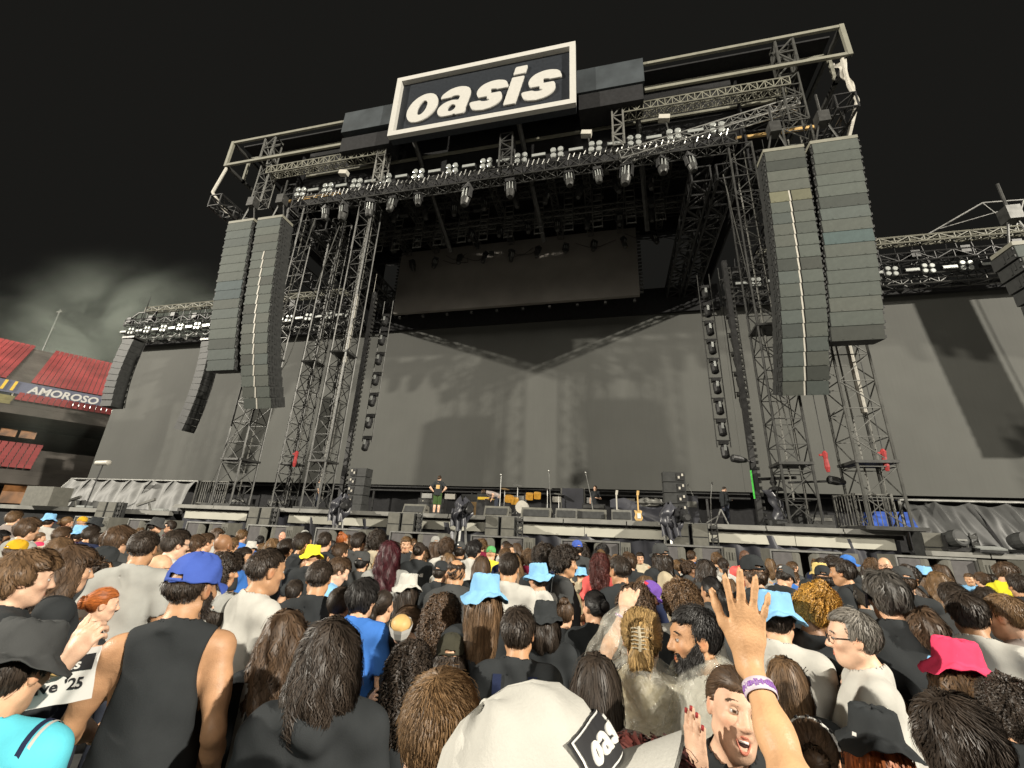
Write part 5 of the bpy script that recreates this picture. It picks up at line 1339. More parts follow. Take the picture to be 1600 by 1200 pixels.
        p = np.where(((p[:, 1] > .042) & (p[:, 2] < h['clip'][2] - .012) & (p[:, 2] > -.2))[:, None], p0, p)
    rb = np.stack(rib, 1).reshape(n, -1, 3)  # n, (steps+1)*2, 3
    m = rb.shape[1]
    Q = np.array([(2 * k, 2 * k + 1, 2 * k + 3, 2 * k + 2) for k in range(steps)])
    RF = (Q[None] + (np.arange(n) * m)[:, None, None]).reshape(-1, 4)
    VV = np.concatenate([V, rb.reshape(-1, 3)]); FF = np.concatenate([F, RF + len(V)])
    if h.get('stub'):   # clipped stubble fading down the sides and nape
        m2 = 9000; q = rg.normal(size=(m2, 3)); q /= np.linalg.norm(q, axis=1, keepdims=True)
        c0 = np.array((0, -.012, .03)); p = c0 + q * (np.array((.0745, .094, .088)) + .001)
        low = p[:, 2] < -.02; s_ = (-.02 - p[:, 2]) / .06
        p[low, 0] = np.sign(p[low, 0]) * np.minimum(np.abs(p[low, 0]) * (1 - .0 * s_[low]), .075)
        nb = (p[:, 2] < .07) & (p[:, 1] < .03) & (p[:, 2] > h['stub'][0]) & ~((np.abs(p[:, 0]) > .055) & (p[:, 2] < h['stub'][1]) & (p[:, 1] > -.03))
        if hat: nb &= p[:, 2] < hat + .02
        keep = rg.random(m2) < np.clip((p[:, 2] - h['stub'][0]) / .07, 0, 1) ** .7
        p = p[nb & keep]; q = q[nb & keep]; k_ = len(p)
        d = np.array((0, 0, -1.0)) + q * .5 + rg.normal(0, .25, (k_, 3)); d *= .0055
        sd2 = np.cross(d, q); sd2 *= .0011 / np.maximum(np.linalg.norm(sd2, axis=1, keepdims=True), 1e-9)
        rb = np.stack([p - sd2, p + sd2, p + d + q * .002 + sd2 * .4, p + d + q * .002 - sd2 * .4], 1)
        FF = np.concatenate([FF, np.arange(k_ * 4).reshape(k_, 4) + len(VV)]); VV = np.concatenate([VV, rb.reshape(-1, 3)])
    me = np_mesh("hair", VV, FF, [M_hair]); _hair[key] = me
    return me
def beard_mesh(full=True):
    key = ('beard', full)
    if key in _hair: return _hair[key]
    st = .006
    f = Field(np.arange(-.10, .10, st), np.arange(-.08, .14, st), np.arange(-.17, .03, st))
    for p, k, op in head_prims(False)[:5]: f.add(p, k, op, grow=.0045 if full else .003)
    f.add(('c', (-.03, .085, -.047), (.03, .085, -.047), .008, .008), .006)
    X, Y, Z = np.meshgrid(f.xs, f.ys, f.zs, indexing='ij', sparse=True)
    top = -.045 + .9 * np.maximum(.062 - Y, 0) ** 1 * (1.0) + .25 * np.maximum(np.abs(X) - .05, 0)
    cl = np.maximum(Z - np.minimum(top, .0), -(Y + .005)); lipcut = .017 - np.sqrt((X * .62) ** 2 + (Z + .066) ** 2); lipcut = np.where(Y > .06, lipcut, -1)
    cl = np.maximum(cl, lipcut); cl = np.maximum(cl, np.where((Z > -.058) & (Y > .06) & (np.abs(X) > .034), .01, -1))
    f.d = np.maximum(f.d, cl).astype(np.float32)
    V, F = f.mesh(); rg = np.random.default_rng(5)
    qa = V[F]; ar = np.linalg.norm(np.cross(qa[:, 2] - qa[:, 0], qa[:, 3] - qa[:, 1]), axis=1); n = 2600
    fi = rg.choice(len(F), n, p=ar / ar.sum()); u, v = rg.random((2, n, 1)); q = qa[fi]
    p = (q[:, 0] * (1 - u) + q[:, 1] * u) * (1 - v) + (q[:, 3] * (1 - u) + q[:, 2] * u) * v
    nr = np.cross(q[:, 1] - q[:, 0], q[:, 3] - q[:, 0]); nr /= np.maximum(np.linalg.norm(nr, axis=1, keepdims=True), 1e-9)
    d = np.array((0, .25, -.8)) + nr * .5 + rg.normal(0, .3, (n, 3)); d *= .011; sd2 = np.cross(d, nr); sd2 *= .0012 / np.maximum(np.linalg.norm(sd2, axis=1, keepdims=True), 1e-9)
    rb = np.stack([p - sd2, p + sd2, p + d + sd2 * .3, p + d - sd2 * .3], 1)
    FF = np.concatenate([F, np.arange(n * 4).reshape(n, 4) + len(V)])
    _hair[key] = np_mesh("beard", np.concatenate([V, rb.reshape(-1, 3)]), FF, [M_hair]); return _hair[key]

# ------------------------------------------------------------------ hats and small wear, all in head space
_wear = {}
def lathe_np(prof, n, fn=None, mats=None, name="hat"):
    V = []; 
    for i, (r, z) in enumerate(prof):
        for k in range(n):
            t = 2 * math.pi * k / n; x, y = r * math.sin(t), r * math.cos(t)
            q = (x, y, z); V.append(fn(q, i / (len(prof) - 1), t) if fn else q)
    F = [(i * n + k, i * n + (k + 1) % n, (i + 1) * n + (k + 1) % n, (i + 1) * n + k) for i in range(len(prof) - 1) for k in range(n)]
    return np.array(V), np.array(F)
def wear_mesh(kind):
    if kind in _wear: return _wear[kind]
    if kind.startswith('bucket'):
        big = .155 if kind == 'bucket' else .145
        prof = [(.002, .150), (.05, .150), (.075, .146), (.086, .136), (.0905, .110), (.094, .08), (.098, .052), (.099, .044), (.112, .034), (.13, .022), (big, .004), (big + .001, .0), (big - .002, -.001), (.128, .016), (.100, .034), (.094, .06), (.085, .12), (.05, .140), (.002, .142)]
        sd_ = sum(map(ord, kind))
        def fn(q, u, t):
            x, y, z = q; r = math.hypot(x, y)
            wv = max(0, r - .10) * (.30 * math.sin(2 * t + sd_) + .22 * math.sin(3 * t + 1.3 * sd_) + .07 * math.sin(9 * t))
            d = .006 * math.sin(5 * t + sd_) * math.sin(z * 60 + sd_) + .004 * math.sin(11 * t + z * 70); dz = -.012 * math.exp(-((x - .02) ** 2 + (y + .02) ** 2) / .0016) if z > .13 else 0
            return (x * (.95 + d * 4), y * (1.10 + d * 4) - .012, z + wv + dz + d)
        V, F = lathe_np(prof, 56, fn)
        me = np_mesh("bucket_hat", V, F[:, ::-1], [M_fine])
    elif kind == 'cap':
        prof = [(.002, .148), (.03, .146), (.056, .136), (.077, .117), (.088, .09), (.0925, .06), (.0935, .034), (.0935, .028), (.0905, .028), (.09, .06), (.075, .112), (.03, .14), (.002, .142)]
        def fn(q, u, t):
            x, y, z = q; s = 1 + .012 * abs(math.sin(3 * t)) ** .5; a = .003 * math.sin(7 * t + z * 50)
            return (x * .95 * s + a, y * 1.13 * s - .012 + a, z + .04 * max(0, -y) * -.3 + a)
        V, F = lathe_np(prof, 48, fn)
        keep = np.array([not (V[f_][:, 1].mean() < -.085 and .032 < V[f_][:, 2].mean() < .072 and abs(V[f_][:, 0].mean()) < .034) for f_ in F])
        F = F[keep]
        bv = []; bf = []
        for j in range(6):
            for i in range(17):
                a = -1.15 + 2.3 * i / 16; r = j / 5; ry = .10 + r * .078 * math.cos(a * .85) ** .7
                bv.append((.089 * math.sin(a) * (1 + .10 * r), -.012 + .1 * math.cos(a) + (r * .078 * math.cos(a * .9)), .034 - .012 * r - .016 * r * math.sin(a) ** 2 + .004 - .028 * math.sin(a) ** 2 * r))
        for j in range(5):
            for i in range(16): k = j * 17 + i; bf.append((k, k + 1, k + 18, k + 17))
        n0 = len(bv); bv += [(x, y, z - .004) for x, y, z in bv]; bf += [tuple(q + n0 for q in f_[::-1]) for f_ in list(bf)]
        V = np.concatenate([V, np.array(bv)]); F = np.concatenate([F[:, ::-1], np.array(bf)[:, ::-1] + len(V) - len(bv)])
        ring = []
        b = MB().lathe([(.007, 0), (.006, .003), (.002, .005)], (0, -.012, .148), 10)
        o4 = [f_ for f_ in b.f if len(f_) == 4]; F = np.concatenate([F, np.array(o4) + len(V)]); V = np.concatenate([V, np.array(b.v)])
        b = MB().box((0, -.117, .036), (.075, .004, .012)); F = np.concatenate([F, np.array(b.f) + len(V)]); V = np.concatenate([V, np.array(b.v)])
        me = np_mesh("cap", V, F, [M_fine])
    elif kind == 'hoodup':
        f = Field(np.arange(-.17, .17, .01), np.arange(-.2, .15, .01), np.arange(-.24, .2, .01))
        f.add(CRAN, .02, grow=.03); f.add(('e', (0, -.02, -.1), (.11, .12, .13)), .06); f.add(('e', (0, .13, -.01), (.075, .1, .115)), .03, 's'); f.ripple(wrinkle(.004)); f.cut(lambda X, Y, Z: -.2 - Z + 0 * X + 0 * Y)
        V, F = f.mesh(); me = np_mesh("hood", V, F, [M_cloth])
    elif kind == 'eyes':
        V, F = [], []; T = []
        for s in (-1, 1):
            b = MB().lathe([(.0126 * math.sin(a), .0126 * -math.cos(a)) for a in np.linspace(.02, math.pi - .02, 14)], (0, 0, 0), 16, (0, 1, 0)); v = np.array(b.v)
            ang = np.arccos(np.clip(v[:, 1] / .0126, -1, 1)); t = np.where(ang[:, None] < .2, .01, np.where(ang[:, None] < .6, np.array((.07, .036, .018)), np.array((.50, .46, .42))))
            F.append(np.array([q for q in b.f if len(q) == 4]) + sum(len(x) for x in V)); V.append(v + np.array((s * .031, .0765, .004))); T.append(t)
        me = np_mesh("eyes", np.concatenate(V), np.concatenate(F), [M_eye], tint=np.concatenate(T))
    elif kind == 'lids':
        V, F = [], []
        for s in (-1, 1):
            for up in (1, -1):
                n0 = sum(len(x) for x in V); vv = []
                for j in range(5):
                    for i in range(11):
                        a = (-1.2 + 2.4 * i / 10); e = (.20 + .26 * abs(a) ** 1.5 * .5 + j * .26) * up if up > 0 else -(.30 + .1 * abs(a) + j * .26)
                        e = e * (1 - .12 * abs(a)); r = .0137
                        vv.append((s * .031 + r * math.sin(a) * math.cos(e), .0765 + r * math.cos(a) * math.cos(e), .004 + r * math.sin(e)))
                fs = [(n0 + j * 11 + i, n0 + j * 11 + i + 1, n0 + (j + 1) * 11 + i + 1, n0 + (j + 1) * 11 + i) for j in range(4) for i in range(10)]
                V.append(np.array(vv)); F.append(np.array(fs))
        V = np.concatenate(V); me = np_mesh("eyelids", V, np.concatenate(F), [M_skin], tint=np.concatenate([np.where(np.arange(55)[:, None] < 11, .16 if q % 2 == 0 else .5, .92) * np.ones((1, 3)) for q in range(4)]))
    elif kind in ('lips', 'lipsopen'):
        b = MB(); n = 12; op = .0 if kind == 'lips' else .024
        for up in (1, -1):
            prev = None
            for i in range(n + 1):
                u = -1 + 2 * i / n; x = .025 * u * (1 - .12 * (op > 0)); w = (1 - abs(u) ** 2.2)
                z = -.0668 + up * (.0036 * w) + (.002 * w * (1 - 2.4 * math.exp(-(u / .22) ** 2) * .5) if up > 0 else -.0015 * w) - (op * w * 1.15 if up < 0 else -op * .22 * w)
                y = .0885 - 13 * x * x * .9; q = (x, y + .001 * (up < 0), z); r = .0012 + (.0036 if up > 0 else .0046) * w
                if prev: b.tube(prev[0], q, prev[1], 7, r)
                prev = (q, r)
        F4 = [q for q in b.f if len(q) == 4]; V = np.array(b.v); T = np.full((len(V), 3), 1.0) * np.array((.86, .42, .38))
        if op:
            o = MB().lathe([(.019, 0), (.021, .004), (.014, .0075), (.001, .009)], (0, 0, 0), 16); v = np.array(o.v); v = np.stack([v[:, 0] * 1.0, .0825 + v[:, 2] * .6 - 10 * v[:, 0] ** 2, -.0795 + v[:, 1] * .72], 1)
            f4 = [q for q in o.f if len(q) == 4]; F4 = F4 + [tuple(i + len(V) for i in q) for q in f4]; V = np.concatenate([V, v]); T = np.concatenate([T, np.full((len(v), 3), .05) * np.array((1.2, .5, .5))])
            t_ = MB().box((0, .0885, -.0695), (.026, .004, .0065)); F4 += [tuple(i + len(V) for i in q) for q in t_.f]; V = np.concatenate([V, np.array(t_.v)]); T = np.concatenate([T, np.full((8, 3), 1.35) * np.array((1, 1.4, 1.9))])
        me = np_mesh("lips", V, np.array(F4), [M_skin], tint=T)
    elif kind == 'brows':
        rg = np.random.default_rng(3); V = []; F = []
        for s in (-1, 1):
            for k in range(110):
                u = rg.random(); x = .012 + .040 * u; z = .024 + .010 * math.sin(min(u * 1.5, 1.3)) + rg.normal(0, .0022) - .006 * max(0, u - .7) * 3; y = .0925 - 9.0 * max(0, x - .02) ** 2 - .004 * u
                p = np.array((s * x, y, z)); d = np.array((s * .009, -.0025, .003 - .006 * u)); w = np.array((0, 0, .0012)); n0 = len(V)
                V += [p - w, p + w, p + d + w * .3, p + d - w * .3]; F.append((n0, n0 + 1, n0 + 2, n0 + 3))
        me = np_mesh("eyebrows", np.array(V), np.array(F), [M_hair])
    elif kind == 'glasses':
        b = MB()
        for s in (-1, 1):
            pts = [(s * .033 + .024 * math.cos(a), .104 - .10 * abs(s * .033 + .024 * math.cos(a)) ** 1.5 * 2, .002 + .017 * math.sin(a)) for a in np.linspace(0, 6.283, 17)]
            b.poly(pts, .0018, 5); b.poly([(s * .057, .094, .006), (s * .074, .05, .008), (s * .080, -.005, .006), (s * .08, -.018, -.012)], .002, 5)
        b.poly([(-.010, .107, .004), (0, .109, .007), (.010, .107, .004)], .0018, 5)
        F4 = [q for q in b.f if len(q) == 4]; me = np_mesh("glasses", np.array(b.v), np.array(F4), [M_ink])
    elif kind == 'headphones':
        b = MB(); b.poly([(.088 * math.cos(a), -.01, .03 + .095 * math.sin(a)) for a in np.linspace(0, math.pi, 15)], .007, 6)
        for s in (-1, 1): b.lathe([(.03, -.012), (.034, 0), (.028, .012)], (s * .092, -.008, -.004), 12, (s, 0, 0))
        F4 = [q for q in b.f if len(q) == 4]; me = np_mesh("headphones", np.array(b.v), np.array(F4), [M_ink])
    elif kind == 'clawclip':
        b = MB(); b.poly([(.0, -.165, .075), (.004, -.172, .03), (0, -.160, -.02)], .006, 6)
        for i in range(6):
            for s in (-1, 1): b.poly([(0, -.165 - .006 * math.sin(i), .065 - i * .015), (s * .02, -.158, .066 - i * .015), (s * .034, -.135, .06 - i * .015)], .0035, 5)
        F4 = [q for q in b.f if len(q) == 4]; me = np_mesh("claw_clip", np.array(b.v), np.array(F4), [M_plain])
    elif kind == 'scrunchie':
        V, F = lathe_np([(.018 + .012 * math.cos(a), .012 * math.sin(a)) for a in np.linspace(0, 6.283, 9)], 24, lambda q, u, t: (q[0] * (1 + .25 * math.sin(9 * t)), -.122 + q[2] * 1.0 + .004 * math.sin(7 * t), .0 + q[1] * (1 + .25 * math.sin(9 * t))))
        me = np_mesh("scrunchie", V, F, [M_plain])
    _wear[kind] = me
    return me

# ------------------------------------------------------------------ assembling one person
SKIN = {'golden': (.60, .35, .185), 'fair': (.66, .42, .29), 'light': (.60, .355, .22), 'tan': (.47, .26, .14), 'olive': (.52, .30, .165), 'brown': (.26, .135, .07), 'dark': (.105, .055, .035), 'red': (.62, .33, .22)}
HCOL = {'black': (.018, .016, .015), 'dark': (.036, .026, .019), 'brown': (.078, .047, .027), 'midbrown': (.125, .074, .038), 'light': (.16, .095, .045), 'blonde': (.34, .22, .09), 'ginger': (.36, .105, .025), 'auburn': (.085, .022, .018), 'burgundy': (.05, .008, .012), 'grey': (.16, .145, .125), 'salt': (.07, .063, .055), 'gold': (.42, .22, .04)}
COL = {'black': (.030, .033, .035), 'charcoal': (.056, .058, .058), 'grey': (.30, .30, .28), 'lightgrey': (.36, .36, .335), 'white': (.49, .48, .44), 'cream': (.42, .37, .27), 'sky': (.22, .46, .72), 'blue': (.05, .17, .52), 'royal': (.06, .11, .42), 'navy': (.018, .025, .06), 'yellow': (.80, .66, .06), 'mustard': (.62, .36, .02), 'pink': (.75, .06, .14), 'red': (.5, .03, .04), 'coral': (.75, .13, .12), 'maroon': (.16, .012, .035), 'green': (.10, .35, .12), 'olive': (.045, .043, .030), 'beige': (.42, .36, .25), 'khaki': (.20, .17, .10), 'purple': (.16, .08, .36), 'magenta': (.55, .03, .16), 'cyan': (.12, .58, .70), 'teal': (.05, .10, .10), 'lemon': (.80, .72, .04), 'straw': (.62, .48, .18), 'dusty': (.28, .24, .22)}
def child(root, me, M=None, col=None, name=None):
    o = bpy.data.objects.new(name or me.name.split('.')[0], me); C.objects.link(o); o.parent = root
    if M is not None: o.matrix_basis = M
    if col is not None: o.color = (*col, 1)
    return o
PEOPLE = []
def person(x, y, s, rz, pose, skin, hair, hcol, top, tcol, label, hat=None, hatcol=None, face=False, beard=None, wear=(), group="people in the crowd", z=0.0, hatrz=0, seed=0, dense=1.0, legs=True, lean=0.0, sx=1.0):
    me, Mh, fem = body_mesh(pose)
    root = thing("person", (x, y, z), label, "person", group, rz)
    root.scale = (s * sx, s * sx, s)
    if lean: root.rotation_euler = (lean, 0, rz)
    sk = SKIN[skin]; k = .92 + .16 * ((len(PEOPLE) * 37) % 11) / 10
    child(root, me, col=tuple(c * k for c in sk))
    if hair:
        hc = HCOL[hcol]; child(root, hair_mesh(hair, seed, dense, .03 if hat in ('cap', 'bucket', 'bucket2') else -.05 if hat == 'hoodup' else None), Mh, hc)
    for t, c in zip(top if isinstance(top, tuple) else (top,), tcol if isinstance(top, tuple) else (tcol,)):
        if t: child(root, cloth_mesh(t, pose), col=COL[c])
    if legs:
        lm = leg_meshes()
        for nm, q in lm.items():
            if nm == ('shorts' if legs is True else 'trousers'): continue
            child(root, q)
    if hat:
        lift = {'curly': .012, 'wavy': .006, 'longcurly': .012, 'longwavy': .008}.get(hair, 0)
        Hm = Mh @ Matrix.Translation((0, 0, lift)) @ Matrix.Rotation(R(hatrz), 4, 'Z') @ Matrix.Rotation(R(-4), 4, 'X')
        if hair in ('curly', 'longcurly', 'longwavy', 'wavy'): Hm = Hm @ Matrix.Scale(1.07, 4)
        child(root, wear_mesh(hat), Hm, COL[hatcol])
    if face:
        child(root, wear_mesh('eyes'), Mh); child(root, wear_mesh('lids'), Mh, tuple(c * k * .93 for c in sk)); child(root, wear_mesh('brows'), Mh, HCOL[hcol] if hcol else HCOL['dark']); child(root, wear_mesh('lipsopen' if pose == 'SHOUT' else 'lips'), Mh, tuple(c * k for c in sk))
    if beard: child(root, beard_mesh(beard == 'full'), Mh, HCOL[hcol if hcol else 'dark'])
    for w in wear:
        nm, c = w if isinstance(w, tuple) else (w, 'black'); child(root, wear_mesh(nm), Mh, COL[c])
    PEOPLE.append(root)
    return root
CROWD = [
(-3.155, 1.883, 1.061, -0.54, 'm_fwd', 'fair', 'wavy', 'midbrown', 'tee', 'black', 'young man with swept wavy brown hair in profile, black tee, at left edge', None, None, True, None, ()),
(-3.444, 2.272, 1.06, -0.445, 'm_fwd', 'light', 'longwavy', 'brown', 'long', 'black', 'man with long wavy brown hair in right profile beside black cap', None, None, True, None, ()),
(-3.689, 2.723, 0.891, -0.55, 'f_fwd', 'fair', 'bun', 'ginger', 'tank', 'black', 'red haired woman in black sleeveless top, hair pulled back, in profile', None, None, True, None, ()),
(-3.764, 2.961, 1.119, 0.52, 'm_fwd', 'tan', 'fade', 'dark', 'tee', 'lightgrey', 'man with dark cropped hair in pale grey tee beside bald man', None, None, False, None, ()),
(-5.167, 3.759, 1.11, 0.591, 'm_right', 'light', 'wavy', 'brown', 'long', 'charcoal', 'man with thick tousled brown hair behind the pale grey tee', None, None, False, None, ()),
(-4.124, 3.439, 0.998, -0.382, 'm_fwd', 'light', None, None, 'tee', 'black', 'bald man wearing thin dark glasses and a black tee', None, None, True, None, ('glasses',)),
(-1.925, 1.779, 1.087, 0.612, 'TANK', 'tan', 'fade', 'dark', 'tank', 'black', 'broad man in black tank top and faded blue cap', 'cap', 'royal', False, 'full', ()),
(-2.47, 2.59, 0.918, -0.427, 'm_fwd', 'light', 'short', 'dark', 'tee', 'black', 'young man in grey cap and black tee beside the tank top', 'cap', 'grey', True, None, ()),
(-1.879, 1.168, 0.984, 0.45, 'JERSEY', 'light', 'short', 'dark', 'tee', 'cyan', 'person in large charcoal bucket hat and bright sky blue jersey', 'bucket', 'charcoal', False, None, ()),
(-7.328, 4.189, 0.972, 0.004, 'm_fwd', 'light', 'short', 'brown', 'tee', 'black', 'person in mustard yellow cap at left edge', 'cap', 'mustard', False, None, ()),
(-10.446, 6.286, 0.86, 0.331, 'f_fwd', 'light', None, None, 'tee', 'black', 'person in small pink cap right of the mustard cap', 'cap', 'pink', False, None, ()),
(-12.237, 7.383, 1.138, 0.679, 'm_fwd', 'light', 'short', 'dark', 'tee', 'white', 'person in light blue bucket hat farthest left', 'bucket', 'sky', False, None, ()),
(-7.825, 4.517, 1.12, -0.001, 'm_fwd', 'light', 'wavy', 'brown', 'tee', 'grey', 'person with bushy brown hair behind the mustard cap', None, None, False, None, ()),
(-11.487, 6.363, 1.166, 0.366, 'm_fwd', 'light', 'short', 'midbrown', 'long', 'dusty', 'man with short brown hair left of the farthest light blue hat', None, None, False, None, ()),
(-12.092, 7.633, 1.12, -0.04, 'f_fwd', 'light', 'bun', 'light', 'tee', 'pink', 'blond person with hair tied back, in pink top near the farthest blue hat', None, None, False, None, ()),
(-11.452, 7.769, 1.12, -0.44, 'm_fwd', 'light', 'short', 'dark', 'tee', 'black', 'person in black bucket hat in front of the grey swags', 'bucket2', 'black', True, None, ()),
(-8.89, 5.847, 1.052, 0.465, 'm_fwd', 'light', 'short', 'dark', 'tee', 'purple', 'person in faded blue bucket hat tilted right, second from left', 'bucket2', 'sky', False, None, ()),
(-13.798, 9.051, 1.112, 0.466, 'm_fwd', 'light', None, None, 'tee', 'black', 'tiny mustard cap between two blue hats', 'cap', 'mustard', False, None, ()),
(-8.356, 5.665, 1.066, 0.102, 'm_fwd', 'tan', 'short', 'dark', 'tee', 'navy', 'dark haired man in navy with collar below far black bucket hat', None, None, False, None, ()),
(-4.654, 3.311, 0.998, -0.305, 'm_fwd', 'tan', 'curly', 'dark', 'tee', 'black', 'person in black cap with long brim pointing right', 'cap', 'black', False, None, ()),
(-8.201, 5.163, 1.059, 0.711, 'm_right', 'light', 'short', 'brown', 'tee', 'beige', 'man with brown hair bending between pink cap and blue hat', None, None, False, None, ()),
(-8.244, 5.726, 1.008, 0.614, 'm_fwd', 'light', 'short', 'dark', 'tee', 'charcoal', 'dark haired man in charcoal tee behind tousled brown hair', None, None, False, None, ()),
(-10.04, 6.743, 0.879, 0.281, 'm_fwd', 'light', None, None, 'tee', 'black', 'navy cap with small white mark behind long brimmed black cap', 'cap', 'navy', False, None, ()),
(-6.42, 4.064, 1.011, -0.216, 'f_fwd', 'light', 'longwavy', 'midbrown', 'tee', 'black', 'person with long tangled light brown hair behind the profile man', None, None, False, None, ()),
(-9.507, 7.61, 1.148, -0.623, 'm_fwd', 'light', 'short', 'dark', 'tee', 'black', 'person in charcoal bucket hat hiding face behind raised hand', 'bucket2', 'charcoal', True, None, ()),
(-11.03, 9.233, 1.121, 2.183, 'm_fwd', 'light', 'short', 'dark', 'tee', 'maroon', 'short haired man in maroon and pink shirt by the bass bin', None, None, True, None, ()),
(-4.344, 3.724, 1.114, -0.326, 'm_fwd', 'fair', 'short', 'dark', 'tee', 'white', 'man with neat dark hair and glasses in right profile', None, None, True, None, ('glasses',)),
(-4.518, 4.474, 1.092, 0.126, 'm_fwd', 'brown', None, None, 'tee', 'black', 'bald dark skinned man in black left of grey raglan fan', None, None, True, None, ()),
(-5.812, 5.283, 1.044, 0.047, 'f_fwd', 'light', 'wavy', 'brown', 'long', 'beige', 'brown wavy haired person left of the bald dark skinned man', None, None, False, None, ()),
(-6.066, 5.681, 1.059, -0.23, 'm_fwd', 'light', 'short', 'brown', 'tee', 'black', 'brown haired man with hand to face behind the bald man', None, None, False, None, ()),
(-3.397, 3.433, 1.008, -0.914, 'f_fwd', 'tan', 'longcurly', 'dark', 'tee', 'white', 'person with long black curls in right profile beside blue cap', None, None, True, None, ()),
(-4.553, 4.846, 0.999, -0.992, 'm_fwd', 'tan', 'fade', 'dark', 'tee', 'blue', 'man with shaved sides in blue shirt facing right beyond the curls', None, None, True, None, ()),
(-6.862, 7.468, 0.949, 0.394, 'm_fwd', 'light', None, None, 'tee', 'black', 'white bucket hat among the heads below the left bass bins', 'bucket2', 'white', False, None, ()),
(-2.208, 2.552, 1.09, -0.423, 'm_fwd', 'tan', 'fade', 'dark', 'tee', 'white', 'man with faded black hair in white tee with blue trim', None, None, True, None, ()),
(-2.726, 2.99, 0.86, 0.215, 'm_fwd', 'tan', 'short', 'dark', 'tee', 'blue', 'man in bright blue jersey in front of the white tee', None, None, False, None, ()),
(-3.804, 5.186, 1.018, 0.493, 'm_fwd', 'light', None, None, 'tee', 'black', 'person in vivid yellow bucket hat', 'bucket', 'lemon', False, None, ()),
(-4.043, 5.272, 1.11, -0.253, 'm_phone', 'tan', 'short', 'dark', 'tank', 'black', 'dark haired man in vest lifting his phone right of centre gap', None, None, False, None, ()),
(-4.013, 5.685, 1.117, 0.266, 'm_phone', 'light', 'fade', 'dark', 'tee', 'black', 'man with shaved nape filming behind the yellow bucket hat', None, None, False, None, ()),
(-4.547, 5.595, 1.05, 0.159, 'm_phone', 'tan', 'short', 'dark', 'tee', 'black', 'dark haired man with raised bent arm left of yellow bucket hat', None, None, False, None, ()),
(-5.923, 6.912, 1.013, 0.359, 'f_fwd', 'light', 'bob', 'light', 'tee', 'black', 'person with light brown bob left of the yellow bucket hat', None, None, False, None, ()),
(-9.175, 11.048, 1.027, -2.449, 'm_fwd', 'red', None, None, 'tee', 'black', 'balding red faced man looking back from the pit rail', None, None, False, None, ()),
(-8.031, 10.472, 1.058, 0.13, 'm_fwd', 'light', None, None, 'tee', 'black', 'pale grey cap behind the man in a vest', 'cap', 'lightgrey', False, None, ()),
(-5.134, 7.808, 1.081, -0.292, 'f_fwd', 'light', 'topbun', 'ginger', 'tee', 'black', 'ginger haired person with top knot in front of bass bin', None, None, False, None, ()),
(-3.797, 5.772, 1.039, -0.204, 'm_fwd', 'light', 'short', 'brown', 'tee', 'black', 'brown haired man right of the yellow bucket hat', None, None, False, None, ()),
(-3.755, 6.153, 1.12, -0.22, 'f_phone', 'light', 'short', 'dark', 'long', 'charcoal', 'dark haired person in grey collar holding a phone high', None, None, False, None, ()),
(-3.476, 6.181, 1.128, 0.338, 'm_fwd', 'light', 'curly', 'dark', 'tee', 'cream', 'person with round dark curls and cream top beside phone', None, None, False, None, ()),
(-2.457, 4.686, 1.088, 0.308, 'f_fwd', 'light', 'longwavy', 'burgundy', 'tee', 'grey', 'woman with long wine red hair', None, None, False, None, ()),
(-3.759, 7.762, 1.086, -2.656, 'm_fwd', 'light', 'short', 'light', 'tee', 'black', 'fair haired guard in black facing the crowd', None, None, True, None, ()),
(-2.897, 6.441, 1.064, 0.248, 'f_fwd', 'light', 'bun', 'dark', 'tee', 'black', 'woman with dark hair in high bun and lettered black tee', None, None, False, None, ()),
(-3.703, 9.046, 1.081, 0.563, 'f_fwd', 'light', 'long', 'brown', 'tee', 'black', 'person in grey cap with long brown hair below the bass bin', 'cap', 'grey', False, None, ()),
(-2.679, 7.023, 1.083, 0.19, 'm_fwd', 'light', 'curly', 'brown', 'tee', 'white', 'person with short brown curls left of the grey beanie', None, None, False, None, ()),
(-2.465, 7.085, 1.065, 0.335, 'm_fwd', 'tan', 'short', 'dark', 'tee', 'black', 'person in charcoal cap with small badge', 'cap', 'charcoal', False, None, ()),
(-2.084, 6.622, 1.091, -0.307, 'm_fwd', 'light', 'wavy', 'black', 'tee', 'white', 'person with spiky black hair in front of the centre bass bin', None, None, False, None, ()),
(-2.325, 8.525, 1.012, 0.092, 'm_fwd', 'light', None, None, 'tee', 'yellow', 'person in green cap', 'cap', 'green', False, None, ()),
(-1.433, 4.062, 1.038, 0.409, 'm_fwd', 'tan', 'balding', 'dark', 'hood', 'charcoal', 'man with a round bald spot and hooded charcoal jacket', None, None, False, None, ()),
(-1.878, 4.012, 0.941, 0.263, 'f_fwd', 'light', 'long', 'dark', 'tee', 'black', 'person in white bucket hat with long dark hair', 'bucket', 'white', False, None, ()),
(-0.8, 2.839, 1.027, 0.187, 'f_fwd', 'light', 'long', 'midbrown', 'tee', 'black', 'woman in pale blue bucket hat with long straight brown hair', 'bucket', 'sky', False, None, ()),
(-2.194, 3.119, 1.033, 0.403, 'm_fwd', 'tan', 'fade', 'dark', 'tee', 'black', 'man with dark hair and close shaved neck in black', None, None, False, None, ()),
(-3.233, 4.223, 0.86, 0.444, 'm_fwd', 'light', 'short', 'dark', 'long', 'black', 'person in crumpled black jacket left of close shaved neck', None, None, False, None, ()),
(-2.765, 4.151, 1.012, -0.869, 'm_down', 'fair', 'short', 'brown', 'tee', 'sky', 'brown haired man bowed forward in pale blue shirt', None, None, True, None, ()),
(-2.644, 4.742, 0.917, -0.103, 'f_fwd', 'light', 'bun', 'dark', 'tee', 'black', 'woman with sleek dark hair behind the black waves', None, None, False, None, ()),
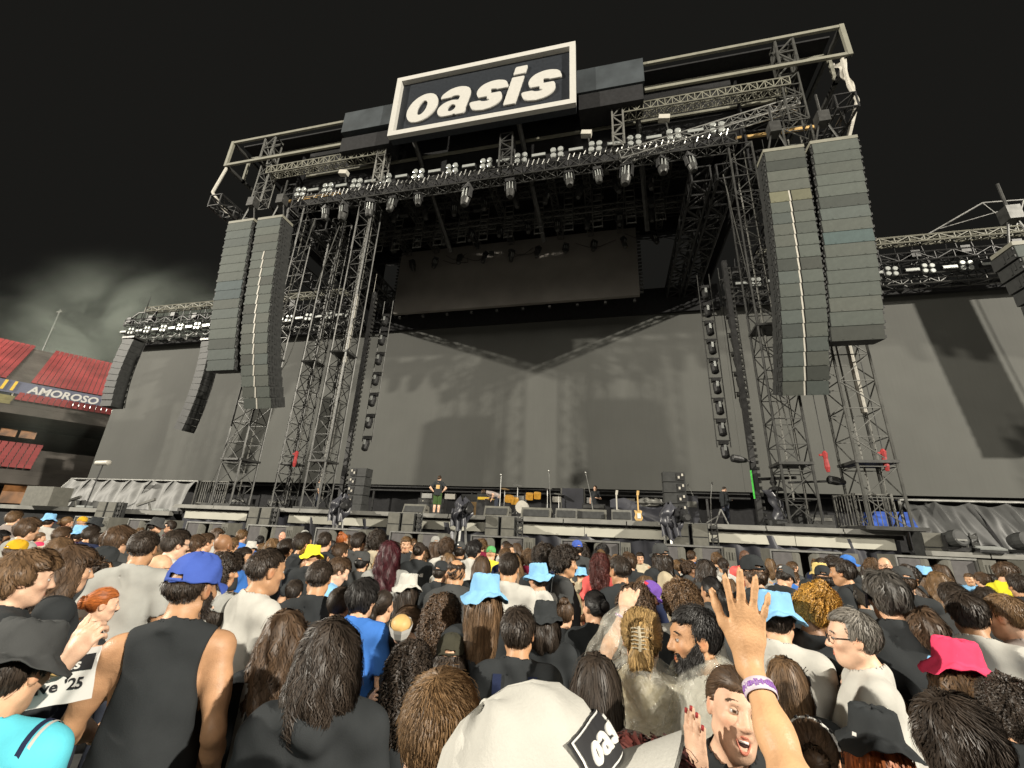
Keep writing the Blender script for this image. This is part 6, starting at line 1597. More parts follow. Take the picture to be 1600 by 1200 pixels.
(-2.982, 5.587, 0.991, -0.034, 'f_fwd', 'light', 'longcurly', 'blonde', 'tee', 'black', 'woman with golden blonde curls left of wine red hair', None, None, False, None, ()),
(-1.754, 3.027, 0.973, 0.036, 'm_fwd', 'light', 'wavy', 'black', 'tee', 'blue', 'man with glossy black waves in blue football shirt', None, None, False, None, ()),
(-1.798, 3.417, 0.91, -0.04, 'f_fwd', 'light', 'tail', 'dark', 'tee', 'black', 'woman with dark ponytail beside the blue football shirt', None, None, False, None, ()),
(-1.979, 3.107, 0.936, 0.218, 'm_fwd', 'tan', 'receding', 'dark', 'tee', 'black', 'man with receding brown hair left of the black waves', None, None, False, None, ()),
(-1.393, 3.062, 0.894, 2.122, 'f_fwd', 'fair', 'bun', 'brown', 'long', 'black', 'woman in black rimmed glasses facing left', None, None, True, None, ('glasses',)),
(-1.071, 1.665, 0.976, 0.431, 'HOODIE', 'light', 'lobwavy', 'dark', 'hood', 'black', 'person with shoulder length dark waves in black hoodie', None, None, False, None, ()),
(-1.649, 2.14, 0.933, 0.447, 'f_fwd', 'light', 'longwavy', 'brown', 'tee', 'black', 'woman with long brown hair and grey backpack strap', None, None, False, None, ()),
(-1.098, 2.906, 0.94, 0.151, 'f_fwd', 'light', 'longcurly', 'brown', 'tee', 'black', 'person with fluffy brown curls behind the olive cap', None, None, False, None, ()),
(-1.008, 2.29, 0.86, 0.415, 'f_fwd', 'light', 'longcurly', 'dark', 'tee', 'black', 'woman with very long dark curls beside the burger', None, None, False, None, ()),
(-0.91, 2.592, 0.86, 0.303, 'm_fwd', 'light', 'bob', 'dark', 'tee', 'black', 'person in olive cap worn backwards', 'cap', 'olive', False, None, ()),
(-0.395, 1.09, 1.011, 0.172, 'm_fwd', 'fair', 'crop', 'light', 'tee', 'black', 'man with close cropped light brown hair nearest the camera', None, None, False, None, ()),
(-0.51, 2.511, 0.967, 0.095, 'm_fwd', 'tan', 'short', 'dark', 'tee', 'black', 'man with short dark hair and navy backpack straps', None, None, False, None, ()),
(-1.536, 5.237, 1.018, 0.146, 'f_fwd', 'light', 'long', 'brown', 'tee', 'black', 'woman with long straight brown hair behind the pale blue hat', None, None, False, None, ()),
(-0.954, 4.152, 1.082, 0.086, 'm_fwd', 'tan', 'crop', 'dark', 'tee', 'white', 'man with cropped dark hair in white tee behind grey cap', None, None, False, None, ()),
(-1.12, 4.88, 0.866, 0.226, 'm_fwd', 'light', 'short', 'dark', 'tee', 'charcoal', 'person in charcoal cap right of the pale blue hat', 'cap', 'charcoal', False, None, ()),
(-0.687, 8.86, 1.113, 0.514, 'm_fwd', 'light', 'short', 'dark', 'tee', 'charcoal', 'pit worker in blue cap and dark vest before a bass bin', 'cap', 'royal', False, None, ()),
(-0.746, 4.655, 1.007, 0.858, 'm_fwd', 'light', 'short', 'dark', 'tee', 'white', 'person in sky blue bucket hat and white top turned left', 'bucket', 'sky', True, None, ()),
(-0.767, 5.086, 1.1, 0.15, 'm_fwd', 'light', 'curly', 'dark', 'tee', 'black', 'person with dark curls behind the turned sky blue hat', None, None, False, None, ()),
(-0.525, 4.894, 1.099, -1.308, 'm_fwd', 'tan', 'curly', 'dark', 'tee', 'charcoal', 'man with dark curly hair in right profile by pit worker', None, None, True, None, ()),
(-0.196, 6.645, 1.03, -0.058, 'f_fwd', 'light', 'longcurly', 'auburn', 'tee', 'coral', 'woman with auburn curls', None, None, False, None, ()),
(0.062, 4.591, 1.083, 0.598, 'm_fwd', 'tan', 'fade', 'dark', 'long', 'black', 'man with flat cropped dark hair leaning left', None, None, True, None, ()),
(-0.541, 7.656, 0.885, -0.454, 'm_fwd', 'light', None, None, 'tee', 'beige', 'small sky blue bucket hat in front of a beige top', 'bucket2', 'sky', False, None, ()),
(-0.674, 6.624, 0.87, -0.073, 'm_fwd', 'light', None, None, 'tee', 'khaki', 'beige bucket hat beside the small sky blue one', 'bucket2', 'beige', False, None, ()),
(0.672, 7.014, 1.12, 0.62, 'f_phone', 'light', 'longwavy', 'dark', 'long', 'black', 'person in charcoal cap and black jacket taking a photo', 'cap', 'charcoal', False, None, ()),
(2.265, 8.842, 1.112, -3.323, 'm_fwd', 'dark', None, None, 'tee', 'coral', 'dark skinned guard in coral vest facing the crowd', None, None, True, None, ()),
(0.595, 11.24, 0.99, -3.107, 'm_fwd', 'light', 'short', 'dark', 'tee', 'cream', 'man in cream looking back near the pit rail', None, None, True, None, ()),
(0.256, 7.763, 1.028, -0.033, 'm_fwd', 'light', 'wavy', 'brown', 'tee', 'black', 'person with brown hair left of the black jacket photographer', None, None, False, None, ()),
(-0.492, 3.365, 0.914, 0.075, 'm_fwd', 'light', 'bob', 'dark', 'tee', 'black', 'person in black bucket hat and black tee with white logo', 'bucket2', 'black', False, None, ()),
(0.292, 4.949, 0.95, -1.48, 'm_down', 'light', 'short', 'dark', 'tee', 'magenta', 'person in purple and red cap bowed to the right', 'cap', 'purple', True, None, ()),
(-0.142, 3.655, 0.96, 0.129, 'f_left', 'light', 'bun', 'black', 'tee', 'black', 'woman with black hair twisted in low bun', None, None, False, None, ()),
(-0.429, 4.058, 0.877, 0.018, 'f_fwd', 'light', 'topbun', 'brown', 'tee', 'black', 'woman with messy brown bun right of black bucket hat', None, None, False, None, ()),
(0.459, 3.538, 1.011, -0.216, 'f_fwd', 'light', 'curly', 'midbrown', 'tee', 'white', 'person with bushy light brown curls', None, None, False, None, ()),
(0.617, 6.117, 0.95, -0.1, 'm_fwd', 'light', None, None, 'hood', 'beige', 'person with pale beige hood up', 'hoodup', 'beige', False, None, ()),
(0.144, 3.475, 0.989, -0.042, 'f_fwd', 'light', 'longcurly', 'brown', 'tee', 'black', 'person with long brown curls in front of the purple cap', None, None, False, None, ()),
(0.112, 2.321, 1.006, -0.118, 'PONCHO', 'fair', 'clip', 'blonde', ('poncho', 'tee'), ('white', 'cream'), 'blonde woman with claw clip in clear rain poncho, wrist raised', None, None, False, None, ()),
(0.349, 2.235, 1.033, 1.733, 'm_fwd', 'tan', 'crop', 'black', ('poncho', 'tee'), ('white', 'white'), 'bearded man in profile wearing a clear raincoat over white', None, None, True, 'full', ()),
(-0.089, 2.074, 0.919, -0.097, 'f_fwd', 'light', 'long', 'dark', 'tee', 'dusty', 'woman with long straight dark hair in front of blonde clip', None, None, False, None, ()),
(0.003, 0.593, 1.086, -1.734, 'LOOKUP', 'light', 'short', 'dark', 'tee', 'black', 'huge cream white cap with printed logo nearest the camera', 'cap', 'white', False, None, ()),
(0.35, 1.794, 0.959, -3.106, 'SHOUT', 'fair', 'bun', 'brown', 'tee', 'black', 'woman shouting at the camera with hand beside her face', None, None, True, None, ()),
(0.05, 0.948, 0.983, -0.053, 'ARM', 'golden', 'longwavy', 'auburn', 'tee', 'black', 'person with reddish curls raising a bare arm with spread fingers', None, None, False, None, ()),
(0.923, 3.1, 1.02, -0.499, 'm_fwd', 'light', 'short', 'dark', 'tee', 'white', 'person in rumpled blue bucket hat and white jersey number five', 'bucket', 'sky', False, None, ()),
(1.316, 4.884, 1.098, 0.261, 'm_fwd', 'light', 'wavy', 'brown', 'tee', 'black', 'person in black cap behind the raised hand', 'cap', 'black', True, None, ()),
(1.151, 3.215, 1.046, -0.928, 'f_down', 'brown', 'updo', 'gold', 'tee', 'black', 'woman with black hair and golden curled updo looking down', None, None, True, None, ()),
(1.16, 2.716, 1.018, 1.309, 'm_fwd', 'fair', 'receding', 'grey', 'tee', 'white', 'grey haired man in glasses looking left', None, None, True, None, ('glasses',)),
(1.618, 3.294, 1.105, -0.072, 'm_fwd', 'light', 'wavy', 'salt', 'tee', 'black', 'man with greying tousled hair holding a phone to his ear', None, None, False, None, ()),
(1.735, 3.233, 0.998, -0.143, 'm_fwd', 'fair', 'wavy', 'brown', 'tee', 'sky', 'man with short brown waves in pale blue jersey', None, None, False, None, ()),
(1.614, 2.822, 0.935, -0.904, 'f_fwd', 'light', 'longwavy', 'midbrown', 'tee', 'charcoal', 'woman in bright pink bucket hat with long wavy hair', 'bucket', 'pink', False, None, ()),
(1.22, 2.868, 0.86, 0.387, 'f_left', 'fair', 'tail', 'light', 'tee', 'black', 'woman with light brown ponytail, white scrunchie and glasses', None, None, True, None, ('glasses', ('scrunchie', 'white'))),
(0.906, 2.132, 0.86, -0.664, 'f_fwd', 'fair', 'long', 'ginger', 'tee', 'black', 'person in wide black bucket hat with small white label', 'bucket', 'black', False, None, ()),
(0.944, 1.726, 0.952, -0.676, 'm_fwd', 'light', 'wavy', 'dark', 'tee', 'black', 'big tousled dark head at the lower right corner', None, None, False, None, ()),
(0.832, 2.775, 0.871, -0.431, 'f_fwd', 'light', 'long', 'midbrown', 'tee', 'black', 'woman with long brown hair behind the raised forearm', None, None, False, None, ()),
(0.646, 1.985, 0.86, -0.315, 'f_fwd', 'light', 'bun', 'brown', 'tee', 'white', 'person with sleek brown hair and striped headband at bottom edge', None, None, False, None, ()),
(2.156, 3.54, 1.05, -0.442, 'm_fwd', 'tan', 'short', 'dark', 'tee', 'white', 'man with short dark hair and white raglan tee', None, None, False, None, ()),
(2.409, 3.6, 1.049, 0.599, 'm_fwd', 'fair', 'crop', 'light', 'tee', 'dusty', 'fair cropped man facing left at the right edge', None, None, True, None, ()),
(3.003, 5.752, 1.074, -0.132, 'm_fwd', 'light', 'short', 'brown', 'tee', 'black', 'person in charcoal cap above the brown waves', 'cap', 'charcoal', False, None, ()),
(4.602, 8.268, 1.038, -0.857, 'f_fwd', 'light', 'long', 'midbrown', 'tee', 'sky', 'woman in light blue bucket hat before the right bass bin', 'bucket', 'sky', False, None, ()),
(3.761, 6.493, 1.04, -0.698, 'f_left', 'light', 'longwavy', 'light', 'tee', 'charcoal', 'woman with loose light brown hair right of light blue hat', None, None, False, None, ()),
(2.856, 7.376, 1.037, -0.195, 'm_fwd', 'light', 'short', 'brown', 'tee', 'black', 'person in straw yellow bucket hat', 'bucket2', 'straw', False, None, ()),
(2.715, 6.944, 1.019, -0.373, 'm_fwd', 'light', 'curly', 'dark', 'long', 'charcoal', 'person in black cap with cream collar under the straw hat', 'cap', 'black', False, None, ()),
(2.507, 5.873, 1.108, 0.942, 'm_fwd', 'tan', 'short', 'dark', 'tee', 'black', 'dark haired man facing left in lettered black tee', None, None, True, None, ()),
(1.769, 4.855, 1.003, -0.087, 'm_fwd', 'light', 'short', 'brown', 'tee', 'black', 'person in plain black cap behind the golden updo', 'cap', 'black', False, None, ()),
(2.167, 6.802, 1.029, -1.115, 'm_down', 'light', 'short', 'dark', 'tee', 'black', 'tilted charcoal cap with square white sticker', 'cap', 'charcoal', False, None, ()),
(4.502, 9.056, 1.104, 2.419, 'm_fwd', 'light', None, None, 'tee', 'coral', 'balding guard with glasses in coral vest', None, None, True, None, ('glasses',)),
(4.035, 9.274, 1.093, -1.458, 'm_fwd', 'light', 'short', 'dark', 'tee', 'black', 'person in blue cap facing right before the skirt cloth', 'cap', 'blue', False, None, ()),
(5.381, 7.946, 1.12, -1.401, 'm_down', 'light', 'wavy', 'brown', 'tee', 'lemon', 'brown haired man in vivid yellow shirt bending down', None, None, True, None, ()),
(5.891, 9.133, 1.007, 0.126, 'm_fwd', 'light', 'short', 'brown', 'tee', 'black', 'brown haired man beside the yellow shirt', None, None, True, None, ()),
(4.672, 6.711, 1.056, -0.084, 'm_fwd', 'tan', 'short', 'dark', 'tee', 'black', 'dark haired person cut by the right edge', None, None, False, None, ()),
(3.872, 6.018, 0.979, -0.397, 'm_fwd', 'light', 'wavy', 'dark', 'tee', 'black', 'person with dark wavy hair behind the white raglan tee', None, None, False, None, ()),
(2.547, 5.707, 0.963, 0.104, 'm_fwd', 'tan', 'short', 'dark', 'tee', 'charcoal', 'black cap seen from behind left of greying tousled man', 'cap', 'black', False, None, ()),
(1.65, 2.593, 0.88, -0.567, 'f_fwd', 'light', 'curly', 'dark', 'tee', 'black', 'person with dark hair cut by the right edge near the corner', None, None, False, None, ()),
(2.82, 4.747, 1.039, -0.536, 'm_fwd', 'light', 'short', 'dark', 'tee', 'charcoal', 'person in charcoal hood left of the white raglan tee', None, None, False, None, ()),
(3.107, 5.842, 0.966, -0.576, 'f_fwd', 'light', 'longwavy', 'brown', 'tee', 'black', 'brown haired person between greying man and white raglan tee', None, None, False, None, ()),
(-3.272, 5.521, 0.983, 0.011, 'm_fwd', 'light', 'short', 'black', 'long', 'charcoal', 'person in charcoal cap below the raised phone', 'cap', 'charcoal', False, None, ()),
(-2.131, 5.451, 0.956, -0.152, 'm_fwd', 'light', 'short', 'dark', 'tee', 'black', 'person in black cap left of the round bald spot', 'cap', 'black', False, None, ()),
(-2.299, 6.159, 0.995, 0.707, 'f_fwd', 'light', 'long', 'light', 'tee', 'white', 'fair long haired person above the round bald spot', None, None, False, None, ()),
(-7.03, 6.138, 1.016, 1.017, 'm_right', 'light', 'short', 'light', 'tee', 'charcoal', 'man with short light brown hair in charcoal tee in front of the maroon shirt', None, None, False, None, ()),
(-0.037, 7.065, 0.99, 0.652, 'm_phone', 'brown', 'curly', 'brown', 'tee', 'black', 'man with curly brown hair in black tee just left of the flat cropped dark hair', None, None, False, None, ()),
(0.056, 9.959, 0.973, -0.017, 'm_left', 'light', 'short', 'light', 'tee', 'sky', 'man with short light brown hair in sky tee behind the flat cropped dark hair', None, None, False, None, ()),
(4.976, 8.519, 1.066, 0.061, 'f_right', 'light', 'long', 'brown', 'tee', 'navy', 'woman with long straight brown hair in navy tee behind the white raglan tee', None, None, False, None, ()),
(-9.622, 5.254, 0.995, 1.131, 'm_phone', 'olive', 'short', 'light', 'long', 'black', 'man with short light brown hair in black jacket just left of the mustard cap', None, None, False, None, ()),
(6.97, 11.962, 0.963, -0.105, 'f_left', 'olive', 'longcurly', 'light', 'tee', 'sky', 'woman with long curly light brown hair in sky tee behind the white raglan tee', None, None, False, None, ()),
(5.327, 9.921, 0.987, -0.042, 'f_right', 'olive', 'long', 'light', 'long', 'black', 'woman with long straight light brown hair in black jacket behind the greying tousled man', None, None, False, None, ()),
(4.248, 9.668, 0.969, -0.66, 'f_left', 'olive', 'longcurly', 'dark', 'long', 'black', 'woman with long curly dark hair in black jacket just right of the straw hat', None, None, False, None, ()),
(-0.85, 10.028, 1.014, -0.426, 'f_fwd', 'light', 'longwavy', 'dark', 'tee', 'white', 'woman with long wavy dark hair in white tee behind the blue capped pit worker', None, None, False, None, ()),
(-6.674, 4.997, 1.052, 0.265, 'm_phone', 'brown', 'curly', 'light', 'tee', 'charcoal', 'man with curly light brown hair in charcoal tee just right of the tousled brown hair', None, None, False, None, ()),
(2.595, 12.102, 0.929, -1.067, 'm_up', 'light', 'wavy', 'dark', 'tee', 'white', 'man with wavy dark hair in white tee just left of the guard in coral', None, None, False, None, ()),
(7.197, 11.523, 0.945, 2.308, 'm_fwd', 'olive', 'crop', 'midbrown', 'tee', 'sky', 'man with cropped mid brown hair in sky tee behind the white raglan tee', None, None, False, None, ()),
(4.363, 11.41, 1.007, -0.21, 'm_phone', 'light', 'wavy', 'midbrown', 'tee', 'black', 'man with wavy mid brown hair in black tee behind the straw hat', None, None, False, None, ()),
(-4.305, 8.427, 1.008, -0.171, 'f_phone', 'brown', 'bob', 'dark', 'tee', 'red', 'woman with bobbed dark hair in red tee behind the wine red hair', None, None, False, None, ()),
(-7.402, 7.476, 0.997, -0.315, 'm_fwd', 'light', 'wavy', 'black', 'tee', 'navy', 'man with wavy black hair in navy tee just right of the bald dark skinned man', None, None, False, None, ()),
(-1.679, 9.353, 0.976, 0.948, 'm_right', 'tan', 'wavy', 'brown', 'tee', 'grey', 'man with wavy brown hair in grey tee behind the turned sky blue hat', None, None, False, None, ()),
(-2.186, 9.375, 1.047, -1.488, 'm_fwd', 'olive', 'crop', 'brown', 'hood', 'charcoal', 'man with cropped brown hair in charcoal hoodie just right of the green cap', None, None, False, None, ()),
(-3.686, 6.985, 1.022, 0.271, 'm_right', 'light', 'fade', 'light', 'tee', 'white', 'man with faded light brown hair in white tee behind the wine red hair', None, None, False, None, ()),
(-8.81, 7.77, 0.973, -0.663, 'm_down', 'tan', 'short', 'dark', 'tee', 'white', 'man with short dark hair in white tee in front of the maroon shirt', None, None, False, None, ()),
(7.306, 11.092, 0.964, -0.705, 'm_down', 'light', 'short', 'dark', 'tee', 'blue', 'man with short dark hair in blue tee just left of the yellow shirt', None, None, False, None, ()),
(-5.531, 4.809, 0.975, 0.696, 'm_phone', 'light', 'fade', 'light', 'tee', 'red', 'man with faded light brown hair in red tee behind the neat dark hair with glasses', None, None, False, None, ()),
(-7.524, 5.607, 1.014, 1.085, 'm_phone', 'brown', 'wavy', 'light', 'tee', 'sky', 'man with wavy light brown hair in sky tee just right of the tousled brown hair', None, None, False, None, ()),
(4.791, 12.161, 0.991, -0.664, 'm_up', 'light', 'short', 'dark', 'tee', 'red', 'man with short dark hair in red tee behind the straw hat', None, None, False, None, ()),
(-7.067, 8.0, 0.929, -0.82, 'm_right', 'olive', 'short', 'light', 'tee', 'blue', 'man with short light brown hair in blue tee behind the white tee with blue trim', None, None, False, None, ()),
(2.915, 8.644, 0.931, -0.988, 'm_fwd', 'light', 'short', 'midbrown', 'tee', 'charcoal', 'man with short mid brown hair in charcoal tee just right of the tilted sticker cap', None, None, False, None, ()),
(-3.009, 10.083, 1.063, -0.209, 'm_down', 'light', 'curly', 'light', 'tee', 'maroon', 'man with curly light brown hair in maroon tee just left of the green cap', None, None, False, None, ()),
(2.55, 7.971, 1.005, 0.472, 'm_phone', 'tan', 'fade', 'brown', 'tee', 'blue', 'man with faded brown hair in blue tee behind the tilted sticker cap', None, None, False, None, ()),
(1.723, 11.04, 1.049, -0.707, 'm_phone', 'tan', 'crop', 'brown', 'tee', 'blue', 'man with cropped brown hair in blue tee just right of the black jacket photographer', None, None, False, None, ()),
(-1.81, 8.414, 0.93, 0.337, 'm_phone', 'light', 'fade', 'midbrown', 'tee', 'red', 'man with faded mid brown hair in red tee just right of the green cap', None, None, False, None, ()),
(0.884, 4.618, 1.004, -0.023, 'f_left', 'olive', 'tail', 'black', 'hood', 'charcoal', 'woman with ponytailed black hair in charcoal hoodie just right of the bushy light brown curls', None, None, False, None, ()),
(5.06, 8.967, 0.972, -0.541, 'f_right', 'light', 'bob', 'dark', 'tee', 'charcoal', 'woman with bobbed dark hair in charcoal tee just right of the right light blue hat', None, None, False, None, ()),
(-10.389, 7.222, 0.943, -1.743, 'm_up', 'olive', 'crop', 'brown', 'tee', 'blue', 'man with cropped brown hair in blue tee in front of the far black bucket hat', None, None, False, None, ()),
(-1.026, 8.399, 0.946, -1.113, 'm_left', 'light', 'curly', 'midbrown', 'tee', 'navy', 'man with curly mid brown hair in navy tee just left of the dark curly profile', None, None, False, None, ()),
(-9.004, 8.682, 1.052, -0.842, 'f_fwd', 'olive', 'longwavy', 'brown', 'tee', 'white', 'woman with long wavy brown hair in white tee behind the bald dark skinned man', None, None, False, None, ()),
(-1.93, 8.899, 0.954, -0.756, 'f_fwd', 'brown', 'long', 'dark', 'tee', 'red', 'woman with long straight dark hair in red tee behind the cropped head in white', None, None, False, None, ()),
(-4.751, 4.076, 0.967, -0.254, 'm_left', 'olive', 'fade', 'dark', 'tee', 'sky', 'man with faded dark hair in sky tee just right of the bald man with glasses', None, None, False, None, ()),
(-4.412, 8.001, 0.933, -1.026, 'f_right', 'brown', 'tail', 'light', 'tee', 'lightgrey', 'woman with ponytailed light brown hair in lightgrey tee just left of the wine red hair', None, None, False, None, ()),
(-7.603, 6.308, 0.928, 1.09, 'm_phone', 'light', 'curly', 'midbrown', 'tee', 'maroon', 'man with curly mid brown hair in maroon tee behind the bald man with glasses', None, None, False, None, ()),
(-2.172, 10.318, 1.05, 1.087, 'f_down', 'tan', 'long', 'brown', 'tee', 'charcoal', 'woman with long straight brown hair in charcoal tee behind the cropped head in white', None, None, False, None, ()),
(3.614, 10.688, 0.984, -0.826, 'm_right', 'light', 'short', 'midbrown', 'hood', 'charcoal', 'man with short mid brown hair in charcoal hoodie behind the tilted sticker cap', None, None, False, None, ()),
(-8.473, 4.646, 1.016, -0.51, 'm_up', 'brown', 'short', 'black', 'tee', 'white', 'man with short black hair in white tee just left of the mustard cap', None, None, False, None, ()),
(-1.766, 10.164, 0.94, 0.829, 'f_phone', 'light', 'longcurly', 'dark', 'tee', 'maroon', 'woman with long curly dark hair in maroon tee behind the turned sky blue hat', None, None, False, None, ()),
(-5.068, 9.799, 0.981, 1.492, 'm_phone', 'olive', 'wavy', 'light', 'tee', 'maroon', 'man with wavy light brown hair in maroon tee behind the wine red hair', None, None, False, None, ()),
(-4.832, 5.981, 0.97, 0.575, 'm_phone', 'tan', 'wavy', 'black', 'tee', 'white', 'man with wavy black hair in white tee just left of the yellow bucket hat', None, None, False, None, ()),
(-12.069, 6.797, 1.01, -0.002, 'm_fwd', 'tan', 'wavy', 'midbrown', 'tee', 'navy', 'man with wavy mid brown hair in navy tee just left of the bushy brown hair', None, None, False, None, ()),
(-2.959, 10.653, 0.962, -0.213, 'm_left', 'brown', 'curly', 'light', 'long', 'black', 'man with curly light brown hair in black jacket just left of the green cap', None, None, False, None, ()),
(-10.963, 7.851, 0.978, -0.78, 'f_left', 'brown', 'bun', 'light', 'tee', 'sky', 'woman with tied up light brown hair in sky tee behind the tousled brown hair', None, None, False, None, ()),
(1.218, 7.005, 1.031, 0.448, 'm_up', 'light', 'short', 'black', 'tee', 'charcoal', 'man with short black hair in charcoal tee just right of the beige hood', None, None, False, None, ()),
(0.253, 9.352, 1.026, -0.965, 'f_left', 'light', 'bun', 'brown', 'long', 'black', 'woman with tied up brown hair in black jacket behind the flat cropped dark hair', None, None, False, None, ()),
(3.513, 11.712, 0.988, -0.013, 'f_right', 'brown', 'long', 'light', 'tee', 'white', 'woman with long straight light brown hair in white tee behind the tilted sticker cap', None, None, False, None, ()),
(1.161, 6.468, 1.037, -0.16, 'f_right', 'tan', 'longwavy', 'dark', 'hood', 'charcoal', 'woman with long wavy dark hair in charcoal hoodie behind the bushy light brown curls', None, None, False, None, ()),
(-6.424, 9.292, 0.981, -1.008, 'f_down', 'tan', 'bob', 'black', 'tee', 'blue', 'woman with bobbed black hair in blue tee just right of the yellow bucket hat', None, None, False, None, ()),
(-0.258, 9.672, 1.032, -0.382, 'f_left', 'olive', 'tail', 'light', 'tee', 'maroon', 'woman with ponytailed light brown hair in maroon tee behind the auburn curls', None, None, False, None, ()),
(-1.444, 7.765, 1.007, -0.159, 'm_fwd', 'brown', 'curly', 'midbrown', 'tee', 'maroon', 'man with curly mid brown hair in maroon tee behind the turned sky blue hat', None, None, False, None, ()),
(-5.223, 6.986, 0.974, -0.246, 'f_fwd', 'olive', 'long', 'midbrown', 'tee', 'black', 'woman with long straight mid brown hair in black tee behind the yellow bucket hat', None, None, False, None, ()),
(-1.795, 7.556, 1.028, -0.276, 'm_up', 'light', 'short', 'midbrown', 'tee', 'navy', 'man with short mid brown hair in navy tee behind the cropped head in white', None, None, False, None, ()),
(4.487, 10.926, 1.052, -0.296, 'm_phone', 'olive', 'curly', 'dark', 'tee', 'navy', 'man with curly dark hair in navy tee behind the straw hat', None, None, False, None, ()),
(-0.18, 8.548, 0.994, -1.157, 'm_right', 'light', 'wavy', 'brown', 'tee', 'grey', 'man with wavy brown hair in grey tee just right of the auburn curls', None, None, False, None, ()),
(1.379, 10.381, 0.94, 0.208, 'm_left', 'brown', 'wavy', 'dark', 'tee', 'charcoal', 'man with wavy dark hair in charcoal tee just right of the black jacket photographer', None, None, False, None, ()),
(4.087, 10.518, 1.047, -0.62, 'f_down', 'olive', 'longwavy', 'dark', 'tee', 'navy', 'woman with long wavy dark hair in navy tee behind the straw hat', None, None, False, None, ()),
(-7.687, 8.585, 0.999, 0.817, 'm_phone', 'light', 'fade', 'black', 'tee', 'blue', 'man with faded black hair in blue tee behind the white tee with blue trim', None, None, False, None, ()),
(-4.355, 10.048, 0.939, 0.282, 'm_phone', 'brown', 'short', 'dark', 'tee', 'grey', 'man with short dark hair in grey tee just right of the dark bun', None, None, False, None, ()),
(-2.352, 9.876, 1.062, 0.984, 'f_phone', 'light', 'tail', 'dark', 'tee', 'white', 'woman with ponytailed dark hair in white tee just right of the green cap', None, None, False, None, ()),
(-4.863, 8.21, 0.95, -0.017, 'f_down', 'olive', 'tail', 'dark', 'tee', 'black', 'woman with ponytailed dark hair in black tee behind the phone held high', None, None, False, None, ()),
(4.902, 10.266, 1.054, -0.179, 'f_phone', 'olive', 'longcurly', 'midbrown', 'tee', 'lightgrey', 'woman with long curly mid brown hair in lightgrey tee behind the greying tousled man', None, None, False, None, ()),
(-2.765, 8.843, 0.95, 0.574, 'f_down', 'light', 'long', 'midbrown', 'tee', 'red', 'woman with long straight mid brown hair in red tee just right of the charcoal cap', None, None, False, None, ()),
(-5.447, 8.371, 1.067, -0.335, 'f_down', 'light', 'longwavy', 'brown', 'hood', 'charcoal', 'woman with long wavy brown hair in charcoal hoodie just left of the phone held high', None, None, False, None, ()),
(2.464, 9.354, 0.972, 0.596, 'm_fwd', 'tan', 'short', 'light', 'tee', 'white', 'man with short light brown hair in white tee behind the guard in coral', None, None, False, None, ()),
(-6.826, 7.009, 0.998, 0.225, 'm_up', 'light', 'short', 'light', 'tee', 'lightgrey', 'man with short light brown hair in lightgrey tee behind the black curls', None, None, False, None, ()),
(0.333, 5.689, 0.939, -0.378, 'f_right', 'light', 'bob', 'midbrown', 'tee', 'navy', 'woman with bobbed mid brown hair in navy tee behind the purple and red cap', None, None, False, None, ()),
(5.408, 9.439, 1.005, -0.273, 'm_up', 'light', 'crop', 'brown', 'tee', 'navy', 'man with cropped brown hair in navy tee just right of the right light blue hat', None, None, False, None, ()),
(2.099, 7.397, 1.011, -0.202, 'm_left', 'olive', 'short', 'brown', 'tee', 'grey', 'man with short brown hair in grey tee in front of the guard in coral', None, None, False, None, ()),
(-10.012, 5.791, 0.944, 0.057, 'f_left', 'light', 'bun', 'light', 'tee', 'white', 'woman with tied up light brown hair in white tee behind the mustard cap', None, None, False, None, ()),
(-10.809, 8.334, 1.012, 1.536, 'm_right', 'olive', 'wavy', 'midbrown', 'hood', 'charcoal', 'man with wavy mid brown hair in charcoal hoodie just left of the flat charcoal hat', None, None, False, None, ()),
(5.475, 11.756, 0.984, -0.697, 'f_phone', 'light', 'bob', 'dark', 'tee', 'navy', 'woman with bobbed dark hair in navy tee just left of the guard with glasses', None, None, False, None, ()),
(6.232, 10.932, 1.012, -0.11, 'm_left', 'olive', 'crop', 'dark', 'tee', 'white', 'man with cropped dark hair in white tee just right of the right light blue hat', None, None, False, None, ()),
(-7.729, 8.1, 1.065, -0.231, 'm_left', 'light', 'short', 'light', 'tee', 'blue', 'man with short light brown hair in blue tee behind the black curls', None, None, False, None, ()),
(4.031, 7.809, 1.003, 0.624, 'm_up', 'olive', 'short', 'brown', 'tee', 'lightgrey', 'man with short brown hair in lightgrey tee behind the greying tousled man', None, None, False, None, ()),
(-0.734, 10.824, 0.94, 0.496, 'm_phone', 'tan', 'short', 'light', 'hood', 'charcoal', 'man with short light brown hair in charcoal hoodie behind the blue capped pit worker', None, None, False, None, ()),
(-2.636, 7.588, 0.947, 0.002, 'm_right', 'olive', 'short', 'dark', 'tee', 'black', 'man with short dark hair in black tee behind the charcoal cap', None, None, False, None, ()),
(-4.087, 6.787, 0.95, 0.14, 'm_phone', 'light', 'fade', 'brown', 'tee', 'sky', 'man with faded brown hair in sky tee behind the phone held high', None, None, False, None, ()),
(3.898, 7.32, 1.062, 1.614, 'm_left', 'tan', 'wavy', 'dark', 'long', 'black', 'man with wavy dark hair in black jacket just left of the right light blue hat', None, None, False, None, ()),
(-9.694, 7.015, 0.965, 0.268, 'm_right', 'light', 'fade', 'black', 'tee', 'navy', 'man with faded black hair in navy tee just left of the tousled brown hair', None, None, False, None, ()),
(-1.885, 10.829, 0.951, -0.763, 'm_phone', 'light', 'short', 'dark', 'tee', 'grey', 'man with short dark hair in grey tee behind the turned sky blue hat', None, None, False, None, ()),
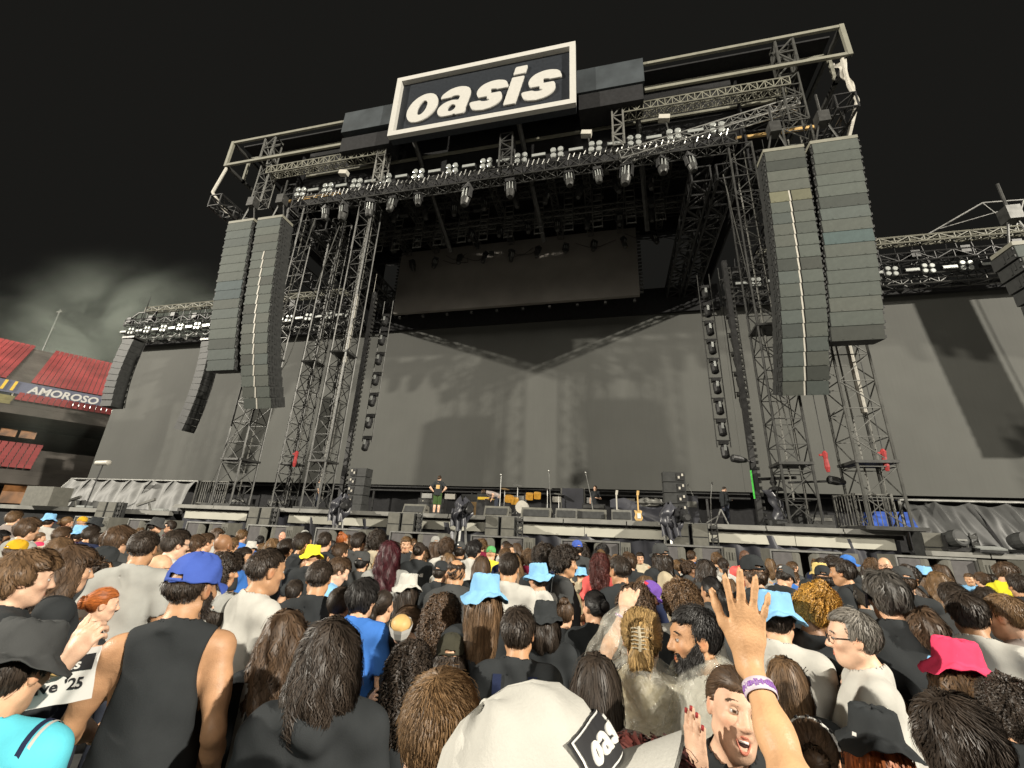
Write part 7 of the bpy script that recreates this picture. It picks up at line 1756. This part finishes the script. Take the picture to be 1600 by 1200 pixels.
(1.265, 8.624, 0.963, -1.248, 'm_right', 'brown', 'curly', 'brown', 'hood', 'charcoal', 'man with curly brown hair in charcoal hoodie just right of the beige hood', None, None, False, None, ()),
(-1.621, 6.971, 0.989, -0.356, 'f_fwd', 'brown', 'long', 'dark', 'tee', 'charcoal', 'woman with long straight dark hair in charcoal tee behind the cropped head in white', None, None, False, None, ()),
(0.752, 8.418, 1.038, -0.411, 'm_down', 'brown', 'short', 'black', 'tee', 'black', 'man with short black hair in black tee behind the black jacket photographer', None, None, False, None, ()),
(7.164, 10.501, 0.977, -1.157, 'f_down', 'light', 'longwavy', 'midbrown', 'tee', 'white', 'woman with long wavy mid brown hair in white tee behind the yellow shirt', None, None, False, None, ()),
(2.205, 10.865, 1.011, -0.152, 'm_left', 'olive', 'wavy', 'midbrown', 'tee', 'grey', 'man with wavy mid brown hair in grey tee just left of the guard in coral', None, None, False, None, ()),
(-5.213, 4.323, 0.966, 0.146, 'm_down', 'light', 'crop', 'light', 'hood', 'charcoal', 'man with cropped light brown hair in charcoal hoodie behind the bald man with glasses', None, None, False, None, ()),
(3.159, 6.353, 0.982, -0.581, 'f_right', 'tan', 'longcurly', 'black', 'tee', 'white', 'woman with long curly black hair in white tee behind the greying tousled man', None, None, False, None, ()),
(-3.896, 3.875, 0.935, -0.553, 'm_left', 'light', 'crop', 'brown', 'tee', 'lightgrey', 'man with cropped brown hair in lightgrey tee behind the black curls', None, None, False, None, ()),
(-8.471, 6.725, 0.931, 0.682, 'f_phone', 'tan', 'tail', 'light', 'tee', 'lightgrey', 'woman with ponytailed light brown hair in lightgrey tee in front of the flat charcoal hat', None, None, False, None, ()),
(-4.628, 6.421, 0.979, 0.783, 'm_up', 'olive', 'crop', 'light', 'hood', 'charcoal', 'man with cropped light brown hair in charcoal hoodie just right of the yellow bucket hat', None, None, False, None, ()),
(-8.009, 6.095, 0.977, 0.819, 'f_phone', 'olive', 'bun', 'midbrown', 'long', 'black', 'woman with tied up mid brown hair in black jacket behind the bald man with glasses', None, None, False, None, ()),
(-0.641, 9.424, 1.065, 0.994, 'f_left', 'tan', 'longcurly', 'dark', 'tee', 'blue', 'woman with long curly dark hair in blue tee behind the blue capped pit worker', None, None, False, None, ()),
(1.824, 8.535, 1.026, 0.45, 'f_right', 'olive', 'tail', 'dark', 'tee', 'white', 'woman with ponytailed dark hair in white tee just left of the guard in coral', None, None, False, None, ()),
(-5.769, 9.116, 1.016, -0.276, 'f_down', 'brown', 'longcurly', 'brown', 'tee', 'grey', 'woman with long curly brown hair in grey tee just left of the phone held high', None, None, False, None, ()),
(1.344, 6.088, 0.937, 0.23, 'f_phone', 'olive', 'bob', 'midbrown', 'tee', 'grey', 'woman with bobbed mid brown hair in grey tee in front of the guard in coral', None, None, False, None, ()),
(1.885, 9.263, 1.062, 0.097, 'm_phone', 'olive', 'short', 'midbrown', 'tee', 'lightgrey', 'man with short mid brown hair in lightgrey tee just left of the guard in coral', None, None, False, None, ()),
(-3.122, 7.018, 0.976, -0.421, 'f_right', 'tan', 'longcurly', 'midbrown', 'tee', 'lightgrey', 'woman with long curly mid brown hair in lightgrey tee behind the dark bun', None, None, False, None, ()),
(-9.518, 8.299, 0.955, -0.476, 'm_up', 'light', 'short', 'midbrown', 'tee', 'lightgrey', 'man with short mid brown hair in lightgrey tee in front of the maroon shirt', None, None, False, None, ()),
(-0.289, 10.298, 1.073, -0.452, 'f_down', 'light', 'longcurly', 'black', 'tee', 'white', 'woman with long curly black hair in white tee behind the auburn curls', None, None, False, None, ()),
(-11.432, 6.848, 0.943, -0.49, 'f_phone', 'light', 'bun', 'midbrown', 'tee', 'red', 'woman with tied up mid brown hair in red tee behind the pink cap', None, None, False, None, ()),
(-4.363, 9.297, 1.045, -1.241, 'm_fwd', 'tan', 'short', 'midbrown', 'tee', 'white', 'man with short mid brown hair in white tee just right of the fair haired guard', None, None, False, None, ()),
(-10.414, 8.216, 0.965, 0.502, 'm_right', 'light', 'crop', 'midbrown', 'tee', 'navy', 'man with cropped mid brown hair in navy tee behind the flat charcoal hat', None, None, False, None, ()),
(3.319, 10.112, 0.936, 0.605, 'f_down', 'brown', 'longwavy', 'brown', 'hood', 'charcoal', 'woman with long wavy brown hair in charcoal hoodie behind the tilted sticker cap', None, None, False, None, ()),
(1.139, 9.139, 0.965, 0.124, 'm_phone', 'light', 'short', 'light', 'tee', 'lightgrey', 'man with short light brown hair in lightgrey tee just right of the black jacket photographer', None, None, False, None, ()),
(-5.644, 5.681, 0.979, -0.263, 'm_right', 'tan', 'crop', 'light', 'tee', 'white', 'man with cropped light brown hair in white tee behind the bald dark skinned man', None, None, False, None, ()),
(-8.97, 5.077, 0.934, 1.415, 'f_fwd', 'tan', 'bob', 'brown', 'tee', 'charcoal', 'woman with bobbed brown hair in charcoal tee behind the mustard cap', None, None, False, None, ()),
(1.58, 11.461, 0.934, -1.555, 'm_up', 'light', 'crop', 'light', 'tee', 'sky', 'man with cropped light brown hair in sky tee just right of the black jacket photographer', None, None, False, None, ()),
(-1.402, 6.497, 1.012, 0.805, 'f_down', 'tan', 'long', 'light', 'hood', 'charcoal', 'woman with long straight light brown hair in charcoal hoodie behind the cropped head in white', None, None, False, None, ()),
]
# ================================================================== THE CROWD
GZ = -0.24
POSES['TANK'] = ('swing', ((.172, -.01, 1.41), (.27, .05, 1.15), (.24, .27, 1.05), (0, 1, .1), (1, 0, .2)), (-30, -3, 0), False, dict(near=True, stub=.25))
POSES['REACH'] = (((.172, -.01, 1.41), (.47, .024, 1.325), (.76, .10, 1.505), (.35, .25, 1), (.3, -.9, .1)), 'down', (0, 0, 0), False, dict(hands={'r': (.9, .04, .4)}))
POSES['JERSEY'] = ('down', 'bent', (-8, -12, 0), False, dict(near=True))
POSES['HOODIE'] = ('down', 'bent', (0, -6, 0), False, dict(near=True))
POSES['PONCHO'] = ('down', ((.165, .0, 1.41), (.22, .22, 1.46), (.10, .30, 1.70), (-.1, .3, 1), (.2, -.9, .2)), (0, -2, 0), True, dict(near=True, hands={'l': (.9, .05, .4)}))
FX = [(-.13, .40, .0062)]
POSES['SHOUT'] = (((.165, 0, 1.41), (.27, .16, 1.24), (.135, .13, 1.50), (.05, .12, 1), (.75, .55, .1)), 'down', (5, 8, -12), True, dict(near=True, mouth=.020, hands={'r': (.12, .02, .25)}, fused='r', axes=(axis(-.62, .62, .017, [(-.10, .22, .0055)]), axis(-.34, .5, .017, [(-.12, .26, .0055)]), axis(-.02, 2.0, .018, [(1.42, 1.80, .0055)]))))

POSES['ARM'] = (((.165, 0, 1.48), (.199, -.113, 1.788), (.183, .030, 1.924), (.06, -.24, 1), (-.12, -1, -.24)), 'down', (0, 0, 0), True, dict(near=True, armr=.70, handk=(.78, .95), hands={'r': (.06, .17, .62)}, fused='r', axes=(axis(-.62, .62, .017, [(-.10, .24, .0058)]), axis(-.34, .5, .017, [(-.15, .16, .0058)]), axis(-.02, 2.16, .018, [(1.49, 2.15, .006)]))))
POSES['BEND'] = ('phone', 'bent', (0, -10, 0), False, dict(bend=1.25))
POSES['LOOKUP'] = ('down', 'down', (0, 41, 0), False)
_ppl = {}
for (x, y, s, rz, pose, sk, hr, hc, tp, tc, lab, hat, hatc, face, beard, wear) in CROWD:
    near = math.hypot(x, y) < 2.0
    _ppl[lab] = person(x, y, s, rz, pose, sk, hr, hc, tp, tc, lab, hat, hatc, face, beard, wear, z=GZ, dense=2.6 if near else 1.1)
_ppl['reach'] = person(-2.77, 1.36, 1.0475, -.07, 'REACH', 'fair', 'short', 'dark', 'tee', 'black', 'person at the left edge reaching in a bare forearm with bead bracelet', z=GZ, dense=1.1)
# ================================================================== PRINTS, STRAPS AND THINGS IN HANDS
from mathutils.bvhtree import BVHTree
_bvh = {}
def bvh_of(me):
    if me.name not in _bvh: _bvh[me.name] = BVHTree.FromPolygons([v.co for v in me.vertices], [list(p.vertices) for p in me.polygons])
    return _bvh[me.name]
def find(label_part): 
    for k, v in _ppl.items():
        if label_part in k: return v
def kid(root, name):
    for ch in root.children:
        if ch.name.split('.')[0] == name: return ch
def decal(target, name, pts, faces, m, lift=.002, back=True, col=None, M=None):
    """drape a flat print (x across, y up, in the target's own space) on the back or front of a garment"""
    t = bvh_of(target.data); V = []
    for q in pts:
        o = Vector((q[0], -1.5 if back else 1.5, q[1])); dr = Vector((0, 1 if back else -1, 0))
        if back == 'top': o = Vector((q[0], q[1], 2.5)); dr = Vector((0, 0, -1)); h = t.ray_cast(o, dr)[0]; V.append((q[0], q[1], (h.z if h else 1.3) + lift + q[2])); continue
        h = t.ray_cast(o, dr)[0]
        y = h.y if h else (-.1 if back else .1)
        V.append((q[0], y - (lift + q[2]) * (1 if back else -1), q[1]))
    me = np_mesh(name, np.array(V), np.array(faces), [m], smooth=False)
    o = bpy.data.objects.new(name, me); C.objects.link(o); o.parent = target.parent; o.matrix_basis = target.matrix_basis
    if col: o.color = (*col, 1)
    return o
def rect(x0, x1, z0, z1, nx=8, nz=8, lift=0.0):
    P = [(x0 + (x1 - x0) * i / nx, z0 + (z1 - z0) * j / nz, lift) for j in range(nz + 1) for i in range(nx + 1)]
    return P, [(j * (nx + 1) + i, j * (nx + 1) + i + 1, (j + 1) * (nx + 1) + i + 1, (j + 1) * (nx + 1) + i) for j in range(nz) for i in range(nx)]
def word_pts(word, cx, cz, size, lift=.002, rotq=0):
    tot = sum(ADV[c] for c in word); x = -tot / 2 * size; P = []; F = []
    for ch in word:
        V, Fc = letter_mesh(ch); n = len(P)
        for v in V:
            a, b_ = x + v[0] * size, (v[1] - .5) * size
            if rotq == 1: a, b_ = -b_, a
            P.append((cx + a, cz + b_, lift if v[2] > 0 else 0))
        F += [tuple(int(i) + n for i in f_) for f_ in Fc]; x += ADV[ch] * size
    return P, F
def text_pts(txt, cx, cz, size, lift=.002, bold=.0, shear=0):
    me = text_mesh(txt, size, 0, bold, shear); bm = bmesh.new(); bm.from_mesh(me); bmesh.ops.triangulate(bm, faces=bm.faces); bm.verts.index_update()
    P = [(cx + v.co.x, cz + v.co.y, lift) for v in bm.verts]; F = [tuple(v.index for v in f_.verts) for f_ in bm.faces]; bm.free(); return P, F
# logo tee
r_ = find('black tee with white logo'); sh = kid(r_, 'shirt')
for nm, q in (("print_border", rect(-.075, .075, 1.275, 1.365)), ("print_panel", rect(-.068, .068, 1.282, 1.358, lift=.0015))):
    decal(sh, nm, *q, M_inkw if nm == "print_border" else M_ink)
decal(sh, "print_lettering", *word_pts("oasis", 0, 1.318, .031, .0035), M_inkw)
# logo on the big white cap, facing right
r_ = find('huge cream white cap'); cp = kid(r_, 'cap')
for nm, q, m in (("logo_border", rect(-.0520, .0520, .0370, .0800, 36, 16, .0015), M_ink), ("logo_line", rect(-.0505, .0505, .0383, .0787, 36, 16, .0030), M_inkw), ("logo_panel", rect(-.0485, .0485, .0401, .0769, 36, 16, .0046), M_ink)):
    decal(cp, nm, *q, m, back=False)
P_, F_ = word_pts("oasis", 0, .0575, .0165, .0066); decal(cp, "logo_lettering", [(-a, b_, l) for a, b_, l in P_], F_, M_inkw, back=False)
# number on the white jersey, dark collar
r_ = find('white jersey number five'); sh = kid(r_, 'shirt')
decal(sh, "jersey_number", *text_pts("5", .085, 1.285, .26, .002, .012), M_ink)
def collar(root, sh, col, r=.076, w=.009):
    b = MB(); b.poly([(r * math.cos(t), -.017 + r * math.sin(t), 1.478 - .030 * math.sin(t)) for t in np.linspace(0, 6.2832, 25)], w, 7)
    o = child(root, np_mesh("collar", np.array(b.v), np.array([f_ for f_ in b.f if len(f_) == 4]), [M_cloth]), col=COL[col]); return o
collar(r_, sh, 'black'); collar(find('blue football shirt'), None, 'maroon'); collar(find('bright blue jersey in front'), None, 'navy'); collar(find('white tee with blue trim'), None, 'blue'); collar(find('white raglan'), None, 'black')
for lab, txt, z, sz in (('high bun and lettered', 'PAVSANE', 1.33, .055), ('lettered black tee', 'U', 1.33, .06)):
    r_ = find(lab); decal(kid(r_, 'shirt'), "print_lettering", *text_pts(txt, 0, z, sz, .002, .002), M_inkw)
r_ = find('sky blue hat') or find('turned left')
# back straps
def strap(lab, x0, x1, col, z0=1.0, z1=1.46):
    r_ = find(lab); s_ = kid(r_, 'shirt'); decal(s_, "bag_strap", *rect(x0, x1, z0, z1, 3, 14, .004), M_cloth, col=COL[col])
strap('grey backpack strap', -.12, -.08, 'grey'); strap('navy backpack straps', .07, .115, 'navy'); strap('navy backpack straps', -.115, -.07, 'navy')
# jersey print and trim of the blue jersey, bottom left
r_ = find('bright sky blue jersey'); s_ = kid(r_, 'shirt')
for s1 in (-1, 1):
    decal(s_, "navy_piping", *rect(s1 * .17 - .007, s1 * .17 + .007, -.10, .06, 2, 12, .003), M_cloth, col=COL['navy'], back='top'); decal(s_, "white_piping", *rect(s1 * .185 - .004, s1 * .185 + .004, -.10, .06, 2, 12, .003), M_cloth, col=COL['white'], back='top')
decal(s_, "blue_panel", *rect(-.13, .13, 1.0, 1.30, 14, 12, .0015), M_plain, col=(.03, .36, .58))
decal(s_, "white_print", *text_pts("bla", -.02, 1.335, .12, .003, .008, .3), M_inkw)
collar(r_, s_, 'navy', .080, .011)
for s1 in (-1, 1): decal(s_, "navy_piping", *rect(s1 * .165 - .006, s1 * .165 + .006, 1.05, 1.42, 2, 14, .003), M_cloth, col=COL['navy'])
# stickers on hats
def sticker(lab, kind, x, z, w, m=None, back=True):
    h = kid(find(lab), kind); decal(h, "white_label", *rect(x - w, x + w, z - w * .8, z + w * .8, 2, 2, .002), m or M_inkw, back=back)
sticker('square white sticker', 'cap', .0, .085, .018); sticker('small white label', 'bucket_hat', -.05, .04, .008); sticker('small badge', 'cap', -.03, .09, .012); sticker('navy cap with small', 'cap', .0, .10, .02)
P_, F_ = rect(-.06, .06, .045, .10, 8, 5, .0015); h = kid(find('purple and red cap'), 'cap'); decal(h, "red_panel", P_, F_, M_plain, col=(.6, .05, .09)); decal(h, "cap_lettering", *text_pts("AS", 0, .07, .04, .004, .002), M_inkw)

# bracelets and wristbands
def band(root, pose, side, f, r, h_, m, nm="wristband", col=None, dash=None):
    a = arm_of(POSES[pose][0 if side > 0 else 1]); el, wr = [Vector((side * q[0], q[1], q[2])) for q in a[1:3]]
    d = (wr - el).normalized(); c0 = el + (wr - el) * f
    b = MB().lathe([(r, -h_ / 2), (r + .0012, -h_ / 2), (r + .0012, h_ / 2), (r, h_ / 2)], c0, 28, d)
    o = child(root, np_mesh(nm, np.array(b.v), np.array([f_ for f_ in b.f if len(f_) == 4]), [m]), col=col)
    if dash:
        q = d.to_track_quat('Z', 'Y').to_matrix(); b = MB(); r6 = random.Random(3)
        for k in range(44):
            t = k * .1428; w = r6.uniform(.06, .28); hh = h_ * r6.uniform(.2, .6)
            p = c0 + q @ Vector(((r + .0016) * math.cos(t), (r + .0016) * math.sin(t), 0)); b.box(p, (.0012, .006 * w * 2, hh), q @ Matrix.Rotation(t, 3, 'Z'))
        child(root, np_mesh("band_print", np.array(b.v), np.array(b.f), [M_plain]), col=dash)
    return o
aw = find('reddish curls raising'); band(aw, 'ARM', 1, .70, .0243, .021, M_plain, col=(.66, .58, .66), dash=(.30, .14, .46))
sw = find('shouting'); band(sw, 'SHOUT', 1, .86, .0325, .014, M_plain, col=(.70, .42, .62), dash=(.30, .08, .42))
band(find('claw clip'), 'PONCHO', -1, .86, .0345, .016, M_plain, col=(.75, .70, .78), dash=(.5, .2, .6))
band(_ppl['reach'], 'REACH', 1, .88, .033, .014, M_wood, nm="bead_bracelet")
# red nails on the shouting woman's raised hand
ar = ARMS and arm_of(POSES['SHOUT'][0]); Mh_ = hand_matrix(ar[2], ar[3], ar[4], True); b = MB()
for i, (x, z0, ln) in enumerate(((-.029, .088, .072), (-.009, .094, .080), (.012, .090, .074), (.031, .080, .058))):
    L_ = [p for p, k in hand_prims(.12, .02, .25)]; pt = L_[3 + i * 3 + 2]
    tip = Mh_ @ Vector(pt[2]); nb_ = (Mh_.to_3x3() @ Vector((0, 1, 0))).normalized(); zz = (Mh_ @ Vector(pt[2]) - Mh_ @ Vector(pt[1])).normalized()
    q = Matrix((zz.cross(nb_) * -1, nb_, zz)).transposed(); b.box(tip + nb_ * .0062 + zz * .003, (.009, .004, .014), q)
child(sw, np_mesh("fingernails", np.array(b.v), np.array(b.f), [M_red]))
child(find('claw clip'), wear_mesh('clawclip'), body_mesh('PONCHO')[1], COL['cream'])
# striped headband
r_ = find('striped headband'); b = MB(); b.poly([(.086 * math.cos(t), -.02, .03 + .094 * math.sin(t)) for t in np.linspace(.1, 3.04, 16)], .010, 8)
child(r_, np_mesh("headband", np.array(b.v), np.array([f_ for f_ in b.f if len(f_) == 4]), [M_inkw]), body_mesh('f_fwd')[1])
for t in np.linspace(.3, 2.9, 7):
    b = MB().box((.0965 * math.cos(t), -.02, .03 + .1045 * math.sin(t)), (.006, .022, .012), Matrix.Rotation(-t, 3, 'Y')); child(r_, np_mesh("headband_stripe", np.array(b.v), np.array(b.f), [M_ink]), body_mesh('f_fwd')[1])

# held things are their own objects
def in_hand(root, pose, side, name, label, cat, fwd, size, m, grp=None, up=.09):
    a = arm_of(POSES[pose][0 if side > 0 else 1]); wr = Vector((side * a[2][0], a[2][1], a[2][2])); fd = Vector((side * a[3][0], a[3][1], a[3][2])).normalized()
    root_m = Matrix.Translation(root.location) @ root.rotation_euler.to_matrix().to_4x4() @ Matrix.Diagonal((*root.scale, 1))
    p = root_m @ (wr + fd * up + Vector(fwd)); t = thing(name, p, label, cat, grp, root.rotation_euler.z)
    return t
for lab, pose, l2 in (('lifting his phone', 'm_phone', 'held by the man in a vest'), ('filming behind the yellow', 'm_phone', 'held up behind the yellow bucket hat'), ('raised bent arm left', 'm_phone', 'held left of the yellow bucket hat'), ('holding a phone high', 'f_phone', 'held high beside the round dark curls'), ('taking a photo', 'f_phone', 'held by the photographer in black jacket')):
    r_ = find(lab); t = in_hand(r_, pose, 1, "smartphone", "black smartphone " + l2, "phone", (0, -.02, 0), None, None)
    o = MB().box((0, 0, 0), (.076, .009, .158)); q = o.build("phone_body", M_phone); q.parent = t
    q = MB().box((0, -.0055, 0), (.068, .002, .148)).build("phone_screen", M_lens if 'filming' in lab else M_phone); q.parent = t
    q = MB().box((-.02, .0055, .05), (.028, .003, .032)).build("camera_bump", M_phone); q.parent = t
r_ = find('holding a phone to his ear'); t = thing("smartphone", Vector(r_.location) + Matrix.Rotation(r_.rotation_euler.z, 3, 'Z') @ Vector((-.125, .02, 1.63)) * r_.scale.x, "black smartphone pressed to the greying man's left ear", "phone", None, r_.rotation_euler.z)
q = MB().box((0, 0, 0), (.012, .155, .08), Matrix.Rotation(.3, 3, 'X')).build("phone_body", M_phone); q.parent = t
b = MB()
for y_, z_ in ((.04, .02), (.04, -.008), (.062, .006)): b.lathe([(.009, 0), (.009, .002)], (-.0075, y_, z_), 10, (-1, 0, 0))
q = b.build("camera_lenses", M_alu); q.parent = t
# burger in paper beside the long dark curls
dx = find('very long dark curls').location; bp = Vector((dx.x - .17, dx.y + .20, 1.32))
t = thing("burger", bp, "burger in white paper held between the dark waves and long curls", "food")
q = MB().lathe([(.01, .055), (.035, .05), (.052, .03), (.055, .012), (.05, .0), (.05, -.015), (.01, -.02)], (0, 0, 0), 18, (.2, -.5, 1)).build("bun", M_wood, None, True); q.parent = t
q = MB().lathe([(.02, -.09), (.05, -.05), (.062, -.005), (.066, .02), (.060, .0), (.03, -.06)], (0, 0, 0), 9, (.2, -.5, 1)).build("paper_wrap", M_inkw); q.parent = t
# folded tee with print under the bracelet arm
t = thing("folded_shirt", (-1.98, 1.44, 1.36), "black and white printed tee reading live in the bracelet hand", "shirt")
wrp = Vector((-2.02, 1.44, 1.35)); ru = Vector((.80, .60, .14)).normalized(); nn_ = Vector((.6, -.8, .1)).normalized(); dn_ = Vector((.12, .06, -1))
def fold(u, v): return wrp + ru * (.21 * u - .12) + dn_ * (.17 * v) + nn_ * (.016 * math.sin(u * 6 + v * 3) + .004 * math.sin(u * 17 + v * 9))
grid_mesh("cloth", 24, 16, fold, M_inkw, t)
def on_fold(x, y, l): q = fold(x, y); return q + nn_ * l
def flat_on(pts, faces, m, nm):
    me = np_mesh(nm, np.array([tuple(on_fold(q[0], q[1], .005 + q[2]) - t.location) for q in pts]), np.array(faces), [m], smooth=False); o = bpy.data.objects.new(nm, me); C.objects.link(o); o.parent = t
P_, F_ = text_pts("live '25", 0, 0, .26, .0, .006); flat_on([(.5 + x * 1.0, .66 - y * 1.1, l) for x, y, l in P_], F_, M_ink, "lettering")
P_, F_ = rect(.06, .94, .12, .42, 10, 4); flat_on(P_, F_, M_ink, "dark_band"); P_, F_ = text_pts("oasis", 0, 0, .24, .002, .006, .2); flat_on([(.5 + x, .29 - y * 1.1, l) for x, y, l in P_], F_, M_inkw, "lettering")

# ================================================================== PEOPLE ON THE STAGE
DZ = 2.39
person(-8.3, 20.0, 1.08, R(12), 'hips', 'fair', 'crop', 'brown', 'tee', 'black', "man in black tee and green shorts standing hands on hips on stage", group="crew on the stage", z=DZ, legs='shorts', face=True)
sh_ = kid(PEOPLE[-1], 'shorts'); sh_.color = (.05, .09, .03, 1)
decal(kid(PEOPLE[-1], 'shirt'), "print_emblem", *rect(-.08, .08, 1.16, 1.33, 4, 6, .002), M_wood)
person(-15.75, 21, 1.0, R(-50), 'stand', 'light', 'short', 'dark', 'tee', 'charcoal', "man in dark shirt and jeans standing beside the left lattice tower", face=True, group="crew on the stage", z=DZ)
person(-5.35, 20.1, 1.0, R(100), 'BEND', 'fair', 'short', 'brown', 'tee', 'dusty', "crew member in grey bent over beside the bass amplifier", group="crew on the stage", z=DZ)
person(-.8, 21.9, 1.0, R(170), 'm_fwd', 'fair', 'receding', 'brown', 'tee', 'black', "man in black tee standing behind the equipment rack", face=True, group="crew on the stage", z=DZ)
person(4.85, 21, 1.0, R(-70), 'm_down', 'fair', 'buzz', 'dark', 'long', 'black', "man in black jacket standing in the shade right of the small stack", face=True, group="crew on the stage", z=DZ)
person(-13.35, 20.6, .98, R(150), 'm_fwd', 'fair', 'short', 'brown', 'tee', 'black', "crew member in black half hidden behind the left speaker stack", face=True, group="crew on the stage", z=DZ)
